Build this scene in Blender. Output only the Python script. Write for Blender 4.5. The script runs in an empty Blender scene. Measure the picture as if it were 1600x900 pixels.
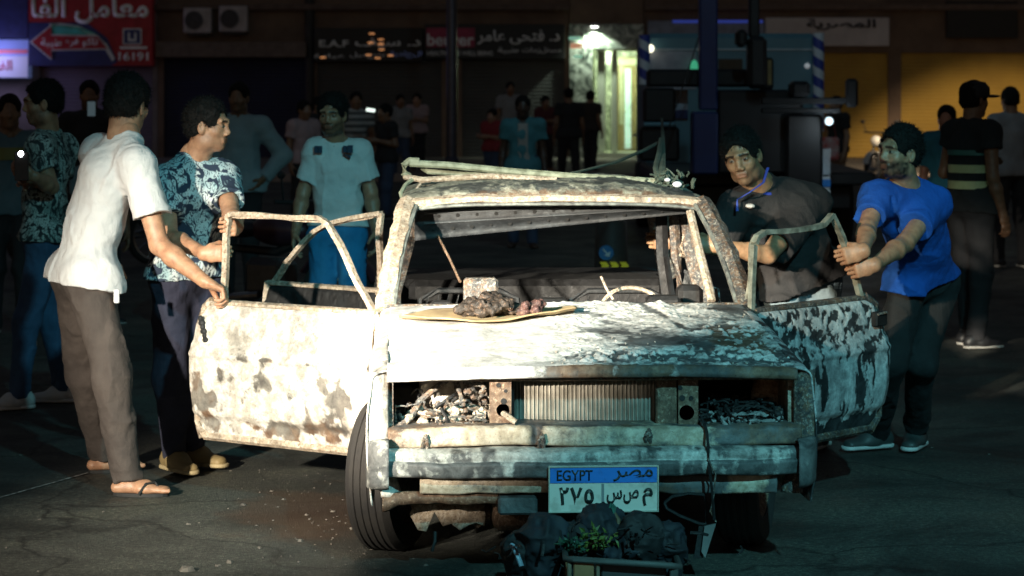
import bpy, math, random
import numpy as np
from mathutils import Vector

random.seed(7)
R = math.radians
scene = bpy.context.scene
col = scene.collection

# ------------------------------------------------------------------ camera
F, CX, HZ, CAMH = 3778.0, 800.0, 138.0, 1.78      # focal length in photo pixels, horizon row, eye height
cam = bpy.data.cameras.new('camera')
cam.sensor_width = 36.0
cam.lens = 36.0 * F / 1600.0
cam.shift_y = -(450.0 - HZ) / 1600.0
cam.clip_end = 500.0
cam.dof.use_dof = True
cam.dof.focus_distance = 9.3
cam.dof.aperture_fstop = 5.0
camera = bpy.data.objects.new('camera', cam)
camera.location = (0, 0, CAMH)
camera.rotation_euler = (R(90), 0, 0)
col.objects.link(camera)
scene.camera = camera

# ------------------------------------------------------------------ night sky and lamps
world = bpy.data.worlds.new('World')
scene.world = world
world.use_nodes = True
wn = world.node_tree.nodes
sky = wn.new('ShaderNodeTexSky')
sky.sky_type = 'NISHITA'
sky.sun_disc = False
sky.sun_elevation = R(-1.2)
sky.sun_rotation = R(200)
world.node_tree.links.new(sky.outputs[0], wn['Background'].inputs[0])
wn['Background'].inputs[1].default_value = 0.15

def lamp(kind, name, loc, target, energy, color, size=0.1, cone=None, blend=0.3):
    l = bpy.data.lights.new(name, kind)
    l.energy = energy
    l.color = color
    if kind == 'SUN':
        l.angle = size
    else:
        l.shadow_soft_size = size
    if kind == 'SPOT':
        l.spot_size = R(cone)
        l.spot_blend = blend
    o = bpy.data.objects.new(name, l)
    o.location = loc
    o.rotation_euler = (Vector(target) - Vector(loc)).to_track_quat('-Z', 'Y').to_euler()
    col.objects.link(o)
    return o

lamp('SUN', 'moon_light', (0, 0, 40), (6, 14, 0), 0.012, (0.75, 0.85, 1.0), R(0.6))
# the pair of vehicle headlights that shine on the wreck from the left of the camera
lamp('SPOT', 'headlight_near', (-4.6, 1.6, 2.7), (-1.00, 10.2, 0.62), 10500, (1.0, 0.90, 0.73), 0.09, 18, 0.95)
lamp('SPOT', 'headlight_mid', (-3.9, 1.5, 2.8), (-0.15, 9.65, 0.88), 21000, (1.0, 0.90, 0.73), 0.09, 12.0, 0.95)
lamp('SPOT', 'headlight_far', (-3.3, 1.4, 2.9), (1.32, 10.9, 0.98), 4200, (1.0, 0.80, 0.55), 0.07, 6.5, 0.7)
# cold LED street lamp above the road behind the camera
lamp('SPOT', 'street_lamp_light', (2.6, 0.2, 6.2), (0.80, 10.4, 0.7), 2700, (0.24, 0.88, 1.0), 0.12, 35, 0.85)
lamp('SPOT', 'truck_fill_light', (2.2, 17.0, 8.0), (2.0, 33.0, 0.8), 420, (0.45, 0.86, 1.0), 0.15, 62, 0.8)  # added cool fill spot that brightens the tow truck and bystanders
# sodium lamp over the right pavement
lamp('SPOT', 'pavement_lamp_light', (6.5, 36.0, 4.6), (9.6, 48.0, 0.1), 8500, (1.0, 0.78, 0.50), 0.05, 30, 0.35)

vs = scene.view_settings
vs.view_transform = 'Standard'
vs.look = 'None'
vs.exposure = 0.0
vs.gamma = 1.0
vs.use_curve_mapping = False
scene.cycles.use_denoising = True
scene.cycles.max_bounces = 5

# ------------------------------------------------------------------ helpers
def P(px, py, y):
    """a point seen at photo pixel (px, py), y metres down the street"""
    return np.array(((px - CX) * y / F, y, CAMH - (py - HZ) * y / F))

def unit(v):
    v = np.asarray(v, float)
    return v / (np.linalg.norm(v) + 1e-12)

def tag(o, label=None, cat=None, group=None, kind=None):
    if label: o['label'] = label
    if cat: o['category'] = cat
    if group: o['group'] = group
    if kind: o['kind'] = kind
    return o

def empty(name, loc=(0, 0, 0), rz=0.0, parent=None):
    o = bpy.data.objects.new(name, None)
    o.empty_display_size = 0.1
    o.location = loc
    o.rotation_euler = (0, 0, rz)
    col.objects.link(o)
    if parent: o.parent = parent
    return o

def mesh_obj(name, me, mat=None, parent=None, smooth=False):
    o = bpy.data.objects.new(name, me)
    if mat is not None:
        for m in (mat if isinstance(mat, (list, tuple)) else [mat]):
            me.materials.append(m)
    if smooth:
        me.polygons.foreach_set('use_smooth', np.ones(len(me.polygons), bool))
    col.objects.link(o)
    if parent: o.parent = parent
    return o

def np_mesh(name, V, Q, attrs=None, colors=None):
    """mesh from numpy arrays of vertices and quads"""
    me = bpy.data.meshes.new(name)
    V = np.asarray(V, np.float32); Q = np.asarray(Q, np.int32)
    k = Q.shape[1]
    me.vertices.add(len(V)); me.vertices.foreach_set('co', V.ravel())
    me.loops.add(Q.size); me.loops.foreach_set('vertex_index', Q.ravel())
    me.polygons.add(len(Q))
    me.polygons.foreach_set('loop_start', np.arange(0, Q.size, k, dtype=np.int32))
    me.polygons.foreach_set('loop_total', np.full(len(Q), k, np.int32))
    for nm, a in (attrs or {}).items():
        at = me.attributes.new(nm, 'FLOAT', 'POINT')
        at.data.foreach_set('value', np.asarray(a, np.float32))
    if colors is not None:
        at = me.attributes.new('Col', 'FLOAT_COLOR', 'POINT')
        c = np.ones((len(V), 4), np.float32); c[:, :3] = colors
        at.data.foreach_set('color', c.ravel())
    me.update(calc_edges=True)
    me.validate()
    return me

class MB:
    """collects boxes, tubes, prisms and sheets; build() links them as one mesh object"""
    def __init__(s):
        s.v = []; s.f = []; s.m = []; s.mi = 0
    def add(s, vs, fs):
        b = len(s.v)
        s.v += [tuple(map(float, p)) for p in vs]
        s.f += [tuple(b + i for i in q) for q in fs]
        s.m += [s.mi] * len(fs)
        return s
    def box(s, lo, hi, rot=None, piv=None):
        (x0, y0, z0), (x1, y1, z1) = lo, hi
        vs = [(x0, y0, z0), (x1, y0, z0), (x1, y1, z0), (x0, y1, z0), (x0, y0, z1), (x1, y0, z1), (x1, y1, z1), (x0, y1, z1)]
        return s.add(vs, [(0, 3, 2, 1), (4, 5, 6, 7), (0, 1, 5, 4), (1, 2, 6, 5), (2, 3, 7, 6), (3, 0, 4, 7)])
    def bbox(s, lo, hi, b=0.01):
        """box with chamfered edges"""
        (x0, y0, z0), (x1, y1, z1) = lo, hi
        vs, idx = [], {}
        for i, x in enumerate((x0, x1)):
            for j, y in enumerate((y0, y1)):
                for k, z in enumerate((z0, z1)):
                    sx, sy, sz = (1, -1)[i], (1, -1)[j], (1, -1)[k]
                    for a in range(3):
                        p = [x + sx * b, y + sy * b, z + sz * b]
                        p[a] = (x, y, z)[a]
                        idx[i, j, k, a] = len(vs); vs.append(p)
        fs = []
        for a in range(3):
            u, w = [q for q in range(3) if q != a]
            for e in (0, 1):
                ring = []
                for (p, q) in ((0, 0), (1, 0), (1, 1), (0, 1)):
                    c = [0, 0, 0]; c[a] = e; c[u] = p; c[w] = q
                    ring.append(idx[c[0], c[1], c[2], a])
                fs.append(ring)
        for a in range(3):
            u, w = [q for q in range(3) if q != a]
            for p in (0, 1):
                for q in (0, 1):
                    c0 = [0, 0, 0]; c0[u] = p; c0[w] = q; c1 = list(c0); c1[a] = 1
                    fs.append([idx[(*c0, u)], idx[(*c1, u)], idx[(*c1, w)], idx[(*c0, w)]])
        for i in (0, 1):
            for j in (0, 1):
                for k in (0, 1):
                    fs.append([idx[i, j, k, 0], idx[i, j, k, 1], idx[i, j, k, 2]])
        return s.add(vs, fs)
    def tube(s, pts, r, n=8, cap=True, flat=1.0, up=(0, 0, 1)):
        pts = [np.array(p, float) for p in pts]
        rs = r if isinstance(r, (list, tuple)) else [r] * len(pts)
        vs, fs = [], []
        for i, p in enumerate(pts):
            d = unit(pts[min(i + 1, len(pts) - 1)] - pts[max(i - 1, 0)])
            u = np.array(up, float)
            if abs(np.dot(u, d)) > 0.95: u = np.array((0, 1.0, 0)) if abs(d[1]) < 0.9 else np.array((1.0, 0, 0))
            a = unit(np.cross(d, u)); b = np.cross(a, d)
            for k in range(n):
                t = 2 * math.pi * (k + 0.5) / n
                vs.append(p + rs[i] * (math.cos(t) * a + flat * math.sin(t) * b))
        for i in range(len(pts) - 1):
            for k in range(n):
                k2 = (k + 1) % n
                fs.append((i * n + k, i * n + k2, (i + 1) * n + k2, (i + 1) * n + k))
        if cap:
            fs.append(tuple(range(n - 1, -1, -1))); fs.append(tuple((len(pts) - 1) * n + k for k in range(n)))
        return s.add(vs, fs)
    def prism(s, poly, axis, a0, a1):
        """polygon (2-D points in the two other axes) pushed along an axis"""
        n = len(poly); vs = []
        for a in (a0, a1):
            for (p, q) in poly:
                c = [p, q]; c.insert(axis, a); vs.append(c)
        fs = [tuple(range(n)), tuple(range(2 * n - 1, n - 1, -1))]
        fs += [(i, i + n, (i + 1) % n + n, (i + 1) % n) for i in range(n)]
        return s.add(vs, fs)
    def lathe(s, prof, c, axis=0, n=24, close=False):
        """profile [(r, a)] turned round an axis through c"""
        vs, fs = [], []
        o = [q for q in range(3) if q != axis]
        for (r, a) in prof:
            for k in range(n):
                t = 2 * math.pi * k / n
                p = [0, 0, 0]; p[axis] = c[axis] + a; p[o[0]] = c[o[0]] + r * math.cos(t); p[o[1]] = c[o[1]] + r * math.sin(t)
                vs.append(p)
        m = len(prof)
        for i in range(m if close else m - 1):
            j = (i + 1) % m
            for k in range(n):
                k2 = (k + 1) % n
                fs.append((i * n + k, i * n + k2, j * n + k2, j * n + k))
        if not close:
            fs.append(tuple(range(n))); fs.append(tuple((m - 1) * n + k for k in range(n)))
        return s.add(vs, fs)
    def ball(s, c, r, n=10, m=7):
        vs, fs = [], []
        r = r if hasattr(r, '__len__') else (r, r, r)
        for i in range(m + 1):
            a = math.pi * i / m
            for k in range(n):
                t = 2 * math.pi * k / n
                vs.append((c[0] + r[0] * math.sin(a) * math.cos(t), c[1] + r[1] * math.sin(a) * math.sin(t), c[2] + r[2] * math.cos(a)))
        for i in range(m):
            for k in range(n):
                k2 = (k + 1) % n
                fs.append((i * n + k, (i + 1) * n + k, (i + 1) * n + k2, i * n + k2))
        return s.add(vs, fs)
    def build(s, name, mat=None, parent=None, smooth=False, fix=True):
        me = bpy.data.meshes.new(name)
        me.from_pydata(s.v, [], s.f)
        if any(s.m): me.polygons.foreach_set('material_index', s.m)
        me.validate()
        if fix:
            import bmesh
            bm = bmesh.new(); bm.from_mesh(me)
            bmesh.ops.recalc_face_normals(bm, faces=bm.faces)
            bm.to_mesh(me); bm.free()
        o = mesh_obj(name, me, mat, parent, smooth)
        if smooth:
            try: me.set_sharp_from_angle(angle=R(40))
            except Exception: pass
        return o

def copy_tree(o, parent=None):
    c = o.copy(); col.objects.link(c)
    if parent: c.parent = parent
    for ch in list(o.children): copy_tree(ch, c)
    return c

# ---- value noise in numpy
_rs = np.random.RandomState(11)
_perm = _rs.permutation(4096)
_vals = _rs.rand(4096).astype(np.float32) * 2 - 1
def vnoise(x, y, z):
    x, y, z = np.broadcast_arrays(x, y, z)
    xi, yi, zi = np.floor(x).astype(int), np.floor(y).astype(int), np.floor(z).astype(int)
    fx, fy, fz = x - xi, y - yi, z - zi
    fx, fy, fz = fx * fx * (3 - 2 * fx), fy * fy * (3 - 2 * fy), fz * fz * (3 - 2 * fz)
    out = 0
    for a in (0, 1):
        ha = _perm[(xi + a) & 4095]; wa = fx if a else 1 - fx
        for b in (0, 1):
            hb = _perm[(ha + yi + b) & 4095]; wb = wa * (fy if b else 1 - fy)
            for c in (0, 1):
                out = out + wb * (fz if c else 1 - fz) * _vals[_perm[(hb + zi + c) & 4095]]
    return out
def fbm(x, y, z, oct=4, gain=0.5):
    s, a, n = 0, 1.0, 0
    for i in range(oct):
        s = s + a * vnoise(x * 2 ** i + 13.7 * i, y * 2 ** i + 5.1 * i, z * 2 ** i + 3.3 * i); n += a; a *= gain
    return s / n
def sstep(a, b, x):
    t = np.clip((x - a) / (b - a), 0, 1)
    return t * t * (3 - 2 * t)

# ---- materials
_mats = {}
def nodes_of(m):
    m.use_nodes = True
    nt = m.node_tree
    return nt, nt.nodes['Principled BSDF']
def tex_noise(nt, scale, detail=4, rough=0.55, vec=None, dist=0.0):
    n = nt.nodes.new('ShaderNodeTexNoise')
    n.inputs['Scale'].default_value = scale; n.inputs['Detail'].default_value = detail
    n.inputs['Roughness'].default_value = rough; n.inputs['Distortion'].default_value = dist
    if vec: nt.links.new(vec, n.inputs['Vector'])
    return n.outputs[0]
def objco(nt, scale=(1, 1, 1)):
    t = nt.nodes.new('ShaderNodeTexCoord'); mp = nt.nodes.new('ShaderNodeMapping')
    mp.inputs['Scale'].default_value = scale
    nt.links.new(t.outputs['Object'], mp.inputs['Vector'])
    return mp.outputs[0]
def ramp(nt, fac, stops, interp='LINEAR'):
    n = nt.nodes.new('ShaderNodeValToRGB'); n.color_ramp.interpolation = interp
    e = n.color_ramp.elements
    while len(e) < len(stops): e.new(0.5)
    for i, (p, c) in enumerate(stops):
        e[i].position = p; e[i].color = (*c, 1) if len(c) == 3 else c
    nt.links.new(fac, n.inputs[0])
    return n.outputs[0]
def mixc(nt, fac, a, b):
    n = nt.nodes.new('ShaderNodeMix'); n.data_type = 'RGBA'
    for s_, v in ((n.inputs[0], fac), (n.inputs[6], a), (n.inputs[7], b)):
        if hasattr(v, 'is_linked'): nt.links.new(v, s_)
        elif hasattr(v, '__len__'): s_.default_value = (*v, 1)
        else: s_.default_value = v
    return n.outputs[2]
def bump(nt, bs, h, strength=0.3, dist=0.01):
    n = nt.nodes.new('ShaderNodeBump'); n.inputs['Strength'].default_value = strength; n.inputs['Distance'].default_value = dist
    nt.links.new(h, n.inputs['Height']); nt.links.new(n.outputs[0], bs.inputs['Normal'])

def M(name, c, rough=0.6, metal=0.0, c2=None, scale=6.0, bscale=50.0, bstr=0.25, lo=0.35, hi=0.65, emit=0.0, spec=0.5):
    """general surface: two colours mixed by noise, fine bump"""
    if name in _mats: return _mats[name]
    m = bpy.data.materials.new(name); nt, bs = nodes_of(m)
    vec = objco(nt)
    c2 = c2 or tuple(x * 0.7 for x in c)
    colr = ramp(nt, tex_noise(nt, scale, 5, 0.6, vec), [(lo, c2), (hi, c)])
    nt.links.new(colr, bs.inputs['Base Color'])
    bs.inputs['Roughness'].default_value = rough; bs.inputs['Metallic'].default_value = metal
    bs.inputs['Specular IOR Level'].default_value = spec
    if bstr: bump(nt, bs, tex_noise(nt, bscale, 3, 0.6, vec), bstr, 0.004)
    if emit:
        bs.inputs['Emission Strength'].default_value = emit
        nt.links.new(colr, bs.inputs['Emission Color'])
    _mats[name] = m
    return m
def glow(name, c, strength):
    if name in _mats: return _mats[name]
    m = bpy.data.materials.new(name); nt, bs = nodes_of(m)
    bs.inputs['Base Color'].default_value = (*c, 1)
    bs.inputs['Emission Color'].default_value = (*c, 1); bs.inputs['Emission Strength'].default_value = strength
    _mats[name] = m
    return m

# ---- lettering
_AR = {'ا': (0xFE8D, 2), 'ب': (0xFE8F, 4), 'ة': (0xFE93, 2), 'ت': (0xFE95, 4), 'ح': (0xFEA1, 4), 'خ': (0xFEA5, 4), 'د': (0xFEA9, 2),
       'ر': (0xFEAD, 2), 'س': (0xFEB1, 4), 'ش': (0xFEB5, 4), 'ص': (0xFEB9, 4), 'ط': (0xFEC1, 4), 'ع': (0xFEC9, 4), 'ف': (0xFED1, 4),
       'ق': (0xFED5, 4), 'ك': (0xFED9, 4), 'ل': (0xFEDD, 4), 'م': (0xFEE1, 4), 'ن': (0xFEE5, 4), 'ه': (0xFEE9, 4), 'و': (0xFEED, 2),
       'ى': (0xFEEF, 2), 'ي': (0xFEF1, 4)}
def shape_arabic(t):
    out = []
    for i, ch in enumerate(t):
        if ch not in _AR: out.append(ch); continue
        b, n = _AR[ch]
        pj = i > 0 and t[i - 1] in _AR and _AR[t[i - 1]][1] == 4
        nj = n == 4 and i + 1 < len(t) and t[i + 1] in _AR
        out.append(chr(b + (3 if pj and nj else 2 if nj else 1 if pj else 0)))
    return ''.join(out[::-1])
def lettering(text, box, y, mat, parent, arabic=False, bold=0.0, name='lettering', depth=0.004, keep=False):
    """text fitted into box (x0, x1, z0, z1), facing -y at depth y, in the parent's coordinates"""
    cu = bpy.data.curves.new(name, 'FONT')
    cu.body = shape_arabic(text) if arabic else text
    cu.size = 1.0; cu.offset = bold; cu.extrude = 0.0
    tmp = bpy.data.objects.new(name, cu); col.objects.link(tmp)
    dg = bpy.context.evaluated_depsgraph_get()
    me = bpy.data.meshes.new_from_object(tmp.evaluated_get(dg))
    bpy.data.objects.remove(tmp)
    n = len(me.vertices); co = np.empty(n * 3, np.float32); me.vertices.foreach_get('co', co); co = co.reshape(-1, 3)
    lo, hi = co.min(0), co.max(0)
    x0, x1, z0, z1 = box
    sx, sz = (x1 - x0) / (hi[0] - lo[0]), (z1 - z0) / (hi[1] - lo[1])
    if keep:
        s_ = min(sx, sz); ox = (x0 + x1) / 2 - s_ * (lo[0] + hi[0]) / 2
        X = ox + co[:, 0] * s_; Z = z0 + (co[:, 1] - lo[1]) * s_
    else:
        X = x0 + (co[:, 0] - lo[0]) * sx; Z = z0 + (co[:, 1] - lo[1]) * sz
    me.vertices.foreach_set('co', np.stack([X, np.full(n, y), Z], 1).astype(np.float32).ravel())
    me.materials.clear()
    me.update()
    o = mesh_obj(name, me, mat, parent)
    so = o.modifiers.new('thickness', 'SOLIDIFY'); so.thickness = depth; so.offset = 0
    return o
# ================================================================== the street
def asphalt_mat():
    m = bpy.data.materials.new('asphalt'); nt, bs = nodes_of(m)
    vec = objco(nt)
    base = ramp(nt, tex_noise(nt, 0.55, 6, 0.62, vec), [(0.32, (0.032, 0.034, 0.031)), (0.5, (0.060, 0.064, 0.056)), (0.68, (0.095, 0.098, 0.084))])
    grit = ramp(nt, tex_noise(nt, 130, 3, 0.7, vec), [(0.30, (0.25, 0.25, 0.25)), (0.52, (1, 1, 1)), (0.74, (2.6, 2.5, 2.3))])
    mu = nt.nodes.new('ShaderNodeMix'); mu.data_type = 'RGBA'; mu.blend_type = 'MULTIPLY'; mu.inputs[0].default_value = 0.8
    nt.links.new(base, mu.inputs[6]); nt.links.new(grit, mu.inputs[7])
    vo = nt.nodes.new('ShaderNodeTexVoronoi'); vo.feature = 'DISTANCE_TO_EDGE'; vo.inputs['Scale'].default_value = 0.55
    ds = nt.nodes.new('ShaderNodeMix'); ds.data_type = 'RGBA'; ds.blend_type = 'LINEAR_LIGHT'; ds.inputs[0].default_value = 0.35
    nw = nt.nodes.new('ShaderNodeTexNoise'); nw.inputs['Scale'].default_value = 1.6; nw.inputs['Detail'].default_value = 5; nt.links.new(vec, nw.inputs['Vector'])
    nt.links.new(vec, ds.inputs[6]); nt.links.new(nw.outputs[1], ds.inputs[7]); nt.links.new(ds.outputs[2], vo.inputs['Vector'])
    crk = ramp(nt, vo.outputs['Distance'], [(0.0, (0.25, 0.25, 0.25)), (0.010, (1, 1, 1))])
    stn = ramp(nt, tex_noise(nt, 0.9, 6, 0.7, vec, 1.2), [(0.40, (0.45, 0.45, 0.45)), (0.52, (1, 1, 1)), (0.70, (1.45, 1.42, 1.3))])
    peb = ramp(nt, tex_noise(nt, 42, 4, 0.75, vec), [(0.34, (0.45, 0.45, 0.45)), (0.54, (1, 1, 1)), (0.68, (2.0, 1.95, 1.8))])
    for extra in (crk, stn, peb):
        m2_ = nt.nodes.new('ShaderNodeMix'); m2_.data_type = 'RGBA'; m2_.blend_type = 'MULTIPLY'; m2_.inputs[0].default_value = 1.0
        nt.links.new(mu.outputs[2], m2_.inputs[6]); nt.links.new(extra, m2_.inputs[7]); mu = m2_
    # ragged brown patch round the wreck's front wheel
    t = nt.nodes.new('ShaderNodeTexCoord')
    mp = nt.nodes.new('ShaderNodeMapping'); mp.inputs['Location'].default_value = (0.86, -10.15, 0); mp.inputs['Scale'].default_value = (1.5, 0.75, 1)
    nt.links.new(t.outputs['Object'], mp.inputs['Vector'])
    mp.inputs['Location'].default_value = (0.86 * 1.5, -10.15 * 0.75, 0)
    ln = nt.nodes.new('ShaderNodeVectorMath'); ln.operation = 'LENGTH'; nt.links.new(mp.outputs[0], ln.inputs[0])
    ad = nt.nodes.new('ShaderNodeMath'); ad.operation = 'ADD'
    sc = nt.nodes.new('ShaderNodeMath'); sc.operation = 'MULTIPLY'; sc.inputs[1].default_value = 0.9
    nt.links.new(tex_noise(nt, 3.5, 5, 0.6, vec), sc.inputs[0]); nt.links.new(sc.outputs[0], ad.inputs[0]); nt.links.new(ln.outputs['Value'], ad.inputs[1])
    msk = ramp(nt, ad.outputs[0], [(0.80, (1, 1, 1)), (1.05 if False else 0.99, (0, 0, 0))])
    sv = nt.nodes.new('ShaderNodeMath'); sv.operation = 'MULTIPLY'; sv.inputs[1].default_value = 0.5
    nt.links.new(msk, sv.inputs[0])
    nt.links.new(mixc(nt, sv.outputs[0], mu.outputs[2], (0.085, 0.040, 0.018)), bs.inputs['Base Color'])
    rr = ramp(nt, tex_noise(nt, 1.3, 4, 0.6, vec), [(0.35, (0.55, 0.55, 0.55)), (0.7, (0.85, 0.85, 0.85))])
    nt.links.new(rr, bs.inputs['Roughness'])
    bump(nt, bs, tex_noise(nt, 110, 4, 0.7, vec), 0.8, 0.012)
    return m

m_asphalt = asphalt_mat()
me = bpy.data.meshes.new('road')
nx, ny = 60, 90
xs = np.linspace(-60, 60, nx); ys = np.concatenate([np.linspace(-25, 4, 12), np.linspace(4.5, 46, 78)])
gx, gy = np.meshgrid(xs, ys); gz = 0.0 * gx
V = np.stack([gx.ravel(), gy.ravel(), gz.ravel()], 1)
i = np.arange(len(ys) - 1)[:, None] * nx + np.arange(nx - 1)[None]
Q = np.stack([i, i + 1, i + 1 + nx, i + nx], -1).reshape(-1, 4)
tag(mesh_obj('road', np_mesh('road', V, Q), m_asphalt), kind='structure')
ground = MB().box((-160, -120, -0.6), (160, 200, -0.05)).build('ground', M('earth', (0.05, 0.045, 0.04), 0.9))
tag(ground, kind='structure')

# worn thin paint line on the road
m_worn = M('worn_paint', (0.42, 0.42, 0.40), 0.8, c2=(0.10, 0.10, 0.095), scale=30, lo=0.4, hi=0.62)
ln = MB()
a, b = np.array((-3.2, 8.0)), np.array((-1.93, 11.25))
d = unit(b - a); nn = np.array((-d[1], d[0])) * 0.011
ln.add([(*(a - nn), 0.004), (*(a + nn), 0.004), (*(b + nn * 0.6), 0.004), (*(b - nn * 0.6), 0.004)], [(0, 1, 2, 3)])
tag(ln.build('road_line', m_worn), kind='structure')

m_pave = M('pavement', (0.26, 0.22, 0.19), 0.85, c2=(0.15, 0.13, 0.11), scale=2.5, bscale=18)
tag(MB().box((-60, 46.32, -0.02), (60, 58.4, 0.15)).build('pavement', m_pave), kind='structure')
kerb = empty('kerb', (0, 46.15, 0)); tag(kerb, kind='structure')
m_kerb = M('kerb_stone', (0.30, 0.24, 0.21), 0.85, c2=(0.18, 0.14, 0.125), scale=3)
kb = MB().bbox((-0.49, -0.15, -0.02), (0.49, 0.158, 0.156), 0.02)
k0 = kb.build('kerb_stone', m_kerb, kerb); k0.location = (-15.5, 0, 0)
for i in range(1, 32):
    k = k0.copy(); col.objects.link(k); k.location = (-15.5 + i, 0, 0); k.rotation_euler = (0, 0, random.uniform(-0.008, 0.008))

# low planted median kerb across the road, seen between the wreck and the far side
YF = 57.0
S = F / YF
def bx(px): return (px - CX) / S
def bz(py): return CAMH - (py - HZ) / S

m_plaster = M('brown_plaster', (0.22, 0.15, 0.11), 0.9, c2=(0.13, 0.09, 0.07), scale=1.2)
m_grey_plaster = M('grey_plaster', (0.25, 0.22, 0.22), 0.9, c2=(0.15, 0.13, 0.13), scale=1.4)
m_dark = M('dark_interior', (0.02, 0.02, 0.02), 0.9)
m_shut_purple = M('purple_grey_shutter', (0.22, 0.19, 0.27), 0.55, c2=(0.16, 0.14, 0.20), scale=1.0)
m_shut_navy = M('navy_shutter', (0.025, 0.03, 0.085), 0.5, c2=(0.018, 0.02, 0.055), scale=1.0)
m_shut_grey = M('grey_shutter', (0.10, 0.10, 0.10), 0.55, c2=(0.075, 0.075, 0.075), scale=1.0)
m_shut_yellow = M('yellow_shutter', (0.52, 0.33, 0.06), 0.5, c2=(0.42, 0.26, 0.05), scale=1.0)

def shutter(parent, x0, x1, z0, z1, mat):
    n = int((z1 - z0) / 0.085); h = (z1 - z0) / n
    poly = []
    for i in range(n):
        z = z0 + i * h
        poly += [(0.0, z), (-0.018, z + h * 0.25), (-0.024, z + h * 0.5), (-0.018, z + h * 0.75), (0.0, z + h * 0.93)]
    poly += [(0.0, z1), (0.05, z1), (0.05, z0)]
    o = MB().prism([(p + YF + 0.12, q) for p, q in poly], 0, x0, x1)
    return o.build('shutter', mat, parent)

def building(label, x0, x1, bays, mat, ztop=7.5):
    """ground floor with shuttered bays and a plain upper wall"""
    root = empty('shop_building', ((x0 + x1) / 2, YF, 0.15)); tag(root, label, 'building')
    inv = (-(x0 + x1) / 2, -YF, -0.15)
    def put(mb, name, m):
        o = mb.build(name, m, root); o.location = inv; return o
    edges = [x0] + [e for b in bays for e in b[:2]] + [x1]
    for i in range(0, len(edges), 2):
        if edges[i + 1] - edges[i] > 0.02:
            put(MB().box((edges[i], YF, 0.15), (edges[i + 1], YF + 0.5, 2.62)), 'pier', mat)
    zl = 2.62
    put(MB().box((x0, YF - 0.004, zl), (x1, YF + 0.5, ztop)), 'upper_wall', mat)
    put(MB().bbox((x0, YF - 0.22, 3.62), (x1, YF - 0.002, 3.76), 0.015), 'ledge', M('ledge_stone', (0.17, 0.12, 0.10), 0.9))
    put(MB().box((x0, YF + 0.5, 0.15), (x1, YF + 0.6, ztop)), 'back_wall', m_dark)
    for (a, b, m) in bays:
        if m is not None:
            s_ = shutter(root, a, b, 0.15, 2.62, m); s_.location = inv
    return root

B1 = building('grey plaster building with a purple grey shutter under the red laboratory sign', bx(-800), bx(246),
              [(bx(-640), bx(-430), m_shut_navy), (bx(-400), bx(-205), m_shut_grey), (bx(-180), bx(-8), m_shut_grey), (bx(62), bx(238), m_shut_purple)], m_grey_plaster)
B2 = building('dark plaster building with navy and grey shutters below two black shop signs', bx(246) + 0.01, bx(889),
              [(bx(256), bx(482), m_shut_navy), (bx(496), bx(690), m_shut_grey), (bx(722), bx(882), m_shut_grey)], m_plaster)
B3 = building('brown building with yellow shutters beside the marble entrance', bx(1006), bx(1790),
              [(bx(1025), bx(1180), m_shut_grey), (bx(1200), bx(1388), m_shut_yellow), (bx(1408), bx(1620), m_shut_yellow), (bx(1640), bx(1760), m_shut_grey)], m_plaster)

# balcony slab edges and pipes on the facades
def facade_piece(name, label, cat, mb, m, group=None):
    o = mb.build(name, m); tag(o, label, cat, group); return o

facade_piece('awning', 'long pale awning band under the two air conditioners', 'awning',
             MB().bbox((bx(246), YF - 0.35, bz(90)), (bx(480), YF - 0.006, bz(66)), 0.02), M('beige_awning', (0.20, 0.15, 0.13), 0.8))
facade_piece('pipe', 'dark drain pipe running down the wall left of the black clinic sign', 'pipe',
             MB().tube([(bx(484), YF - 0.08, 0.15), (bx(484), YF - 0.08, 5.0)], 0.11, 10), M('pipe_dark', (0.03, 0.03, 0.035), 0.5), None)

# air conditioners
def air_conditioner(px0, px1, py0, py1, label):
    x0, x1, z1, z0 = bx(px0), bx(px1), bz(py0), bz(py1)
    c = empty('air_conditioner', ((x0 + x1) / 2, YF - 0.2, z0)); tag(c, label, 'air conditioner', 'outdoor air conditioners on the ledge')
    w, h = (x1 - x0) / 2, z1 - z0
    MB().bbox((-w, -0.16, 0), (w, 0.196, h), 0.02).build('casing', M('ac_white', (0.55, 0.50, 0.52), 0.5), c)
    g = MB().lathe([(h * 0.36, -0.018), (h * 0.36, 0.01)], (-w * 0.25, -0.165, h * 0.5), 1, 24).build('fan_opening', M('ac_dark', (0.05, 0.05, 0.055), 0.6), c)
    fg = MB()
    for k in range(5):
        r = h * 0.36 * (k + 1) / 5
        pts = [(-w * 0.25 + r * math.cos(t), -0.19, h * 0.5 + r * math.sin(t)) for t in np.linspace(0, 2 * math.pi, 21)]
        fg.tube(pts, 0.006, 5, False)
    fg.build('fan_grille', M('ac_grille', (0.22, 0.20, 0.22), 0.5), c)
    MB().box((-w * 0.8, -0.1, -0.06), (w * 0.8, 0.19, 0.0)).build('bracket', M('pipe_dark', (0.03, 0.03, 0.035)), c)
air_conditioner(290, 333, 13, 52, 'white outdoor air conditioner just beside the red laboratory sign')
air_conditioner(345, 389, 10, 50, 'white outdoor air conditioner farther from the red laboratory sign')

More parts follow.
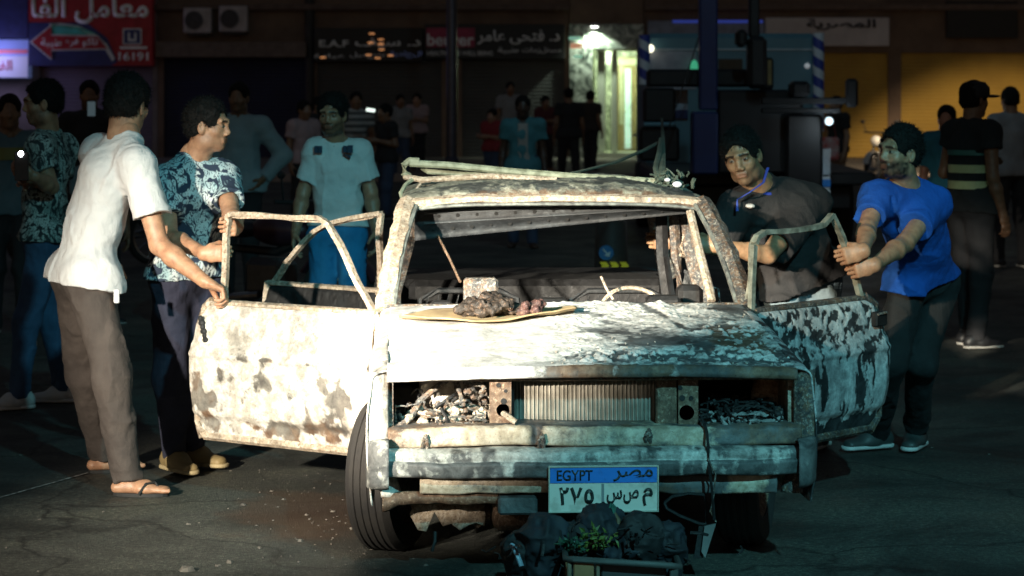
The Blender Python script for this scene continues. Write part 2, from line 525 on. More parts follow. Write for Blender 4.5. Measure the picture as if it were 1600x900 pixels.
# ---- signs
def sign_board(name, label, px0, px1, py0, py1, m, dy=0.12, th=0.1):
    x0, x1, z1, z0 = bx(px0), bx(px1), bz(py0), bz(py1)
    r = empty(name, ((x0 + x1) / 2, YF - dy, z0)); tag(r, label, 'sign')
    w = (x1 - x0) / 2
    MB().bbox((-w, -th / 2, 0), (w, dy - 0.005, z1 - z0), 0.012).build('board', m, r)
    def loc(a, b, c, d):     # photo pixel box to sign coordinates
        return (bx(a) - r.location.x, bx(b) - r.location.x, bz(d) - z0, bz(c) - z0)
    return r, loc, -th / 2

m_letter = M('sign_letter_white', (0.80, 0.80, 0.80), 0.5, bstr=0, emit=0.02)  # sign colours glow slightly in place of faint ambient light
m_letter_dim = M('sign_letter_grey', (0.55, 0.55, 0.55), 0.5, bstr=0, emit=0.03)
m_sred = M('sign_red', (0.34, 0.016, 0.03), 0.45, bstr=0, emit=0.02)
m_sblue = M('sign_navy', (0.02, 0.03, 0.13), 0.45, bstr=0, emit=0.03)
m_steal = M('sign_teal', (0.05, 0.36, 0.34), 0.45, bstr=0, emit=0.05)
m_sblack = M('sign_black', (0.012, 0.012, 0.014), 0.5, bstr=0)
r, loc, fy = sign_board('shop_sign', 'big red laboratory sign with large white lettering and a blue arrow', 50, 242, -30, 103, m_sred, 0.35)
lettering('معامل الفا', loc(54, 236, -6, 38), fy - 0.02, m_letter, r, True, 0.028)
def poly_part(name, pts, y, m, parent, th=0.012):
    return MB().prism([(p[0], p[1]) for p in pts], 1, y - th, y).build(name, m, parent)
def lp(px, py): a = loc(px, px, py, py); return (a[0], a[2])
poly_part('blue_panel', [lp(50, 36), lp(140, 36), lp(172, 60), lp(188, 97), lp(178, 103), lp(50, 103)], fy - 0.004, m_sblue, r)
poly_part('teal_band', [lp(85, 38), lp(128, 42), lp(156, 54), lp(90, 55)], fy - 0.018, m_steal, r)
arc = [lp(*q) for q in ((82, 38), (100, 37), (128, 41), (152, 53), (172, 70), (184, 92), (180, 96), (168, 76), (150, 59), (126, 47), (100, 42), (84, 42))]
poly_part('arc_line', arc, fy - 0.018, m_letter_dim, r)
poly_part('arrow', [lp(54, 66), lp(86, 40), lp(86, 55), lp(158, 57), lp(174, 77), lp(86, 79), lp(86, 93)], fy - 0.034, m_sred, r)
al = MB(); pts = [(*lp(*q),) for q in ((54, 66), (86, 40), (86, 55), (158, 57), (174, 77), (86, 79), (86, 93), (54, 66))]
al.tube([(p[0], fy - 0.05, p[1]) for p in pts], 0.016, 5)
al.build('arrow_outline', m_letter_dim, r)
lettering('تاكو', loc(134, 158, 60, 74), fy - 0.05, m_letter, r, True, 0.012)
lettering('فرع', loc(108, 128, 60, 75), fy - 0.05, m_letter, r, True, 0.012)
lettering('طيبة', loc(70, 102, 60, 75), fy - 0.05, m_letter, r, True, 0.012)
lettering('16191', loc(190, 236, 82, 95), fy - 0.02, m_letter, r, False, 0.02)
em = MB(); cx_, cz_ = lp(211, 57)
em.box((cx_ - 0.2, fy - 0.03, cz_ - 0.18), (cx_ + 0.2, fy - 0.002, cz_ + 0.16)).build('emblem', m_sblue, r)
eo = MB()
for q in ((-0.22, -0.2, 0.22, -0.17), (-0.22, 0.15, 0.22, 0.18), (-0.22, -0.2, -0.19, 0.18), (0.19, -0.2, 0.22, 0.18), (-0.10, -0.1, -0.05, 0.08), (0.05, -0.1, 0.10, 0.08), (-0.10, -0.12, 0.10, -0.07)):
    eo.box((cx_ + q[0], fy - 0.042, cz_ + q[1]), (cx_ + q[2], fy - 0.003, cz_ + q[3]))
eo.build('emblem_frame', m_letter_dim, r)
MB().box((lp(192, 76)[0], fy - 0.03, lp(192, 77)[1]), (lp(234, 72)[0], fy - 0.002, lp(234, 73)[1])).build('underline', m_letter, r)

r, loc, fy = sign_board('lit_sign', 'glowing blue and white shop sign beyond the red laboratory sign', -130, 50, 62, 122, glow('sign_glow_blue', (0.22, 0.30, 0.70), 0.14), 0.3)
def lp(px, py): a = loc(px, px, py, py); return (a[0], a[2])
MB().box((lp(-130, 0)[0], fy - 0.02, lp(0, 121)[1]), (lp(48, 0)[0], fy - 0.003, lp(0, 88)[1])).build('white_band', glow('sign_glow_white', (0.50, 0.52, 0.70), 0.13), r)
MB().box((lp(-130, 0)[0], fy - 0.034, lp(0, 84)[1]), (lp(48, 0)[0], fy - 0.022, lp(0, 78)[1])).build('red_stripe', glow('sign_glow_red', (0.65, 0.16, 0.24), 0.10), r)
lettering('الفا', loc(0, 24, 94, 110), fy - 0.04, M('sign_letter_red', (0.5, 0.12, 0.22), 0.5, emit=0.12, bstr=0), r, True, 0.02)
lettering('معمل', loc(-110, -20, 94, 112), fy - 0.04, M('sign_letter_red', (0.5, 0.12, 0.22)), r, True, 0.02)
lamp('POINT', 'lit_sign_light', (bx(0), YF - 1.0, bz(92)), (0, 0, 0), 30, (0.55, 0.50, 1.0), 0.3)
r, loc, fy = sign_board('shop_sign', 'dark blue sign board above the glowing blue and white sign', -130, 48, -30, 60, m_sblue, 0.3)

r, loc, fy = sign_board('shop_sign', 'black clinic sign with white lettering and painted orange reflections', 492, 661, 44, 96, m_sblack, 0.2)
lettering('E.A.F', loc(500, 546, 63, 74), fy - 0.02, m_letter_dim, r, False, 0.02)
lettering('د. سيف', loc(556, 658, 60, 76), fy - 0.02, m_letter_dim, r, True, 0.02)
lettering('الجلدية', loc(610, 660, 80, 91), fy - 0.02, M('sign_letter_blue', (0.25, 0.32, 0.65), 0.5, emit=0.05, bstr=0), r, True, 0.015)
lettering('عيادة', loc(492, 540, 84, 92), fy - 0.02, m_letter_dim, r, True, 0.015)
lettering('تجميل', loc(548, 602, 82, 92), fy - 0.02, m_letter_dim, r, True, 0.015)
spk = MB()
for (px, py) in ((582, 53), (580, 67), (596, 62), (596, 69), (597, 78), (591, 91), (611, 87), (506, 90), (577, 86)):
    a = loc(px - 4, px + 4, py - 0.8, py + 0.8)
    spk.box((a[0], fy - 0.04, a[2]), (a[1], fy - 0.012, a[3]))
spk.build('orange_reflections', glow('orange_reflection', (1.0, 0.42, 0.16), 0.7), r)  # orange reflections on the board, put in as glowing specks

r, loc, fy = sign_board('shop_sign', 'black shop sign with a red panel lettered in white beside the lamp post', 665, 882, 38, 92, m_sblack, 0.2)
MB().box((loc(667, 667, 0, 1)[0], fy - 0.015, loc(0, 0, 74, 74)[2]), (loc(742, 742, 0, 1)[0], fy - 0.002, loc(0, 0, 44, 44)[2])).build('red_panel', M('sign_dark_red', (0.22, 0.015, 0.05), 0.5, emit=0.03, bstr=0), r)
lettering('beurer', loc(668, 741, 53, 72), fy - 0.03, m_letter_dim, r, False, 0.02)
lettering('د. فتحى عامر', loc(746, 874, 47, 70), fy - 0.02, m_letter_dim, r, True, 0.015)
lettering('HEALTH AND WELL BEING', loc(668, 770, 80, 87), fy - 0.02, m_letter_dim, r, False, 0.01)
lettering('مستلزمات', loc(816, 876, 74, 84), fy - 0.02, m_letter_dim, r, True, 0.015)
lettering('طبية', loc(778, 810, 74, 84), fy - 0.02, m_letter_dim, r, True, 0.015)

m_swhite = M('sign_dull_white', (0.42, 0.38, 0.38), 0.6, c2=(0.32, 0.29, 0.29), scale=1.5, bstr=0.1, emit=0.02)
r, loc, fy = sign_board('shop_sign', 'dull white shop sign with dark lettering above a yellow shutter', 1195, 1387, 28, 72, m_swhite, 0.2)
lettering('المصرية', loc(1258, 1366, 30, 48), fy - 0.02, M('sign_letter_dark', (0.02, 0.015, 0.02), 0.6, bstr=0), r, True, 0.03)
r, loc, fy = sign_board('shop_sign', 'blank black sign panel on the brown wall over the yellow shutters', 1477, 1588, 2, 60, m_sblack, 0.15)
r, loc, fy = sign_board('shop_sign', 'grey blue fascia board with a lit strip above the tow truck', 1012, 1192, 33, 60, M('fascia_blue', (0.16, 0.18, 0.24), 0.6, emit=0.03), 0.2)
MB().box((loc(1050, 1050, 0, 1)[0], fy - 0.03, loc(0, 0, 36, 36)[2]), (loc(1190, 1190, 0, 1)[0], fy - 0.002, loc(0, 0, 32, 32)[2])).build('blue_strip', glow('blue_strip_glow', (0.05, 0.09, 0.55), 0.3), r)

# ---- marble entrance, lit from inside
def marble():
    m = bpy.data.materials.new('marble'); nt, bs = nodes_of(m); vec = objco(nt)
    c = ramp(nt, tex_noise(nt, 3.2, 6, 0.7, vec, 1.8), [(0.38, (0.04, 0.05, 0.045)), (0.52, (0.30, 0.32, 0.28)), (0.66, (0.75, 0.77, 0.70))])
    nt.links.new(c, bs.inputs['Base Color']); bs.inputs['Roughness'].default_value = 0.25
    return m
m_marble = marble()
ent = empty('building_entrance', (bx(948), YF, 0.15)); tag(ent, 'lit building entrance clad in black and white marble with pale columns', 'entrance')
def ep(mb, name, m, smooth=False, parent=None):
    o = mb.build(name, m, parent or ent, smooth); 
    if parent is None: o.location = (-bx(948), -YF, -0.15)
    return o
ep(MB().box((bx(890), YF - 0.10, 0.15), (bx(926), YF + 0.5, bz(38))), 'pilaster', m_marble)
ep(MB().box((bx(926) + 0.003, YF - 0.10, bz(76)), (bx(1005), YF + 0.5, bz(38))), 'lintel', m_marble)
ep(MB().box((bx(890), YF - 0.06, bz(38) + 0.003), (bx(1005), YF + 0.5, 7.5)), 'upper_wall', m_plaster)
m_cream = M('cream_stone', (0.60, 0.62, 0.50), 0.5, c2=(0.5, 0.52, 0.42), scale=2)
ep(MB().box((bx(926) + 0.005, YF + 0.5, 0.15), (bx(931), YF + 1.7, bz(76))), 'side_wall', m_cream)
ep(MB().box((bx(1000), YF + 0.5, 0.15), (bx(1005), YF + 1.7, bz(76))), 'side_wall', m_cream)
ep(MB().box((bx(926), YF + 1.71, 0.15), (bx(1005), YF + 1.8, bz(76))), 'back_wall', m_marble)
ep(MB().box((bx(926), YF + 0.51, bz(76) + 0.004), (bx(1005), YF + 1.8, bz(70))), 'ceiling', m_cream)
ep(MB().box((bx(926), YF - 0.0, 0.152), (bx(1005), YF + 1.7, 0.26)), 'step', m_cream)
for px0, px1 in ((934, 947), (956, 966)):
    ep(MB().bbox((bx(px0), YF + 0.25, 0.26), (bx(px1), YF + 0.45, bz(80)), 0.03), 'column', m_cream)
ep(MB().bbox((bx(932), YF + 0.22, bz(80) + 0.003), (bx(1003), YF + 0.47, bz(76) - 0.003), 0.01), 'column_beam', m_cream)
dr = ep(MB().bbox((bx(970), YF + 1.60, 0.26), (bx(1000), YF + 1.70, bz(88)), 0.01), 'door', M('varnished_wood', (0.34, 0.26, 0.14), 0.4))
MB().box((bx(972.5), YF + 1.57, 0.9), (bx(979), YF + 1.595, bz(102))).build('door_pane', M('pale_glass', (0.55, 0.56, 0.44), 0.2), dr)
MB().box((bx(981), YF + 1.57, 0.32), (bx(991), YF + 1.595, bz(106))).build('door_pane', M('lit_glass', (0.60, 0.85, 0.80), 0.2, emit=0.5), dr)
MB().box((bx(965) , YF + 1.57, bz(101)), (bx(1001), YF + 1.595, bz(90))).build('fanlight', M('pale_glass', (0.55, 0.56, 0.44), 0.2), dr)
MB().ball((bx(980), YF + 1.57, 1.25), 0.02).build('handle', M('brass', (0.6, 0.45, 0.15), 0.3, 1.0), dr)
lp_ = ep(MB().lathe([(0.16, -0.02), (0.16, 0.0), (0.11, 0.03), (0.02, 0.04)], (bx(958), YF + 0.75, bz(76) - 0.03), 2, 20), 'ceiling_lamp', glow('lamp_glow', (1.0, 1.0, 0.75), 5.0))
lo = lamp('POINT', 'entrance_lamp_light', (bx(958), YF + 0.75, bz(76) - 0.18), (0, YF, 0), 60, (0.80, 1.0, 0.66), 0.12)
sp = empty('spot_lamp', (bx(928), YF - 0.35, bz(42))); tag(sp, 'small bright spot lamp over the marble entrance', 'lamp')
MB().tube([(0, 0.25, 0.06), (0, 0.02, 0.04)], 0.02, 6).build('arm', M('pipe_dark', (0.03, 0.03, 0.035)), sp)
MB().lathe([(0.05, 0.09), (0.11, 0.05), (0.13, 0.0)], (0, 0, 0), 2, 16).build('shade', M('ac_white', (0.55, 0.5, 0.52)), sp)
MB().ball((0, 0, 0.005), (0.10, 0.10, 0.03)).build('bulb', glow('spot_bulb', (0.95, 1.0, 0.9), 9.0), sp)
lamp('SPOT', 'spot_lamp_light', (bx(928), YF - 0.36, bz(42) - 0.04), (bx(930), YF + 0.4, 0.4), 160, (0.80, 1.0, 0.78), 0.05, 120, 0.4)
nb = empty('neon_cross', (bx(892), YF - 0.5, bz(83))); tag(nb, 'small green and orange lit shop emblem hanging by the marble pilaster', 'sign')
MB().bbox((-0.06, -0.04, 0.30), (0.22, 0.04, 0.38), 0.01).build('green_bar', glow('neon_green', (0.45, 0.95, 0.72), 0.35), nb)
MB().bbox((-0.02, -0.04, 0.10), (0.24, 0.04, 0.22), 0.01).build('orange_bar', glow('neon_orange', (0.95, 0.42, 0.25), 0.4), nb)
MB().bbox((0.05, -0.04, -0.12), (0.24, 0.04, -0.06), 0.01).build('lower_bar', glow('neon_green', (0.45, 0.95, 0.72), 0.35), nb)
MB().tube([(0.26, 0, -0.2), (0.26, 0, 0.45), (0.26, 0.38, 0.45)], 0.025, 6).build('bracket', M('pipe_dark', (0.03, 0.03, 0.035)), nb)

# ---- lamp post with a blue glint
po = empty('lamp_post', (bx(706) * 46.9 / YF, 46.9, 0.15)); tag(po, 'tall dark steel lamp post in front of the black shop sign', 'lamp post')
MB().lathe([(0.16, 0), (0.16, 0.25), (0.11, 0.3), (0.095, 6.2)], (0, 0, 0), 2, 14).build('post', M('post_blue_grey', (0.10, 0.11, 0.16), 0.35, 0.6), po, True)
MB().bbox((-0.24, -0.24, -0.01), (0.24, 0.24, 0.06), 0.02).build('base_plate', M('pipe_dark', (0.03, 0.03, 0.035)), po)
MB().tube([(0, 0, 6.2), (0.2, -0.6, 6.6), (0.2, -1.6, 6.75)], 0.06, 8).build('arm', M('post_blue_grey', (0.10, 0.11, 0.16)), po)

# ---- white table by the entrance
tb = empty('table', (3.05 * 0.98, 46.9, 0.15)); tag(tb, 'white folding table with papers in front of the lit entrance', 'table')
m_tw = M('table_white', (0.62, 0.62, 0.60), 0.5)
MB().bbox((-0.62, -0.35, 0.70), (0.62, 0.35, 0.745), 0.01).build('tabletop', m_tw, tb)
for sx in (-0.52, 0.52):
    for sy in (-0.28, 0.28):
        MB().bbox((sx - 0.03, sy - 0.03, 0), (sx + 0.03, sy + 0.03, 0.705), 0.006).build('leg', m_tw, tb)
bxs = empty('cardboard_tray', (2.75, 46.9, 0.896)); tag(bxs, 'dark tray of goods lying on the white folding table', 'tray')
MB().bbox((-0.25, -0.25, 0), (0.6, 0.25, 0.06), 0.01).build('tray', M('tray_dark', (0.08, 0.07, 0.06), 0.6), bxs)
for i in range(5):
    MB().bbox((-0.2 + i * 0.15, -0.2, 0.06), (-0.08 + i * 0.15, 0.2, 0.10 + 0.03 * (i % 2)), 0.01).build('packet', M('packet_%d' % (i % 2), ((0.5, 0.46, 0.4), (0.12, 0.10, 0.10))[i % 2], 0.6), bxs)
# ================================================================== tow truck behind the wreck
def stripes():
    m = bpy.data.materials.new('blue_white_stripes'); nt, bs = nodes_of(m)
    t = nt.nodes.new('ShaderNodeTexCoord'); sep = nt.nodes.new('ShaderNodeSeparateXYZ'); nt.links.new(t.outputs['Object'], sep.inputs[0])
    at = nt.nodes.new('ShaderNodeMath'); at.operation = 'ARCTAN2'; nt.links.new(sep.outputs[1], at.inputs[0]); nt.links.new(sep.outputs[0], at.inputs[1])
    m1 = nt.nodes.new('ShaderNodeMath'); m1.operation = 'MULTIPLY'; m1.inputs[1].default_value = 1 / (2 * math.pi); nt.links.new(at.outputs[0], m1.inputs[0])
    m2 = nt.nodes.new('ShaderNodeMath'); m2.operation = 'MULTIPLY'; m2.inputs[1].default_value = 4.2; nt.links.new(sep.outputs[2], m2.inputs[0])
    ad = nt.nodes.new('ShaderNodeMath'); ad.operation = 'ADD'; nt.links.new(m1.outputs[0], ad.inputs[0]); nt.links.new(m2.outputs[0], ad.inputs[1])
    fr = nt.nodes.new('ShaderNodeMath'); fr.operation = 'FRACT'; nt.links.new(ad.outputs[0], fr.inputs[0])
    nt.links.new(ramp(nt, fr.outputs[0], [(0.0, (0.02, 0.05, 0.30)), (0.52, (0.55, 0.60, 0.68))], 'CONSTANT'), bs.inputs['Base Color'])
    bs.inputs['Roughness'].default_value = 0.35
    return m
YT = 30.0
ST = F / YT
def tx(px, y=YT): return (px - CX) * y / F
def tz(py, y=YT): return CAMH - (py - HZ) * y / F
truck = empty('tow_truck', (tx(1144), YT, 0)); tag(truck, 'blue and teal tow truck with striped posts and a black crane', 'truck')
ox, oy = tx(1144), YT
def tp(mb, name, m, parent=None, smooth=False):
    o = mb.build(name, m, parent or truck, smooth)
    if parent is None: o.location = (-ox, -oy, 0)
    return o
m_cab = M('truck_teal_paint', (0.10, 0.22, 0.28), 0.35, c2=(0.075, 0.17, 0.22), scale=1.5, bstr=0.05)
m_tblue = M('truck_blue_paint', (0.010, 0.026, 0.11), 0.35, c2=(0.008, 0.02, 0.08), scale=2, bstr=0.05)
m_tblack = M('truck_black_steel', (0.012, 0.012, 0.014), 0.5, 0.3)
m_tgrey = M('truck_grey_paint', (0.36, 0.37, 0.44), 0.4, bstr=0.05)
m_pale = M('truck_pale_paint', (0.50, 0.56, 0.62), 0.4, bstr=0.05)
m_rub = M('rubber', (0.02, 0.02, 0.02), 0.8, c2=(0.012, 0.012, 0.012), scale=20)
tp(MB().bbox((tx(1010), YT, 0.75), (tx(1276), YT + 2.4, tz(52)), 0.06), 'cab_body', m_cab)
tp(MB().bbox((tx(1012), YT - 0.02, tz(79)), (tx(1274), YT - 0.001, tz(76)), 0.005), 'trim_strip', m_pale)
tp(MB().bbox((tx(1010), YT - 0.012, tz(140)), (tx(1088), YT - 0.001, tz(80)), 0.004), 'pale_panel', m_tgrey)
tp(MB().box((tx(1122), YT - 0.015, tz(112)), (tx(1160), YT - 0.003, tz(92))), 'rear_window', M('dark_glass', (0.03, 0.05, 0.05), 0.1))
w_ = tp(MB().bbox((tx(1185), YT - 0.05, tz(140)), (tx(1208), YT - 0.002, tz(90)), 0.03), 'hatch', m_tblack)
MB().box((tx(1199), YT - 0.056, tz(132)), (tx(1205), YT - 0.051, tz(94))).build('hatch_edge', M('hatch_tan', (0.30, 0.22, 0.08), 0.5), w_)
tp(MB().ball((tx(1261), YT - 0.02, tz(103)), 0.035), 'reflector', M('reflector_white', (0.85, 0.9, 0.95), 0.15, emit=0.25, bstr=0))
tp(MB().ball((tx(1015), YT - 0.1, tz(76)), 0.05), 'work_lamp', glow('work_lamp_glow', (1.0, 0.95, 0.7), 2.5))
tp(MB().ball((tx(1084), YT - 0.08, tz(105)), (0.05, 0.03, 0.09)), 'green_lamp', glow('green_lamp_glow', (0.1, 0.75, 0.4), 0.35))
m_str = stripes()
for px, z1, z0 in ((1006, 55, 132), (1277, 52, 205)):
    o = MB().lathe([(0.07, 0), (0.07, tz(z1) - tz(z0))], (0, 0, 0), 2, 16).build('striped_post', m_str, truck, True)
    o.location = (tx(px) - ox, -0.12, tz(z0))
# flat bed, chassis, wheels
tp(MB().bbox((tx(1000), YT - 3.6, 0.72), (tx(1300), YT - 0.01, 0.86), 0.02), 'bed', m_tblack)
tp(MB().bbox((tx(1020), YT - 3.4, 0.45), (tx(1270), YT + 2.3, 0.715), 0.02), 'chassis', m_tblack)
for sx in (1018, 1268):
    for yy in (YT - 2.4, YT + 1.2):
        wheel_ = empty('wheel', (tx(sx) - ox, yy - oy, 0.42), 0, truck)
        MB().lathe([(0.26, -0.12), (0.40, -0.13), (0.42, -0.08), (0.42, 0.08), (0.40, 0.13), (0.26, 0.12)], (0, 0, 0), 0, 28).build('tyre', m_rub, wheel_, True)
        MB().lathe([(0.05, -0.10), (0.25, -0.06), (0.26, 0.06), (0.05, 0.10)], (0, 0, 0), 0, 20).build('rim', m_tgrey, wheel_, True)
# rear bumper with white and blue ends
bp = tp(MB().bbox((tx(1248, 26), 26.2, tz(283, 26)), (tx(1300, 26), 26.4, tz(275, 26)), 0.006), 'rear_bumper', m_pale)
MB().bbox((tx(1283, 26), 26.15, tz(330, 26)), (tx(1300, 26), 26.38, tz(276, 26)), 0.006).build('bumper_end', M('bumper_white', (0.75, 0.78, 0.80), 0.4), bp)
MB().bbox((tx(1282.5, 26), 26.13, tz(293, 26)), (tx(1300.5, 26), 26.148, tz(281, 26)), 0.004).build('blue_band', M('bumper_blue', (0.03, 0.25, 0.75), 0.4), bp)
MB().bbox((tx(1262, 26), 26.13, tz(312, 26)), (tx(1281, 26), 26.2, tz(285, 26)), 0.006).build('tail_lamp', M('lamp_orange', (0.55, 0.22, 0.06), 0.3), bp)
MB().bbox((tx(1248, 26), 26.12, tz(276, 26)), (tx(1253, 26), 26.3, tz(258, 26)), 0.004).build('bumper_stud', m_pale, bp)
MB().bbox((tx(1288, 26), 26.12, tz(274, 26)), (tx(1300, 26), 26.3, tz(233, 26)), 0.004).build('bumper_stud', m_pale, bp)
# crane
YC = 26.2
def kx(px): return tx(px, YC)
def kz(py): return tz(py, YC)
cr = tp(MB().bbox((kx(1012), YC, kz(136)), (kx(1200), YC + 0.4, kz(108)), 0.03), 'crane_beam', m_tblack)
MB().bbox((kx(1006), YC + 0.02, kz(192)), (kx(1056), YC + 0.38, kz(137)), 0.03).build('crane_bracket', m_tblack, cr)
MB().tube([(kx(1006), YC - 0.06, kz(194)), (kx(1056), YC - 0.06, kz(194))], 0.022, 10).build('crane_pipe', m_cab, cr)
MB().bbox((kx(1000), YC + 0.0, kz(252)), (kx(1062), YC + 0.3, kz(198)), 0.03).build('crane_foot', m_tblack, cr)
MB().bbox((kx(1056.5), YC + 0.3, kz(190)), (kx(1078), YC + 0.5, kz(140)), 0.01).build('pale_box', m_tgrey, cr)
MB().bbox((kx(1056), YC + 0.27, kz(186)), (kx(1078), YC + 0.298, kz(172)), 0.004).build('blue_band', m_tblue, cr)
bm_ = tp(MB().bbox((kx(1078), YC - 0.4, 0.86), (kx(1117), YC - 0.02, kz(174)), 0.02), 'blue_column', m_tblue)
MB().bbox((kx(1090), YC - 0.3, kz(172)), (kx(1118), YC - 0.05, kz(-60)), 0.02).build('boom_column', m_tblue, bm_)
MB().bbox((kx(1117.5), YC - 0.3, 0.86), (kx(1250), YC - 0.05, kz(140)), 0.03).build('crane_housing', m_tblack, bm_)
MB().bbox((kx(1164), YC - 0.5, kz(60)), (kx(1180), YC - 0.31, kz(-60)), 0.02).build('mast', m_tblack, bm_)
hd = MB()
hd.bbox((kx(1143), YC - 0.6, kz(75)), (kx(1160), YC - 0.32, kz(48)), 0.04); hd.bbox((kx(1160.5), YC - 0.6, kz(139)), (kx(1190), YC - 0.32, kz(58)), 0.05)
hd.build('hydraulic_head', m_tblack, bm_)
arm = tp(MB().bbox((kx(1180), YC - 0.7, kz(162)), (kx(1312), YC - 0.6, kz(152)), 0.01), 'outrigger_arm', m_tblack)
MB().bbox((kx(1180), YC - 0.7, kz(176)), (kx(1300), YC - 0.6, kz(168)), 0.01).build('lower_arm', m_tblack, arm)
MB().bbox((kx(1308), YC - 0.75, kz(167)), (kx(1326), YC - 0.6, kz(123)), 0.03).build('mirror', m_tblack, arm)
MB().bbox((kx(1224), YC - 0.72, kz(151.5)), (kx(1254), YC - 0.4, kz(127)), 0.04).build('control_box', m_tblack, arm)
MB().ball((kx(1283), YC - 0.65, kz(188)), 0.045).build('arm_lamp', glow('arm_lamp_glow', (0.75, 0.92, 1.0), 1.2), arm)
lamp('POINT', 'arm_lamp_light', (kx(1286), YC - 0.95, kz(196)), (0, 0, 0), 6, (0.75, 0.92, 1.0), 0.04)
MB().tube([(kx(1086), YC - 0.5, kz(60)), (kx(1075), YC - 0.5, kz(95)), (kx(1040), YC - 0.5, kz(200)), (kx(1024), YC - 0.5, kz(245))], 0.008, 6).build('cable', m_tblack, cr)
# steps and tanks at the truck's flank
MB().bbox((tx(1225, 26), YC - 0.4, 0.5), (tx(1282, 26), YC + 0.2, kz(178)), 0.03).build('side_tank', m_tblack, bm_)

# ---- keep-right barrel seen through the wreck's windscreen
YB = 21.0
bar = empty('traffic_barrel', (tx(955, YB), YB, 0)); tag(bar, 'black traffic barrel with a blue arrow disc and yellow chevrons behind the wreck', 'barrel')
MB().lathe([(0.20, 0), (0.20, 0.06), (0.155, 0.08), (0.145, 0.30), (0.135, 0.62), (0.10, 0.66)], (0, 0, 0), 2, 20).build('barrel', M('barrel_dark', (0.07, 0.06, 0.055), 0.6), bar, True)
dz = tz(393, YB)
disc = MB().lathe([(0.062, -0.01), (0.066, 0.0), (0.062, 0.01)], (-0.05, -0.165, dz), 1, 24).build('disc', M('disc_blue', (0.03, 0.22, 0.55), 0.4), bar)
MB().prism([(-0.085, dz + 0.03), (-0.075, dz + 0.04), (-0.04, dz + 0.0), (-0.01, dz + 0.012), (-0.025, dz - 0.035), (-0.07, dz - 0.02), (-0.05, dz - 0.01)], 1, -0.186, -0.177).build('arrow', M('arrow_white', (0.75, 0.8, 0.85), 0.5), disc)
yz = tz(413, YB)
for k in range(3):
    x = -0.105 + k * 0.085
    MB().prism([(x, yz + 0.032), (x + 0.055, yz + 0.032), (x + 0.08, yz), (x + 0.055, yz - 0.032), (x, yz - 0.032), (x + 0.02, yz)], 1, -0.19, -0.155).build('chevron', M('chevron_yellow', (0.75, 0.72, 0.02), 0.5, emit=0.12), bar)

# ---- motorcycles
def motorcycle(label, loc_, rz, body, scale=1.0):
    r = empty('motorcycle', loc_, rz); r.scale = (scale,) * 3
    tag(r, label, 'motorcycle')
    mb_ = M('bike_black', (0.02, 0.02, 0.022), 0.4)
    mc = M('bike_chrome', (0.45, 0.45, 0.47), 0.25, 0.9)
    for x in (-0.62, 0.62):
        w = empty('wheel', (x, 0, 0.30), 0, r)
        prof = [(0.245, -0.04), (0.285, -0.045), (0.30, -0.02), (0.30, 0.02), (0.285, 0.045), (0.245, 0.04)]
        MB().lathe(prof, (0, 0, 0), 1, 28, True).build('tyre', m_rub, w, True)
        rim = MB().lathe([(0.225, -0.025), (0.246, -0.03), (0.246, 0.03), (0.225, 0.025)], (0, 0, 0), 1, 28, True)
        for k in range(10):
            t = 2 * math.pi * k / 10
            rim.tube([(0.03 * math.cos(t), 0, 0.03 * math.sin(t)), (0.23 * math.cos(t), 0, 0.23 * math.sin(t))], 0.006, 5)
        rim.lathe([(0.04, -0.06), (0.04, 0.06)], (0, 0, 0), 1, 10)
        rim.build('rim', mc, w)
    MB().tube([(0.62, 0.07, 0.30), (0.45, 0.07, 0.72), (0.40, 0.07, 0.88)], 0.022, 8).tube([(0.62, -0.07, 0.30), (0.45, -0.07, 0.72), (0.40, -0.07, 0.88)], 0.022, 8).build('fork', mc, r)
    MB().tube([(0.30, 0.34, 0.98), (0.40, 0.18, 0.97), (0.40, -0.18, 0.97), (0.30, -0.34, 0.98)], 0.016, 8).build('handlebar', mb_, r)
    MB().ball((0.50, 0, 0.82), (0.10, 0.10, 0.10), 14, 10).build('headlamp', body, r, True)
    MB().tube([(0.40, 0, 0.72), (0.10, 0, 0.60), (-0.30, 0, 0.62), (-0.62, 0, 0.30)], 0.035, 8).build('frame', mb_, r)
    MB().ball((0.14, 0, 0.76), (0.26, 0.13, 0.12), 16, 10).build('fuel_tank', body, r, True)
    MB().ball((-0.32, 0, 0.76), (0.36, 0.13, 0.07), 16, 8).build('seat', mb_, r, True)
    MB().bbox((-0.12, -0.13, 0.28), (0.22, 0.13, 0.56), 0.05).build('engine', M('bike_engine', (0.16, 0.16, 0.16), 0.4, 0.7), r)
    for x in (-0.62, 0.62):
        fn = MB()
        pts = [(x + 0.33 * math.cos(t), 0, 0.30 + 0.33 * math.sin(t)) for t in np.linspace(R(35 if x < 0 else 20), R(165 if x < 0 else 150), 9)]
        fn.tube(pts, 0.06, 8, True, 0.3)
        fn.build('mudguard', body, r, True)
    MB().tube([(0.05, -0.16, 0.30), (-0.3, -0.17, 0.26), (-0.75, -0.17, 0.36)], [0.03, 0.035, 0.045], 10).build('exhaust', mc, r)
    MB().bbox((-0.78, -0.06, 0.62), (-0.70, 0.06, 0.70), 0.01).build('tail_lamp', M('tail_red', (0.5, 0.02, 0.02), 0.3), r)
    for s_ in (-1, 1):
        mr = MB().tube([(0.34, s_ * 0.28, 0.98), (0.36, s_ * 0.34, 1.16)], 0.008, 6)
        mr.ball((0.36, s_ * 0.34, 1.17), (0.02, 0.05, 0.03)); mr.build('mirror', mb_, r)
    return r
motorcycle('black motorcycle parked behind the man in the palm leaf shirt', (tx(415, 17.5), 17.5, 0), R(-28), M('bike_dark_red', (0.06, 0.02, 0.03), 0.35))
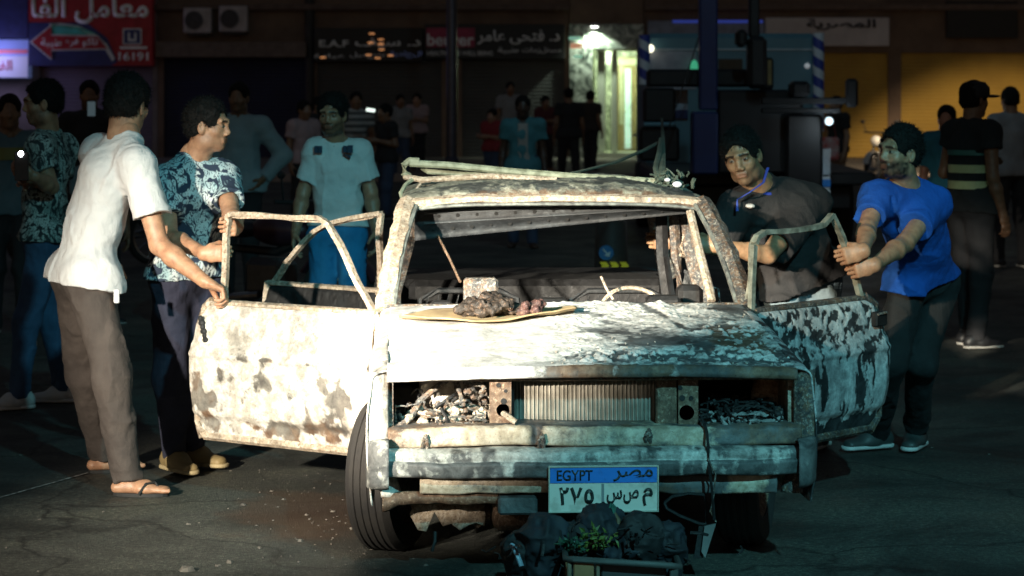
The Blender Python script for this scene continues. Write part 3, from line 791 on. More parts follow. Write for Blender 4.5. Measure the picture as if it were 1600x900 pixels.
motorcycle('white motorcycle parked in front of the yellow shutters', (tx(1388, 44.5), 44.5, 0), R(-125), M('bike_white', (0.78, 0.76, 0.74), 0.35))
motorcycle('dark motorcycle under the purple grey shutter', (tx(150, 24), 24.0, 0), R(-150), M('bike_blue', (0.03, 0.035, 0.06), 0.35))
# ================================================================== the burnt car
CAR = (0.30, 8.70, 0.0); CYAW = R(3.4)
car = empty('burnt_car', CAR, CYAW)
tag(car, 'burnt out saloon car with open doors, bare radiator and scorched white paint', 'car')
_c, _s = math.cos(CYAW), math.sin(CYAW)
def cl(px, py, v):
    """photo pixel at car depth v -> car coordinates"""
    u = 0.0
    for _ in range(6):
        y = CAR[1] + u * _s + v * _c
        u = ((px - CX) * y / F - CAR[0] + v * _s) / _c
    return np.array((u, v, CAMH - (py - HZ) * y / F))

def burnt(name, ash0=(0.52, 0.48, 0.42), ash1=(0.80, 0.77, 0.72), char0=(0.030, 0.030, 0.031), char1=(0.13, 0.14, 0.145), attr=True, ashamt=0.4, rustamt=0.3, sc=1.0, rough=0.72, edge=(0.74, 0.86, 0.99)):
    if name in _mats: return _mats[name]
    m = bpy.data.materials.new(name); nt, bs = nodes_of(m); vec = objco(nt)
    c0 = ramp(nt, tex_noise(nt, 9 * sc, 6, 0.65, vec, 0.6), [(0.35, char0), (0.62, char1)])
    rc = ramp(nt, tex_noise(nt, 24 * sc, 5, 0.7, vec), [(0.3, (0.075, 0.042, 0.026)), (0.5, (0.16, 0.098, 0.062)), (0.7, (0.27, 0.19, 0.13))])
    ac = ramp(nt, tex_noise(nt, 16 * sc, 6, 0.7, vec), [(0.28, tuple(x * 0.62 for x in ash0)), (0.45, ash0), (0.62, ash1)])
    def fac(nm, amt, s_):
        fine = tex_noise(nt, s_, 6, 0.72, vec, 0.4)
        if attr:
            a = nt.nodes.new('ShaderNodeAttribute'); a.attribute_name = nm
            ad = nt.nodes.new('ShaderNodeMath'); ad.operation = 'MULTIPLY_ADD'; ad.inputs[1].default_value = 0.9; 
            nt.links.new(fine, ad.inputs[0]); nt.links.new(a.outputs['Fac'], ad.inputs[2])
            return ramp(nt, ad.outputs[0], [(edge[0], (0, 0, 0)), (edge[1], (0.5, 0.5, 0.5)), (edge[2], (1, 1, 1))])
        return ramp(nt, fine, [(0.56 - 0.25 * amt, (0, 0, 0)), (0.68 - 0.25 * amt, (1, 1, 1))])
    c1 = mixc(nt, fac('rust', rustamt, 13 * sc), c0, rc)
    c2 = mixc(nt, fac('ash', ashamt, 30 * sc), c1, ac)
    spk = ramp(nt, tex_noise(nt, 95 * sc, 4, 0.75, vec, 0.5), [(0.30, (0.22, 0.20, 0.18)), (0.44, (1, 1, 1))])
    soot = ramp(nt, tex_noise(nt, 3.4 * sc, 6, 0.68, objco(nt, (1, 1, 0.45)), 0.8), [(0.36, (0.42, 0.42, 0.43)), (0.56, (1, 1, 1))])
    for extra, am in ((spk, 0.75), (soot, 0.8)):
        mm_ = nt.nodes.new('ShaderNodeMix'); mm_.data_type = 'RGBA'; mm_.blend_type = 'MULTIPLY'; mm_.inputs[0].default_value = am
        nt.links.new(c2, mm_.inputs[6]); nt.links.new(extra, mm_.inputs[7]); c2 = mm_.outputs[2]
    nt.links.new(c2, bs.inputs['Base Color'])
    rr = ramp(nt, tex_noise(nt, 20 * sc, 4, 0.6, vec), [(0.3, (rough - 0.22,) * 3), (0.7, (min(1, rough + 0.12),) * 3)])
    nt.links.new(rr, bs.inputs['Roughness'])
    bs.inputs['Metallic'].default_value = 0.0
    h = nt.nodes.new('ShaderNodeMath'); h.operation = 'ADD'
    nt.links.new(tex_noise(nt, 45 * sc, 5, 0.7, vec), h.inputs[0]); nt.links.new(c2, h.inputs[1])
    bump(nt, bs, h.outputs[0], 0.45, 0.006)
    _mats[name] = m
    return m
def warp(pts, n=4, amp=0.006, seed=0):
    """resample a path and buckle it a little"""
    pts = [np.asarray(p, float) for p in pts]; out = []
    for a, b in zip(pts[:-1], pts[1:]):
        for k in range(n): out.append(a + (b - a) * k / n)
    out.append(pts[-1])
    return [p + amp * np.array([float(vnoise(np.array(p[0] * 9 + seed), np.array(p[1] * 9 + i * 5.0), np.array(p[2] * 9))) for i in range(3)]) for p in out]
m_panel = burnt('scorched_panel')
m_hood = burnt('scorched_hood', (0.64, 0.63, 0.60), (0.84, 0.83, 0.80), (0.040, 0.042, 0.044), (0.15, 0.165, 0.17))
m_panel_r = burnt('scorched_panel_mottled', (0.46, 0.48, 0.48), (0.74, 0.75, 0.74), (0.010, 0.012, 0.014), (0.05, 0.056, 0.06), sc=1.6, edge=(0.80, 0.87, 0.95))
m_burnt = burnt('burnt_steel', (0.30, 0.28, 0.24), (0.46, 0.44, 0.38), attr=False, ashamt=0.2, rustamt=0.4, char1=(0.10, 0.10, 0.10), sc=2.6)
m_tan = burnt('rusty_tan_steel', (0.42, 0.33, 0.24), (0.62, 0.54, 0.44), (0.06, 0.045, 0.035), (0.16, 0.11, 0.08), attr=False, ashamt=0.8, rustamt=0.9, sc=3.2)
m_rusty = burnt('rusty_orange_steel', (0.40, 0.28, 0.19), (0.52, 0.42, 0.32), (0.07, 0.045, 0.03), (0.15, 0.09, 0.05), attr=False, ashamt=0.1, rustamt=1.2, sc=2.4)
m_charred = burnt('charred_black', (0.06, 0.06, 0.06), (0.13, 0.13, 0.13), (0.004, 0.004, 0.0045), (0.014, 0.0145, 0.016), attr=False, ashamt=-0.35, rustamt=-0.6, sc=1.6)
m_roofm = burnt('scorched_roof', (0.26, 0.26, 0.20), (0.46, 0.46, 0.38), (0.03, 0.034, 0.034), (0.12, 0.13, 0.12), sc=2.4)

def panel(name, G, m, parent=car, th=0.006, ash=None, rust=None, smooth=True, loc=None, rz=0.0, off=0.0):
    """sheet from a grid of points G[i, j, 3] with thickness"""
    a, b = G.shape[:2]
    i = np.arange(a - 1)[:, None] * b + np.arange(b - 1)[None]
    Q = np.stack([i, i + 1, i + 1 + b, i + b], -1).reshape(-1, 4)
    at = {}
    if ash is not None: at['ash'] = np.broadcast_to(ash, (a, b)).ravel()
    if rust is not None: at['rust'] = np.broadcast_to(rust, (a, b)).ravel()
    o = mesh_obj(name, np_mesh(name, G.reshape(-1, 3), Q, at), m, parent, smooth)
    s_ = o.modifiers.new('thickness', 'SOLIDIFY'); s_.thickness = th; s_.offset = off
    if loc is not None: o.location = loc; o.rotation_euler = (0, 0, rz)
    return o

# ---- hood
ns, nt_ = 260, 170
t = np.concatenate([np.linspace(-0.05, 0, 9)[:-1], np.linspace(0, 1, nt_)])
S_, T_ = np.meshgrid(np.linspace(-1, 1, ns), t)
tc = np.clip(T_, 0, 1)
hw = 0.748 - 0.022 * tc
U = S_ * hw
Vv = 0.085 + 1.165 * tc
W = 0.772 + 0.128 * tc ** 0.92 - 0.014 * S_ ** 2 + 0.010 * np.exp(-((np.abs(S_) - 0.52) / 0.05) ** 2) * tc
lip = np.clip(-T_ / 0.05, 0, 1)
W = W - 0.042 * lip; Vv = Vv - 0.016 * np.sin(lip * 2.4)
W = W + 0.012 * fbm(U * 2.2, Vv * 2.2, 0.3, 3) * tc + 0.004 * fbm(U * 7, Vv * 7, 1.7, 2)
ash = 0.53 + 0.55 * fbm(U * 5.5 + 2, Vv * 7, 4.4, 5) + 0.20 * fbm(U * 22, Vv * 22, 2.4, 3)
ash += 0.50 * sstep(0.12, -0.25, U)                                   # left half: denser ash, with headlight glare painted in as white
ash += 0.28 * np.exp(-((tc - 0.14) / 0.10) ** 2) * sstep(-0.2, 0.1, U)  # flaking crust along the front
ash -= 0.42 * np.exp(-((tc - 0.42 - 0.16 * fbm(U * 3, 0.2, 7, 2) - 0.25 * (0.3 - U)) / 0.10) ** 2) * sstep(0.0, 0.2, U)
ash -= 0.60 * np.exp(-((tc - 0.93) / 0.06) ** 2) * sstep(0.45, 0.7, U)
ash -= 0.55 * np.exp(-(((U + 0.63) / 0.035) ** 2 + ((tc - 0.82) / 0.11) ** 2)) + 0.35 * np.exp(-(((U + 0.68) / 0.08) ** 2 + ((tc - 0.83) / 0.03) ** 2))
ash -= 0.4 * np.exp(-(((U - 0.30 - 0.25 * (1 - tc)) / 0.02) ** 2)) * sstep(0.45, 0.6, tc)  # diagonal cast-shadow streak painted in by thinning the ash
ash = np.where(T_ < 0.01, 0.10 + 0.75 * sstep(-0.05, -0.4, U) + 0.25 * fbm(U * 14, Vv * 30, 2, 3) + 0.35 * sstep(0.3, 0.55, fbm(U * 9, 0.1, 3, 3)), ash)
edge = sstep(0.04, 0.0, T_) * 1.0
rust = 0.12 + 0.3 * fbm(U * 6, Vv * 6, 9.1, 4) + 0.30 * sstep(0.03, 0.0, T_)
rust += 0.35 * np.exp(-(((U - 0.62) / 0.10) ** 2 + ((tc - 0.35) / 0.2) ** 2))
band = np.exp(-((tc - 0.12 - 0.05 * fbm(U * 5, 0.3, 2, 3)) / 0.11) ** 2) * sstep(-0.25, 0.05, U) + 0.9 * np.exp(-(((U - 0.60) / 0.13) ** 2 + ((tc - 0.45) / 0.22) ** 2)) + 0.5 * np.exp(-(((U - 0.35) / 0.15) ** 2 + ((tc - 0.95) / 0.05) ** 2))
band = np.clip(band, 0, 1) * (T_ > 0.008)
pop = sstep(0.02, 0.30, fbm(U * 34, Vv * 26, 6.6, 3))
ash = ash * (1 - band) + band * (0.15 + 0.95 * pop + 0.3 * fbm(U * 60, Vv * 60, 1.1, 2))
rust = rust + 0.45 * np.exp(-(((U - 0.60) / 0.13) ** 2 + ((tc - 0.45) / 0.22) ** 2))
W = W + 0.013 * band * pop * (0.6 + 0.5 * fbm(U * 70, Vv * 70, 3.1, 2))
crust = sstep(0.35, 0.6, ash) * (0.4 + 0.6 * sstep(-0.1, 0.5, fbm(U * 60, Vv * 60, 5, 2)))
W = W + 0.0075 * crust * sstep(-0.25, 0.05, U) * (T_ > 0.01)
panel('hood', np.stack([U, Vv, W], -1), m_hood, th=0.012, ash=ash, rust=rust, off=-1)
# peeled flakes lying on the hood
rf = np.random.RandomState(5)
fl = MB()
for k in range(110):
    u_ = rf.uniform(-0.15, 0.72); tt = abs(rf.normal(0.0, 0.16)) + 0.015 if rf.rand() < 0.7 else rf.uniform(0.0, 0.98)
    if tt > 0.98: continue
    v_ = 0.085 + 1.165 * tt; w_0 = 0.772 + 0.128 * tt ** 0.92 - 0.014 * (u_ / 0.74) ** 2 + 0.006
    w_0 += 0.012 * float(fbm(np.array(u_ * 2.2), np.array(v_ * 2.2), 0.3, 3)) * tt
    r_ = rf.uniform(0.002, 0.006)
    a0 = rf.uniform(0, 6.28); n_ = 5
    ring = [(u_ + r_ * rf.uniform(0.5, 1.2) * math.cos(a0 + 6.28 * q / n_), v_ + r_ * rf.uniform(0.5, 1.2) * math.sin(a0 + 6.28 * q / n_), w_0 + rf.uniform(-0.002, 0.003)) for q in range(n_)]
    fl.add(ring + [(x, y, z - 0.004) for x, y, z in ring], [tuple(range(n_)), tuple(range(2 * n_ - 1, n_ - 1, -1))] + [(q, (q + 1) % n_, (q + 1) % n_ + n_, q + n_) for q in range(n_)])
o = fl.build('paint_flakes', M('ash_flake', (0.50, 0.47, 0.41), 0.85, c2=(0.22, 0.20, 0.17), scale=30), car); tag(o, kind='stuff')

# ---- fenders: side skin with wheel arch, rolled top, front flange
for sg, nm in ((-1, m_panel), (1, m_panel_r)):
    vv = np.linspace(0.085, 1.25, 90); q = np.linspace(0, 1, 40)
    VV, QQ = np.meshgrid(vv, q)
    arch = np.where(np.abs(VV - 0.72) < 0.37, 0.31 + np.sqrt(np.maximum(0, 0.37 ** 2 - (VV - 0.72) ** 2)) * 0.98, 0.27)
    arch = np.maximum(arch, 0.27)
    topw = 0.755 + 0.125 * ((VV - 0.085) / 1.165) ** 0.92
    side = np.clip(QQ / 0.82, 0, 1); roll = np.clip((QQ - 0.82) / 0.18, 0, 1)
    Ww = arch + (topw - 0.03 - arch) * side + 0.032 * np.sin(roll * 1.5708)
    Uu = 0.800 + 0.022 * np.sin(side * 3.0) - 0.058 * (1 - np.cos(roll * 1.5708)) - 0.035 * ((VV - 0.085) / 1.165)
    Uu = Uu + 0.008 * fbm(VV * 5, Ww * 5, sg * 2.0, 3)
    a_ = 0.45 + 0.5 * fbm(VV * 8, Ww * 8, 5 + sg, 4) + (0.2 if sg < 0 else -0.05)
    panel('fender', np.stack([sg * Uu, VV, Ww], -1), nm, ash=a_, rust=0.2 + 0.4 * fbm(VV * 7, Ww * 7, 1 + sg, 3))
    # flange beside the headlamp opening
    z = np.linspace(0.30, 0.752, 40); x = np.linspace(0, 1, 12)
    XX, ZZ = np.meshgrid(x, z)
    Uf = 0.742 + 0.072 * XX - 0.045 * sstep(0.45, 0.30, ZZ) * 1.0
    Vf = 0.10 + 0.03 * (1 - np.sin(XX * 1.57)) - 0.01 * np.sin(XX * 3.14) + 0.006 * fbm(ZZ * 14, XX, 2 + sg, 2)
    panel('fender_flange', np.stack([sg * Uf, Vf, ZZ], -1), m_panel if sg < 0 else m_burnt, ash=0.62 + 0.35 * fbm(XX * 2, ZZ * 12, 3, 3), rust=0.35 + 0.4 * fbm(XX, ZZ * 9, 1, 3))

# ---- nose: crossmember, lamp plates, radiator, lower beam
MB().bbox((-0.745, 0.125, 0.712), (0.745, 0.19, 0.742), 0.006).build('upper_crossmember', m_rusty, car)
def plate_with_hole(u0, u1, w0, w1, v, hc, hr, m, name='lamp_plate'):
    mb = MB(); n = 24
    sq = []
    for k in range(n):
        t_ = 2 * math.pi * k / n; c_, s__ = math.cos(t_), math.sin(t_)
        L = 1e9
        if c_ > 1e-6: L = min(L, (u1 - hc[0]) / c_)
        if c_ < -1e-6: L = min(L, (u0 - hc[0]) / c_)
        if s__ > 1e-6: L = min(L, (w1 - hc[1]) / s__)
        if s__ < -1e-6: L = min(L, (w0 - hc[1]) / s__)
        sq.append((hc[0] + L * c_, hc[1] + L * s__))
    cor = [(u1, w1), (u0, w1), (u0, w0), (u1, w0)]
    vs = []
    for vv_ in (v, v + 0.012):
        vs += [(p[0], vv_, p[1]) for p in sq] + [(hc[0] + hr * math.cos(2 * math.pi * k / n), vv_, hc[1] + hr * math.sin(2 * math.pi * k / n)) for k in range(n)] + [(c_[0], vv_, c_[1]) for c_ in cor]
    N = 2 * n + 4; fs = []
    for b in (0, N):
        fs += [(b + k, b + (k + 1) % n, b + n + (k + 1) % n, b + n + k) for k in range(n)]
        for ci, c_ in enumerate(cor):
            ang = math.atan2(c_[1] - hc[1], c_[0] - hc[0]) % (2 * math.pi); k = int(ang / (2 * math.pi / n)) % n
            fs.append((b + k, b + (k + 1) % n, b + 2 * n + ci))
    fs += [(n + k, n + (k + 1) % n, N + n + (k + 1) % n, N + n + k) for k in range(n)]
    mb.add(vs, fs)
    return mb.build(name, m, car)
dots = []
pl, pr = cl(765, 670, 0.135), cl(799, 588, 0.135)
plate_with_hole(pl[0], pr[0], 0.535, 0.722, 0.135, (cl(786, 640, 0.135)[0], cl(786, 641, 0.135)[2]), 0.024, m_rusty)
dots += [(779, 602, 4), (790, 611, 3), (787, 627, 5)]
pl, pr = cl(1060, 670, 0.135), cl(1091, 588, 0.135)
plate_with_hole(pl[0], pr[0], 0.535, 0.722, 0.135, (cl(1073, 645, 0.135)[0], cl(1073, 645, 0.135)[2]), 0.028, m_rusty)
dots += [(1063, 606, 4), (1066, 622, 5), (1080, 622, 4)]
for px, py, r_ in dots:
    p = cl(px, py, 0.133); MB().lathe([(r_ * 0.0022, -0.001), (r_ * 0.0022, 0.004)], p, 1, 12).build('bolt_hole', m_charred, car)
p0, p1 = cl(1025, 670, 0.15), cl(1060, 588, 0.15)
MB().bbox((p0[0], 0.15, 0.535), (p1[0] - 0.003, 0.18, 0.72), 0.006).build('radiator_side_plate', m_rusty, car)
p0 = cl(800, 670, 0.22)
MB().bbox((p0[0] - 0.005, 0.155, 0.54), (p0[0] + 0.004, 0.25, 0.72), 0.003).build('radiator_edge', m_charred, car)
rad = MB().box((cl(800, 0, 0.24)[0] + 0.01, 0.238, 0.54), (cl(1026, 0, 0.24)[0], 0.30, 0.715)).build('radiator', M('radiator_core', (0.06, 0.065, 0.05), 0.6, 0.2, c2=(0.03, 0.035, 0.03), scale=40, bscale=220, bstr=1.0), car)
fins = MB(); rr_ = np.random.RandomState(3)
f0, f1 = cl(804, 0, 0.225)[0], cl(1025, 0, 0.225)[0]
for k in range(34):
    x = f0 + (f1 - f0) * (k + 0.5) / 34 + rr_.normal(0, 0.0006)
    b = rr_.normal(0, 0.0012)
    fins.add([(x - 0.0017, 0.222, 0.545), (x + 0.0017, 0.222, 0.545), (x + 0.0017 + b, 0.222, 0.708), (x - 0.0017 + b, 0.222, 0.708),
              (x - 0.0017, 0.238, 0.545), (x + 0.0017, 0.238, 0.545), (x + 0.0017 + b, 0.238, 0.708), (x - 0.0017 + b, 0.238, 0.708)],
             [(0, 1, 2, 3), (1, 5, 6, 2), (4, 0, 3, 7), (3, 2, 6, 7), (0, 4, 5, 1)])
for k in range(60):
    z = 0.55 + 0.158 * (k + 0.5) / 60
    fins.box((f0, 0.229, z - 0.0006), (f1, 0.2375, z + 0.0006))
tag(fins.build('radiator_fins', M('fin_metal', (0.44, 0.41, 0.35), 0.5, 0.3, c2=(0.24, 0.22, 0.18), scale=14), rad), kind='stuff')
MB().box((cl(800, 0, 0.22)[0], 0.20, 0.712), (cl(1060, 0, 0.22)[0], 0.30, 0.735)).build('radiator_top', m_rusty, car)
MB().tube([cl(786, 646, 0.13), cl(795, 652, 0.10), cl(806, 660, 0.09)], 0.011, 8).build('hose_stub', m_tan, car)
# lower beam under the lamps, kinked
u = np.linspace(-0.745, 0.765, 150); q = np.linspace(0, 1, 18)
UU, QQ = np.meshgrid(u, q)
prof_v = np.interp(QQ, [0, 0.22, 0.36, 0.88, 1.0], [0.235, 0.115, 0.088, 0.080, 0.13]); prof_w = np.interp(QQ, [0, 0.22, 0.36, 0.88, 1.0], [0.553, 0.550, 0.540, 0.487, 0.478])
kink = np.exp(-((UU + 0.205) / 0.018) ** 2)
Vb = prof_v + 0.03 * kink * np.sin(QQ * 3.14) + 0.014 * fbm(UU * 4, QQ, 3, 3)
Wb = prof_w - 0.012 * (UU < -0.56) * (-(UU + 0.56)) * 4 + 0.011 * fbm(UU * 4, 0.2, 8, 3)
a_ = 0.55 - 0.65 * sstep(0.33, 0.62, UU) + 0.35 * fbm(UU * 9, QQ * 2, 2, 4) - 0.8 * kink - 0.25 * sstep(-0.5, -0.7, UU) - 0.3 * (QQ < 0.25)
panel('lower_beam', np.stack([UU, Vb, Wb], -1), burnt('scorched_beam', (0.44, 0.36, 0.26), (0.66, 0.58, 0.46)), ash=a_, rust=0.30 + 0.45 * fbm(UU * 7, QQ, 6, 3) + 0.25 * sstep(-0.5, -0.7, UU), th=0.008)
for px, py in ((846, 688), (1013, 680), (664, 690)):
    p = cl(px, py, 0.07); mb = MB()
    for k in range(5):
        mb.tube([p + np.array((0.008 * math.sin(k * 2), -0.006, 0.026 - 0.004 * k)), p + np.array((0.010 * math.cos(k * 3), -0.008, 0.0)), p + np.array((0.009 * math.sin(k * 4 + 1), 0.004, -0.028 + 0.004 * k))], 0.006, 6)
    mb.build('melted_clip', m_burnt, car)

# ---- bumper
u = np.linspace(-0.755, 0.765, 240); q = np.linspace(0, 1, 26)
UU, QQ = np.meshgrid(u, q)
qs = [0, 0.20, 0.34, 0.48, 0.56, 0.90, 1.0]
Vb = np.interp(QQ, qs, [0.12, 0.045, 0.010, 0.012, -0.006, 0.002, 0.05]); Wb = np.interp(QQ, qs, [0.476, 0.474, 0.464, 0.436, 0.428, 0.384, 0.377])
Vb = Vb + 0.045 * np.abs(UU / 0.75) ** 6 + 0.014 * fbm(UU * 4, QQ * 2, 1, 3); Wb = Wb + 0.012 * fbm(UU * 2.6, 0.4, 5, 3) + 0.004 * fbm(UU * 16, QQ * 3, 2, 2)
drip = fbm(UU * 26, QQ * 1.2, 4.4, 3)
a_ = np.where(QQ < 0.50, 0.60, 0.16) + 0.40 * fbm(UU * 12, QQ * 4, 7.7, 4) + 0.65 * drip - 0.2 * sstep(0.2, 0.6, UU) * (QQ < 0.5)
panel('bumper', np.stack([UU, Vb, Wb], -1), burnt('scorched_bumper', (0.40, 0.41, 0.38), (0.68, 0.68, 0.63), (0.045, 0.05, 0.052), (0.16, 0.165, 0.165), sc=1.4), ash=a_, rust=-0.05 + 0.3 * drip, th=0.008)
bump_o = bpy.data.objects['bumper']
for sg in (-1, 1):
    vv = np.linspace(0, 1, 14); q = np.linspace(0, 1, 16); VV, QQ = np.meshgrid(vv, q)
    ang = VV * 1.45
    Uc = sg * (0.742 + 0.080 * np.sin(ang)); Vc = 0.01 + 0.13 * (1 - np.cos(ang)) + 0.10 * np.clip(VV - 0.8, 0, 1) * 5 * 0.35
    Wc = np.interp(QQ, [0, 0.12, 0.9, 1], [0.508, 0.502, 0.345, 0.335]) + 0.01 * sg * (VV - 0.5)
    Vc = Vc + np.interp(QQ, [0, 0.15, 0.85, 1], [0.05, 0, 0, 0.03]) + 0.006 * fbm(VV * 3, QQ * 4, 2 + sg, 3)
    panel('bumper_end_cap', np.stack([Uc, Vc, Wc], -1), burnt('scorched_bumper'), bump_o, ash=0.25 + 0.5 * fbm(VV * 4, QQ * 5, sg, 3) - (0.25 if sg > 0 else 0), rust=0.1 + 0 * VV, th=0.008)
# strip under the bumper and torn valance
u = np.linspace(-0.63, 0.67, 160); q = np.linspace(0, 1, 10); UU, QQ = np.meshgrid(u, q)
a_ = 0.55 + 0.4 * fbm(UU * 11, QQ * 2, 3.3, 4) - 0.7 * sstep(0.18, 0.3, UU) * sstep(0.55, 0.4, UU) - 0.5 * sstep(0.62, 0.67, UU)
panel('bumper_strip', np.stack([UU, 0.058 + 0.02 * np.abs(QQ - 0.5) + 0.004 * fbm(UU * 5, QQ, 2, 2), 0.376 + 0.008 * fbm(UU * 5, 0.1, 3, 3) - (0.060 + 0.012 * fbm(UU * 9, 0.3, 7, 3)) * QQ - 0.012 * sstep(0.2, 0.3, UU) * QQ], -1), burnt('scorched_beam'), bump_o, ash=a_, rust=0.3 + 0.3 * fbm(UU * 8, QQ, 5, 3), th=0.006)
u = np.linspace(-0.765, -0.345, 60); UU, QQ = np.meshgrid(u, q)
panel('valance', np.stack([UU, 0.09 + 0.06 * (QQ - 0.5) ** 2 + 0.005 * fbm(UU * 9, QQ * 2, 4, 3), 0.318 - (0.046 + 0.012 * fbm(UU * 14, 0.3, 3, 3)) * QQ - 0.02 * sstep(-0.70, -0.76, UU)], -1), m_rusty, th=0.005)
p0, p1 = cl(778, 803, 0.05), cl(839, 776, 0.05)
MB().bbox((p0[0], 0.02, p0[2]), (p1[0], 0.14, p1[2]), 0.008).build('tow_bracket', burnt('scorched_beam'), car)
MB().bbox((p0[0] - 0.01, 0.16, 0.16), (p0[0] + 0.16, 0.30, 0.30), 0.02).build('front_tow_member', m_rusty, car)
# torn underbody scraps
rs_ = np.random.RandomState(9)
top = [cl(640 + 13 * k, 788 + rs_.uniform(-2, 2), 0.24) for k in range(10)]
bot = [cl(640 + 13 * k, 812 + rs_.uniform(-14, 20), 0.24) for k in range(10)]
G = np.stack([np.array(top), (np.array(top) * 0.5 + np.array(bot) * 0.5) + rs_.normal(0, 0.006, (10, 3)), np.array(bot)], 0)
panel('underbody_scrap', G, m_tan, th=0.006, smooth=False)
G = np.stack([[cl(706 + 10 * k, 784, 0.28) for k in range(7)], [cl(706 + 10 * k, 822 + rs_.uniform(-5, 5), 0.28) for k in range(7)]], 0)
panel('underbody_scrap', np.array(G), m_rusty, th=0.006, smooth=False)

# ---- number plate
pa, pb = cl(857, 801, -0.025), cl(1029, 727, -0.025)
plate = MB().bbox((pa[0], -0.025, pa[2]), (pb[0], -0.013, pb[2]), 0.004).build('number_plate', M('plate_white', (0.60, 0.60, 0.53), 0.5, c2=(0.26, 0.23, 0.17), scale=9, lo=0.30, hi=0.52), car)
def pc(px, py): p = cl(px, py, -0.027); return p[0], p[2]
fr = MB(); th = 0.004
for a, b in (((pa[0], pa[2]), (pb[0], pa[2] + th)), ((pa[0], pb[2] - th), (pb[0], pb[2])), ((pa[0], pa[2] + th), (pa[0] + th, pb[2] - th)), ((pb[0] - th, pa[2] + th), (pb[0], pb[2] - th))):
    fr.box((a[0], -0.031, a[1]), (b[0], -0.0255, b[1]))
fr.build('plate_rim', M('plate_rim', (0.50, 0.50, 0.42), 0.4), plate)
b0, b1 = pc(859.5, 755), pc(1026.5, 730)
MB().box((b0[0], -0.0285, b0[1]), (b1[0], -0.0253, b1[1])).build('blue_band', M('plate_blue', (0.015, 0.17, 0.58), 0.45, c2=(0.015, 0.07, 0.22), scale=14, lo=0.30, hi=0.5), plate)
m_ink = M('plate_ink', (0.015, 0.025, 0.025), 0.5, bstr=0)
d0, d1 = pc(940, 799), pc(944, 756)
MB().box((d0[0], -0.0272, d0[1]), (d1[0], -0.0253, d1[1])).build('divider', M('plate_divider', (0.22, 0.25, 0.26), 0.5, bstr=0), plate)
def pbx(a, b, c, d): x0, z0 = pc(a, d); x1, z1 = pc(b, c); return (x0, x1, z0, z1)
lettering('EGYPT', pbx(870, 926, 734, 751), -0.0305, m_ink, plate, False, 0.01, depth=0.002)
lettering('مصر', pbx(958, 1020, 733, 752), -0.0305, m_ink, plate, True, 0.01, depth=0.002)
lettering('٢', pbx(874, 889, 761, 789), -0.0285, m_ink, plate, False, 0.03, depth=0.002)
lettering('٧', pbx(891, 910, 761, 788), -0.0285, m_ink, plate, False, 0.03, depth=0.002)
lettering('٥', pbx(913, 928, 764, 787), -0.0285, m_ink, plate, False, 0.03, depth=0.002)
lettering('س', pbx(948, 972, 765, 787), -0.0285, m_ink, plate, False, 0.02, depth=0.002)
lettering('ص', pbx(974, 998, 765, 787), -0.0285, m_ink, plate, False, 0.02, depth=0.002)
lettering('م', pbx(1004, 1020, 762, 790), -0.0285, m_ink, plate, False, 0.02, depth=0.002)

# ---- engine bay and lamp cavities
MB().box((-0.74, 0.95, 0.30), (0.74, 1.0, 0.80)).build('bulkhead', m_charred, car)
for sg in (-1, 1):
    MB().box((sg * 0.735 - 0.01, 0.15, 0.30), (sg * 0.735 + 0.01, 0.95, 0.745)).build('inner_wing', m_burnt if sg < 0 else m_tan, car)
MB().box((-0.73, 0.16, 0.50), (0.73, 0.95, 0.52)).build('engine_tray', m_charred, car)
g0, g1 = cl(655, 660, 0.40), cl(772, 585, 0.40)
G = np.zeros((14, 20, 3))
for i_ in range(14):
    for j_ in range(20):
        G[i_, j_] = (g0[0] + (g1[0] - g0[0]) * j_ / 19, 0.40 + 0.04 * float(vnoise(np.array(i_ * 0.4), np.array(j_ * 0.4), 2.2)), 0.53 + 0.20 * i_ / 13)
panel('battery_wall', G, burnt('ash_wall', attr=False, ashamt=1.15, rustamt=0.2, ash0=(0.6, 0.55, 0.47), ash1=(0.78, 0.73, 0.64)), th=0.006)
p = cl(622, 640, 0.33)
MB().lathe([(0.02, 0.05), (0.075, 0.02), (0.088, 0.0), (0.08, -0.012), (0.0, -0.02)], (p[0] + 0.01, 0.33, p[2] + 0.005), 1, 20).build('lamp_bucket', m_charred, car, True)
G = np.zeros((16, 16, 3))
g0, g1 = cl(1180, 655, 0.36), cl(1246, 588, 0.30)
for i_ in range(16):
    for j_ in range(16):
        n_ = float(fbm(np.array(i_ * 0.3), np.array(j_ * 0.3), 8.2, 3))
        edge_ = max(0, 1 - j_ / 4.0) * (0.5 + n_)
        G[i_, j_] = (g0[0] + (g1[0] - g0[0]) * j_ / 15 + 0.02 * n_, 0.42 - 0.10 * j_ / 15 + 0.04 * n_, 0.555 + 0.17 * i_ / 15)
panel('lamp_cavity_wall', G, m_tan, th=0.006)
def tangle(name, boxes, n, seed, m, r=(0.004, 0.010)):
    rg = np.random.RandomState(seed); mb = MB()
    for k in range(n):
        b = boxes[k % len(boxes)]; b = (np.array(b[0]) - (0.07, 0, 0), np.array(b[1]) + (0.07, 0, 0.0))
        b[0][0] = max(b[0][0], boxes[0][0][0]); b[1][0] = min(b[1][0], boxes[-1][1][0])
        p = np.array([rg.uniform(b[0][a], b[1][a]) for a in range(3)]); d = unit(rg.normal(0, 1, 3) * (1, 0.7, 0.8)); pts = [p]
        for q in range(rg.randint(7, 14)):
            d = unit(d + rg.normal(0, 0.38, 3)); p = p + d * rg.uniform(0.012, 0.022)
            p = np.clip(p, np.array(b[0]) - 0.01, np.array(b[1]) + 0.01); pts.append(p)
        mb.tube(pts, rg.uniform(*r), 5)
    o = mb.build(name, m, car, True); tag(o, kind='stuff'); return o
a0, a1 = cl(615, 670, 0.2), cl(764, 600, 0.2)
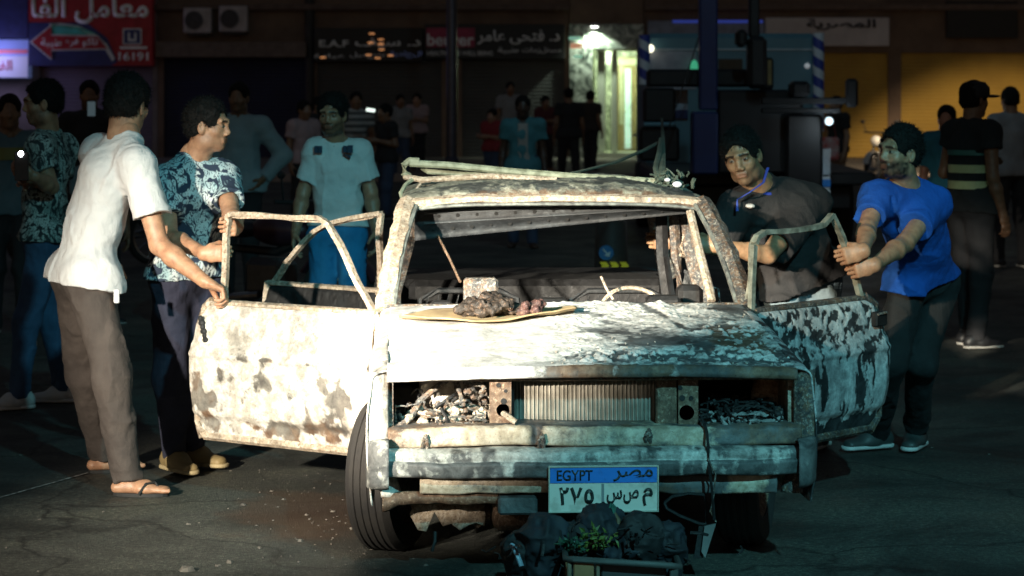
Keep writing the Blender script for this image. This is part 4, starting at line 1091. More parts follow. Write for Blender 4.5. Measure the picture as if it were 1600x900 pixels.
def slope_boxes(x0, x1, hmax, v0, v1, inv=False):
    bs = []
    for k in range(8):
        f = k / 7; h = hmax * (0.35 + 0.65 * (1 - abs(f - 0.45) * 1.6)) if not inv else hmax * (0.5 + 0.5 * f)
        bs.append(((x0 + (x1 - x0) * k / 8, v0, 0.545), (x0 + (x1 - x0) * (k + 1) / 8, v1, 0.545 + max(0.03, h))))
    return bs
tangle('melted_wiring', slope_boxes(a0[0], a1[0], 0.12, 0.15, 0.32), 14, 21, m_burnt, (0.002, 0.005))
tangle('melted_wiring', slope_boxes(a0[0], a1[0], 0.10, 0.15, 0.34), 10, 24, m_charred, (0.003, 0.008))
tangle('melted_wiring', slope_boxes(a0[0], a1[0], 0.045, 0.14, 0.24), 20, 22, m_burnt, (0.003, 0.007))
tangle('melted_wiring', [((a1[0] - 0.20, 0.2, 0.60), (a1[0] - 0.02, 0.36, 0.72))], 12, 23, m_burnt, (0.006, 0.013))
b0, b1 = cl(1095, 670, 0.2), cl(1215, 600, 0.2)
tangle('charred_wiring', slope_boxes(b0[0], b1[0], 0.085, 0.15, 0.32), 110, 31, m_charred, (0.003, 0.008))
tangle('ash_crumbs', slope_boxes(b0[0], b1[0], 0.02, 0.13, 0.2), 50, 32, M('ash_grey', (0.34, 0.35, 0.34), 0.9, c2=(0.12, 0.12, 0.12), scale=25), (0.003, 0.008))
MB().tube([cl(700, 592, 0.25), cl(676, 610, 0.24), cl(655, 628, 0.22), cl(640, 655, 0.2), cl(622, 668, 0.17)], 0.012, 8).build('radiator_hose', m_burnt, car, True)
MB().tube([cl(712, 592, 0.28), cl(722, 625, 0.22), cl(728, 645, 0.2)], 0.009, 8).build('radiator_hose', m_burnt, car, True)
# hanging wires and bracket at the front right
MB().tube([cl(1096, 652, 0.10), cl(1104, 672, 0.06), cl(1107, 700, 0.0), cl(1108, 730, -0.02), cl(1113, 770, -0.02), cl(1116, 812, 0.0)], 0.0055, 6).build('hanging_wire', m_charred, car, True)
MB().tube([cl(1106, 716, -0.014), cl(1118, 742, -0.022), cl(1115, 775, -0.02), cl(1110, 800, 0.0), cl(1119, 815, 0.0)], 0.0035, 6).build('hanging_wire', m_burnt, car, True)
tri = [cl(1038, 786, 0.05), cl(1050, 776, 0.05), cl(1076, 771, 0.04), cl(1100, 773, 0.05), cl(1105, 790, 0.05), cl(1103, 818, 0.06), cl(1092, 818, 0.06), cl(1062, 806, 0.06), cl(1042, 795, 0.05), cl(1038, 786, 0.05)]
MB().tube(tri, 0.006, 6).build('bent_bracket', m_charred, car)
MB().prism([(cl(a, b, 0.0)[0], cl(a, b, 0.0)[2]) for a, b in ((1101, 822), (1119, 818), (1102, 872), (1096, 862))], 1, 0.0, 0.01).build('hanging_plate', M('bare_plate', (0.38, 0.42, 0.42), 0.3, 0.7), car)
MB().prism([(cl(a, b, 0.02)[0], cl(a, b, 0.02)[2]) for a, b in ((1092, 822), (1100, 822), (1098, 872), (1084, 872))], 1, 0.02, 0.03).build('hanging_plate', m_charred, car)

# ---- wheels
def car_wheel(u_, v_, steer, m):
    w = empty('wheel', (u_, v_, 0.295), steer, car)
    prof = [(0.19, -0.075), (0.24, -0.088), (0.275, -0.085), (0.290, -0.070)]
    for k in range(5):
        x = -0.062 + k * 0.028
        prof += [(0.297, x), (0.297, x + 0.014), (0.291, x + 0.017), (0.291, x + 0.025)] if k < 4 else [(0.297, x), (0.297, x + 0.012)]
    prof += [(0.290, 0.070), (0.275, 0.085), (0.24, 0.088), (0.19, 0.075)]
    MB().lathe(prof, (0, 0, 0), 0, 40, True).build('tyre', m, w, True)
    MB().lathe([(0.03, 0.0), (0.10, 0.03), (0.15, -0.01), (0.185, -0.06), (0.20, -0.07), (0.19, 0.07), (0.17, 0.05), (0.12, 0.045), (0.03, 0.03)], (0, 0, 0), 0, 32).build('rim', m_rusty, w, True)
    return w
m_tyre = M('burnt_tyre', (0.018, 0.016, 0.014), 0.9, c2=(0.009, 0.008, 0.008), scale=7, bscale=60, bstr=0.5)
car_wheel(-0.725, 0.70, R(-21), m_tyre)
car_wheel(0.66, 0.74, R(-18), M('burnt_tyre_dark', (0.03, 0.03, 0.03), 0.8, scale=7))
car_wheel(-0.68, 3.14, 0, m_tyre); car_wheel(0.68, 3.14, 0, m_tyre)
MB().tube([(-0.7, 0.72, 0.30), (0.66, 0.74, 0.30)], 0.035, 8).build('front_axle', m_charred, car)
MB().tube([(-0.7, 3.14, 0.30), (0.7, 3.14, 0.30)], 0.045, 8).build('rear_axle', m_charred, car)

# ---- cabin shell
MB().bbox((-0.72, 1.0, 0.24), (0.72, 3.9, 0.30), 0.02).build('floor_pan', m_charred, car)
for sg in (-1, 1):
    MB().bbox((sg * 0.755 - 0.045, 1.27, 0.215), (sg * 0.755 + 0.045, 2.95, 0.315), 0.02).build('sill', m_burnt, car)
MB().bbox((-0.755, 1.255, 0.80), (0.755, 1.315, 0.892), 0.015).build('cowl', m_burnt, car)
for sg in (-1, 1):
    b, tpt = np.array((sg * 0.752, 1.28, 0.86)), np.array((sg * 0.640, 1.86, 1.285))
    pts = [b + (tpt - b) * f + np.array((sg * 0.012 * math.sin(f * 3.14), -0.02 * math.sin(f * 3.14), 0.015 * math.sin(f * 3.14))) for f in np.linspace(0, 1, 14)]
    A_ = MB().tube(warp(pts, 1, 0.010, sg), [0.042 + 0.005 * math.sin(q * 2.3) for q in range(14)], 6, flat=0.8).build('windscreen_pillar', m_tan if sg < 0 else m_burnt, car, True)
    MB().tube([p + np.array((-sg * 0.036, -0.018, 0.0)) for p in pts], 0.012, 6).build('glass_channel', M('seal_grey', (0.20, 0.22, 0.20), 0.6, c2=(0.06, 0.06, 0.06), scale=30), A_, True)
    # pillars behind
    MB().tube([(sg * 0.70, 2.30, 0.28), (sg * 0.715, 2.30, 0.85), (sg * 0.60, 2.32, 1.28)], 0.05, 8, flat=0.7).build('door_pillar', m_burnt, car)
    MB().tube([(sg * 0.70, 3.40, 0.86), (sg * 0.58, 3.12, 1.27)], 0.06, 8).build('rear_pillar', m_burnt, car)
    G = np.zeros((8, 16, 3))
    for i_ in range(8):
        for j_ in range(16):
            G[i_, j_] = (sg * (0.775 - 0.02 * (j_ / 15) + 0.02 * math.sin(i_ / 7 * 3)), 2.95 + 1.10 * j_ / 15, 0.45 + 0.42 * i_ / 7)
    panel('rear_quarter', G, m_panel_r, ash=0.4 + 0.3 * fbm(G[..., 1] * 6, G[..., 2] * 6, 4, 3), rust=0.1 + 0 * G[..., 0])
# header over the windscreen
hp = [(-0.655, 1.845, 1.262)] + [(x, 1.845 - 0.025 * math.cos(x * 2.2), 1.300 - 0.028 * (abs(x) / 0.66) ** 4) for x in np.linspace(-0.63, 0.64, 25)] + [(0.665, 1.845, 1.262)]
MB().tube(warp(hp, 1, 0.008), 0.032, 6, flat=0.72).build('windscreen_header', m_tan, car, True)
MB().tube([(p[0] * 0.975, p[1] - 0.022, p[2] - 0.022) for p in hp], 0.008, 6).build('header_seal', M('seal_grey', (0.20, 0.22, 0.20)), car, True)
# roof skin
S_, T_ = np.meshgrid(np.linspace(-1, 1, 150), np.linspace(0, 1, 110))
hw = 0.672 - 0.05 * T_
U = S_ * hw; Vv = 1.815 + 1.40 * T_ - 0.02 * np.cos(S_ * 1.5)
W = 1.362 - 0.070 * np.abs(S_) ** 3.2 + 0.02 * np.sin(T_ * 3.1) - 0.055 * np.exp(-(T_ / 0.035)) * 1.0
W = W - 0.03 * np.exp(-(((S_ + 0.2) / 0.5) ** 2 + ((T_ - 0.5) / 0.25) ** 2)) + 0.010 * fbm(U * 4, Vv * 4, 6, 3)
a_ = 0.30 + 0.5 * fbm(U * 9, Vv * 9, 3.9, 4) + 0.3 * fbm(U * 40, Vv * 40, 2, 2) + 0.25 * sstep(-0.3, -0.6, U)
W = W + 0.006 * sstep(0.3, 0.5, a_)
panel('roof', np.stack([U, Vv, W], -1), m_roofm, th=0.01, ash=a_, rust=0.15 + 0.35 * fbm(U * 6, Vv * 6, 2, 3) + 0.5 * sstep(0.06, 0.0, T_), off=-1)
# perforated inner header hanging down behind the windscreen
tl, tr_ = cl(648, 322, 1.93), cl(1088, 314, 1.93)
G = np.zeros((12, 60, 3))
for i_ in range(12):
    for j_ in range(60):
        f = j_ / 59; g = i_ / 11
        topp = tl + (tr_ - tl) * f
        drop = 0.165 * (1 - f) + 0.065 * f - 0.05 * math.exp(-((f - 0.02) / 0.03) ** 2) * 0
        G[i_, j_] = (topp[0], 1.93 + 0.05 * g + 0.012 * math.sin(g * 9.4), topp[2] - drop * g + 0.010)
panel('inner_header', G, burnt('blued_steel', (0.04, 0.045, 0.05), (0.07, 0.075, 0.08), (0.014, 0.016, 0.018), (0.034, 0.038, 0.042), attr=False, ashamt=0.1, rustamt=-0.6), th=0.004)
hl = MB()
def hole(j, i_, r_): 
    p = G[i_, j]; hl.lathe([(r_, -0.0035), (r_, 0.003)], (p[0], p[1] - 0.003, p[2]), 1, 10)
for k in range(14):
    hole(5 + k * 4, 4, 0.0085 if k % 2 else 0.007)
for k in range(13):
    hole(4 + k * 4, 8, 0.009 if k % 3 else 0.006)
for k in range(8): hole(10 + k * 5, 1, 0.007)
tag(hl.build('punched_holes', M('hole_black', (0.004, 0.004, 0.004), 0.9, bstr=0), car), kind='stuff')
ridge = MB()
for i_ in (3, 6):
    ridge.tube([G[i_, j] + np.array((0, -0.004, 0)) for j in range(2, 58, 3)], 0.005, 5)
ridge.build('pressed_ridges', M('steel_sheen', (0.07, 0.075, 0.08), 0.4, 0.5), car); tag(bpy.data.objects['pressed_ridges'], kind='stuff')

# ---- interior remains
MB().tube([cl(684, 368, 1.95), cl(703, 405, 1.8), cl(719, 440, 1.62)], 0.006, 6).build('bent_rod', m_rusty, car)
MB().bbox((-0.70, 1.42, 0.74), (0.70, 1.58, 0.855), 0.02).build('dashboard_frame', m_charred, car)
d0 = cl(752, 445, 1.5)
MB().bbox((d0[0] - 0.075, 1.46, 0.85), (d0[0] + 0.07, 1.54, d0[2] + 0.03), 0.012).build('instrument_box', m_burnt, car)
for k, (px, w_) in enumerate(((690, 0.10), (860, 0.15), (1035, 0.14))):
    d0 = cl(px, 455, 1.52); MB().bbox((d0[0] - w_ / 2, 1.44, 0.84), (d0[0] + w_ / 2, 1.56, 0.885 + 0.01 * k), 0.015).build('dashboard_remnant', m_charred, car)
def seat_frame(u_, v_):
    s_ = empty('seat_frame', (u_, v_, 0.30), 0, car)
    fr = MB().tube([(-0.23, 0.0, 0.0), (-0.23, 0.04, 0.30), (-0.22, 0.16, 0.52), (-0.14, 0.17, 0.56), (0.14, 0.17, 0.56), (0.22, 0.16, 0.52), (0.23, 0.04, 0.30), (0.23, 0.0, 0.0)], 0.014, 6).build('back_frame', m_charred, s_)
    sp_ = MB()
    for k in range(9):
        x = -0.18 + k * 0.045
        sp_.tube([(x + 0.012 * math.sin(q * 2.1), 0.05 + 0.12 * q / 9, 0.22 + 0.32 * q / 9) for q in range(10)], 0.004, 5)
    tag(sp_.build('springs', m_charred, s_), kind='stuff')
    MB().bbox((-0.24, -0.45, 0.04), (0.24, 0.05, 0.16), 0.03).build('seat_pan', m_charred, s_)
seat_frame(-0.36, 2.15); seat_frame(0.32, 2.10)
MB().bbox((-0.62, 2.98, 0.30), (0.62, 3.12, 0.855), 0.03).build('rear_seat_back', m_charred, car)
MB().bbox((-0.64, 3.10, 0.80), (0.64, 3.50, 0.85), 0.02).build('parcel_shelf', m_charred, car)
p = cl(988, 452, 1.66)
c_ = np.array((p[0], 1.66, p[2] - 0.095)); n_ = unit((0.05, -0.85, 0.55)); a_ = unit(np.cross(n_, (0, 0, 1))); b_ = np.cross(a_, n_)
ringp = [c_ + 0.135 * (math.cos(t) * a_ + 0.85 * math.sin(t) * b_) for t in np.linspace(0, 2 * math.pi, 33)]
sw = MB().tube(ringp, 0.009, 6, False)
sw.tube([c_, ringp[2]], 0.008, 5).tube([c_, ringp[14]], 0.008, 5).tube([c_, c_ - n_ * 0.02 + np.array((0, -0.14, -0.10))], 0.016, 6)
sw.build('steering_wheel', m_tan, car, True)
MB().tube([cl(939, 432, 1.58), cl(948, 452, 1.56), cl(958, 468, 1.54)], 0.0055, 6).build('bent_rod', m_tan, car)
# seat-belt post and window channel seen through the windscreen
MB().tube([cl(1033, 332, 2.26), cl(1035, 400, 2.26), cl(1046, 475, 2.2)], [0.03, 0.032, 0.036], 6, flat=0.8).build('burnt_trim', m_charred, car)
MB().tube([cl(1052, 330, 2.28), cl(1056, 400, 2.28), cl(1066, 478, 2.2)], [0.026, 0.028, 0.03], 6).build('burnt_trim', m_burnt, car)
MB().tube([cl(1078, 330, 1.75), cl(1094, 400, 1.62), cl(1112, 470, 1.48)], 0.019, 6, flat=0.6).build('window_channel', m_tan, car)
MB().tube([cl(1068, 370, 1.9), cl(1064, 385, 1.88), cl(1070, 402, 1.88), cl(1063, 398, 1.86)], 0.008, 6).build('belt_buckle', m_tan, car)
p = cl(1080, 440, 1.7)
MB().bbox((p[0] - 0.06, 1.66, 0.80), (p[0] + 0.05, 1.78, 0.93), 0.02).build('dashboard_remnant', m_charred, car)
# rear end
MB().bbox((-0.72, 3.40, 0.50), (0.72, 4.02, 0.84), 0.04).build('boot', m_panel_r, car)
MB().bbox((-0.77, 4.02, 0.38), (0.77, 4.12, 0.50), 0.02).build('rear_bumper', m_burnt, car)
MB().tube([(-0.60, 3.08, 1.27), (0.60, 3.08, 1.27)], 0.03, 6).build('rear_header', m_burnt, car)

# ---- doors
def door(side, hinge_v, hinge_u, ang, smax, m, ashf, frame_pts, bar_m, length=1.0, w0=0.27, w1=0.862, handle=True, label=None):
    """side -1: the left of the picture; panel runs along local x from the hinge, outside towards local y*side"""
    q = np.linspace(0, 1, 130); z = np.linspace(0, 1, 96)
    QQ, ZZ = np.meshgrid(q, z)
    Wd = w0 + (w1 - w0) * ZZ
    sm = np.interp(Wd, [a for a, _ in smax], [b for _, b in smax]) * length
    Sd = QQ * sm
    out = 0.055 * np.sin(np.clip(ZZ, 0, 1) * 2.6 + 0.25) - 0.012 * sstep(0.68, 0.72, ZZ) + 0.010 * np.exp(-((ZZ - 0.62) / 0.02) ** 2) - 0.03 * np.clip(QQ - 0.93, 0, 1) / 0.07
    out = out - 0.018 * sstep(0.20, 0.14, ZZ) + 0.012 * fbm(Sd * 3, Wd * 3, side * 3.0, 3) - 0.02 * sstep(0.95, 1.0, ZZ)
    sgn = 1 if side < 0 else -1
    a, r_ = ashf(QQ, ZZ, Sd, Wd)
    out = out + 0.003 * sstep(0.3, 0.6, a)
    o = panel('door', np.stack([Sd, sgn * out, Wd], -1), m, ash=a, rust=r_, th=0.008, loc=(hinge_u, hinge_v, 0), rz=ang)
    if label: o['label'] = label
    # inner shell
    i_ = panel('inner_panel', np.stack([Sd * 0.98 + 0.01, sgn * (out * 0.0 - 0.045 - 0.02 * np.sin(ZZ * 3.1)), w0 + 0.01 + (Wd - w0) * 0.97], -1)[::4, ::4], m_burnt, o, th=0.006)
    ed = MB()
    for (s0, z0), (s1, z1) in zip(((0.0, w0), (0.0, w1), (smax[-1][1] * length, w1), (smax[0][1] * length, w0)), ((0.0, w1), (smax[-1][1] * length, w1), (smax[0][1] * length, w0), (0.0, w0))):
        pass
    ed.tube([(0.005, -sgn * 0.015, w1 - 0.004), (smax[-1][1] * length - 0.005, -sgn * 0.015, w1 - 0.004)], 0.026, 8, flat=0.55)
    ed.tube([(0.012, -sgn * 0.012, w0 + 0.01), (0.012, -sgn * 0.012, w1 - 0.01)], 0.026, 8)
    pts = [(s__ * length - 0.012, -sgn * 0.012, w_) for w_, s__ in smax]
    ed.tube(pts, 0.024, 8)
    ed.tube([(0.01, -sgn * 0.012, w0 + 0.014), (smax[0][1] * length - 0.02, -sgn * 0.012, w0 + 0.014)], 0.024, 8)
    ed.build('door_edge', m_tan if side < 0 else m_burnt, o, True)
    for fp in frame_pts:
        fb = MB().tube(warp([(x, -sgn * 0.012, w_) for x, w_ in fp], 4, 0.007, side), 0.019, 4, flat=0.75)
        fb.tube(warp([(x + 0.010, -sgn * 0.030, w_ - 0.010) for x, w_ in fp], 4, 0.010, side + 3), 0.008, 4)
        fb.build('window_frame', bar_m, o)
    return o, sgn

def ash_left(Q_, Z_, Sd, Wd):
    wx = Sd + 0.035 * fbm(Sd * 7, Wd * 7, 3.3, 4); wz = Wd + 0.035 * fbm(Sd * 7 + 9, Wd * 7, 8.3, 4)
    n = fbm(Sd * 6.5 + 3, Wd * 6.5, 2.2, 5)
    a = 0.88 + 0.50 * n + 0.50 * fbm(Sd * 26, Wd * 22, 5, 4)
    for cs, cw, rs__, rw, k in ((0.20, 0.50, 0.075, 0.10, .8), (0.42, 0.55, 0.045, 0.075, .75), (0.575, 0.51, 0.075, 0.095, .8), (0.78, 0.55, 0.055, 0.06, .6), (0.92, 0.47, 0.085, 0.12, .9), (0.84, 0.44, 0.06, 0.05, .7), (0.66, 0.44, 0.05, 0.05, .6),
                                (0.30, 0.745, 0.03, 0.035, .7), (0.20, 0.36, 0.10, 0.05, .7), (0.50, 0.35, 0.14, 0.035, .7), (0.12, 0.55, 0.035, 0.15, .6), (0.42, 0.63, 0.26, 0.010, .4), (0.62, 0.79, 0.16, 0.02, .35), (0.33, 0.42, 0.04, 0.05, .6)):
        dd = np.sqrt(((wx - cs) / rs__) ** 2 + ((wz - cw) / rw) ** 2) + 0.75 * fbm(Sd * 16, Wd * 16, cs * 9, 5)
        a = a - 0.72 * k * sstep(1.45, 0.40, dd)
    a = a - 0.45 * sstep(0.42, 0.33, Wd) * (0.5 + fbm(Sd * 9, Wd * 16, 1, 3))
    r = 0.22 + 0.45 * fbm(Sd * 8, Wd * 8, 7.7, 4) + 0.5 * np.exp(-((Wd - 0.395 + 0.03 * (Sd - 0.5)) / 0.018) ** 2) * sstep(0.45, 0.8, Sd) + 0.25 * sstep(0.40, 0.32, Wd)
    return a, r
def ash_right(Q_, Z_, Sd, Wd):
    warp = 0.05 * fbm(Sd * 5, Wd * 5, 3, 3)
    st = fbm((Sd + warp) * 30, (Wd + 0.6 * Sd) * 9, 8.8, 5)
    up = fbm((Sd + warp) * 36, Wd * 38, 2.8, 4)
    mixu = sstep(0.60, 0.72, Wd)
    a = 0.44 + 0.95 * (st * (1 - mixu) + up * mixu)
    for cs, cw, rs__, rw in ((0.40, 0.46, 0.07, 0.16), (0.55, 0.42, 0.05, 0.13), (0.62, 0.54, 0.07, 0.10), (0.28, 0.43, 0.04, 0.10), (0.90, 0.45, 0.06, 0.22)):
        a = a + 0.55 * np.exp(-(((Sd - cs) / rs__) ** 2 + ((Wd - cw) / rw) ** 2))
    a = a - 0.9 * np.exp(-(((Sd - 0.44) / 0.022) ** 2 + ((Wd - 0.47) / 0.10) ** 2)) - 0.75 * sstep(0.37, 0.33, Wd + 0.03 * st) - 0.4 * sstep(0.12, 0.0, Sd)
    a = a + 0.35 * sstep(0.82, 0.85, Wd)
    return a, -0.2 + 0.3 * fbm(Sd * 8, Wd * 8, 1.7, 3)

SM_L = [(0.27, 0.97), (0.34, 0.995), (0.60, 1.0), (0.76, 0.985), (0.83, 0.955), (0.862, 0.915)]
dl, sg_ = door(-1, 1.25, -0.782, R(90 + 51.6), SM_L, burnt('scorched_panel_door', (0.48, 0.44, 0.38), (0.80, 0.78, 0.73), (0.085, 0.078, 0.070), (0.24, 0.22, 0.19)), ash_left,
               [[(0.02, 0.86), (0.10, 0.965), (0.20, 1.13), (0.262, 1.215), (0.31, 1.235), (0.58, 1.244), (0.80, 1.245)], [(0.80, 1.245), (0.825, 1.235), (0.83, 1.16), (0.835, 1.02), (0.84, 0.86)]], m_tan, label='scorched white front door swung open beside the white shirt man')
hn = MB()
for k in range(6): hn.ball((0.925 - 0.006 * k, 0.045, 0.79 - 0.018 * k), (0.012 + 0.006 * (k % 2), 0.012, 0.014))
hn.ball((0.90, 0.045, 0.685), 0.010)
hn.build('handle_hole', m_charred, dl)
SM_B = [(0.27, 0.70), (0.5, 0.75), (0.75, 0.76), (0.862, 0.74)]
door(-1, 2.33, -0.76, R(90 + 47), SM_B, m_charred, ash_right,
     [[(0.012, 0.86), (0.012, 1.02), (0.014, 1.21)], [(0.014, 1.21), (0.20, 1.185), (0.36, 1.145), (0.43, 1.115)], [(0.43, 1.115), (0.50, 1.06), (0.60, 0.97), (0.70, 0.865)]], m_tan)
SM_R = [(0.27, 0.90), (0.33, 0.965), (0.45, 0.995), (0.60, 1.0), (0.72, 0.985), (0.82, 0.945), (0.862, 0.86)]
dr_, sg_ = door(1, 1.25, 0.775, R(90 - 44.4), SM_R, m_panel_r, ash_right,
                [[(0.0, 0.86), (0.002, 1.0), (0.01, 1.13), (0.03, 1.165), (0.09, 1.178)], [(0.09, 1.178), (0.30, 1.182), (0.46, 1.185), (0.53, 1.195), (0.60, 1.235)], [(0.60, 1.235), (0.63, 1.20), (0.72, 1.06), (0.79, 0.95), (0.83, 0.86)]], M('frame_green_grey', (0.34, 0.36, 0.30), 0.6, c2=(0.10, 0.10, 0.08), scale=18), label='mottled black and white front door swung open beside the blue shirt man')
MB().bbox((0.84, -0.062, 0.735), (0.93, -0.030, 0.80), 0.006).build('handle_recess', m_charred, dr_)
MB().tube([(0.845, -0.066, 0.79), (0.91, -0.070, 0.795)], 0.006, 6).build('handle', m_burnt, dr_)
# closed rear door on the far side
G = np.zeros((10, 20, 3))
for i_ in range(10):
    for j_ in range(20):
        G[i_, j_] = (0.785 - 0.02 * j_ / 19 + 0.025 * math.sin(i_ / 9 * 3), 2.35 + 0.60 * j_ / 19, 0.30 + 0.56 * i_ / 9)
panel('rear_door', G, m_panel_r, ash=0.4 + 0.4 * fbm(G[..., 1] * 8, G[..., 2] * 8, 2, 3), rust=0.1 + 0 * G[..., 0])

# ================================================================== things on the car
def cw(p):   # car coordinates to world
    return np.array((CAR[0] + p[0] * _c - p[1] * _s, CAR[1] + p[0] * _s + p[1] * _c, p[2]))
m_rack = M('rack_green_grey', (0.34, 0.37, 0.27), 0.6, c2=(0.14, 0.15, 0.10), scale=22, bscale=70, bstr=0.5)
rack = empty('roof_rack', CAR, CYAW); tag(rack, 'collapsed green grey tubular roof rack lying on the burnt roof', 'roof rack')
VR = 2.30
MB().tube([cl(640, 255, VR), cl(700, 258, VR), cl(800, 268, VR), cl(900, 276, VR), cl(1000, 282, VR), cl(1055, 286, VR)], 0.017, 8).build('upper_rail', m_rack, rack, True)
MB().tube([cl(632, 276, VR), cl(660, 281, VR - 0.05), cl(760, 275, VR - 0.06), cl(850, 280, VR - 0.05), cl(960, 287, VR - 0.05), cl(1050, 292, VR - 0.05)], 0.014, 8).build('lower_rail', m_tan, rack, True)
MB().tube([cl(655, 252, VR), cl(640, 251, VR), cl(631, 258, VR), cl(631, 270, VR), cl(640, 276, VR)], 0.017, 8).build('end_loop', m_rack, rack, True)
MB().tube([cl(660, 262, VR + 0.1), cl(668, 268, VR + 0.06), cl(720, 272, VR + 0.05), cl(860, 279, VR + 0.05), cl(1040, 288, VR + 0.05)], 0.012, 8).build('inner_rail', m_rack, rack, True)
MB().tube([cl(648, 278, VR - 0.02), cl(634, 288, VR - 0.06), cl(626, 302, VR - 0.10), cl(630, 316, VR - 0.14)], 0.010, 6).build('bracket', m_rack, rack, True)
MB().tube([cl(662, 280, VR - 0.02), cl(650, 298, VR - 0.08), cl(644, 312, VR - 0.12)], 0.008, 6).build('bracket', m_tan, rack, True)
MB().tube([cl(700, 290, 2.5), cl(800, 286, 2.55), cl(960, 284, 2.5)], 0.012, 6).build('rear_rail', m_rack, rack, True)
MB().tube([cl(870, 280, 2.2), cl(990, 288, 2.25), cl(1050, 290, 2.2)], 0.008, 6).build('rear_rail', m_charred, rack, True)

strap = empty('tow_strap', cw(cl(1035, 285, 2.3))); tag(strap, 'frayed green tow strap knotted to the roof rack and hooked to the crane', 'strap')
m_strap = M('strap_green', (0.10, 0.13, 0.10), 0.85, c2=(0.05, 0.07, 0.05), scale=20, bscale=90, bstr=0.7)
sl = np.array(strap.location)
def sp_(px, py, y): return P(px, py, y) - sl
MB().tube([sp_(1031, 284, 10.95), sp_(1035, 262, 11.2), sp_(1036, 240, 11.8), sp_(1036, 216, 14.0), sp_(1034, 185, 25.8)], [0.020, 0.017, 0.014, 0.012, 0.012], 6, flat=0.3).build('hanging_band', m_strap, strap)
MB().tube([sp_(1028, 284, 10.95), sp_(1024, 262, 11.2), sp_(1030, 238, 11.8), sp_(1033, 216, 14.0)], 0.014, 6, flat=0.4).build('hanging_band', m_strap, strap)
MB().tube([sp_(865, 275, 11.1), sp_(905, 268, 11.3), sp_(960, 254, 11.7), sp_(1008, 234, 12.4), sp_(1030, 222, 14.0)], 0.016, 6, flat=0.35).build('diagonal_band', m_strap, strap)
rg = np.random.RandomState(2); kn = MB()
for k in range(70):
    p = sp_(1040 + rg.normal(0, 13), 286 + rg.normal(0, 7), 10.9 + rg.uniform(-0.06, 0.06)); d = rg.normal(0, 0.014, 3)
    kn.tube([p, p + d + (0, 0, 0.008), p + d * 1.6 + rg.normal(0, 0.012, 3)], rg.uniform(0.004, 0.010), 5)
tag(kn.build('knot', m_strap, strap), kind='stuff')
MB().ball(sp_(1043, 281, 10.82), (0.014, 0.008, 0.009)).build('buckle', M('buckle_white', (0.85, 0.85, 0.9), 0.3), strap)
MB().ball(sp_(1058, 288, 10.80), (0.022, 0.010, 0.014)).build('buckle', M('buckle_white', (0.85, 0.85, 0.9)), strap)
MB().ball(sp_(1014, 290, 10.80), (0.026, 0.010, 0.008)).build('buckle', M('buckle_white', (0.85, 0.85, 0.9)), strap)

# cardboard sheet on the hood
def hood_w(u_, v_):
    tt = np.clip((v_ - 0.085) / 1.165, 0, 1)
    return 0.772 + 0.128 * tt ** 0.92 - 0.014 * (u_ / 0.74) ** 2 + 0.012 * fbm(u_ * 2.2, v_ * 2.2, 0.3, 3) * tt
cb = empty('cardboard_sheet', CAR, CYAW); tag(cb, 'torn curling sheet of brown cardboard lying on the hood', 'cardboard')
q = np.linspace(0, 1, 60); r_ = np.linspace(0, 1, 24); QQ, RR = np.meshgrid(q, r_)
Uc = -0.690 + 0.705 * QQ + 0.01 * fbm(QQ * 6, RR * 4, 2, 2)
v0 = np.interp(q, [0, 0.15, 0.4, 0.6, 0.75, 1.0], [0.94, 0.83, 0.77, 0.80, 0.86, 0.955]); v1 = np.interp(q, [0, 0.2, 0.6, 1.0], [0.97, 1.10, 1.14, 1.05])
Vc = v0[None] + (v1 - v0)[None] * RR
Wc = hood_w(Uc, Vc) + 0.010 + 0.020 * sstep(0.3, 0, RR) * (0.4 + 0.6 * np.sin(QQ * 5 + 0.5) ** 2) + 0.012 * sstep(0.85, 1.0, QQ)
panel('sheet', np.stack([Uc, Vc, Wc], -1), M('cardboard', (0.40, 0.30, 0.16), 0.85, c2=(0.22, 0.15, 0.08), scale=9), cb, th=0.006)
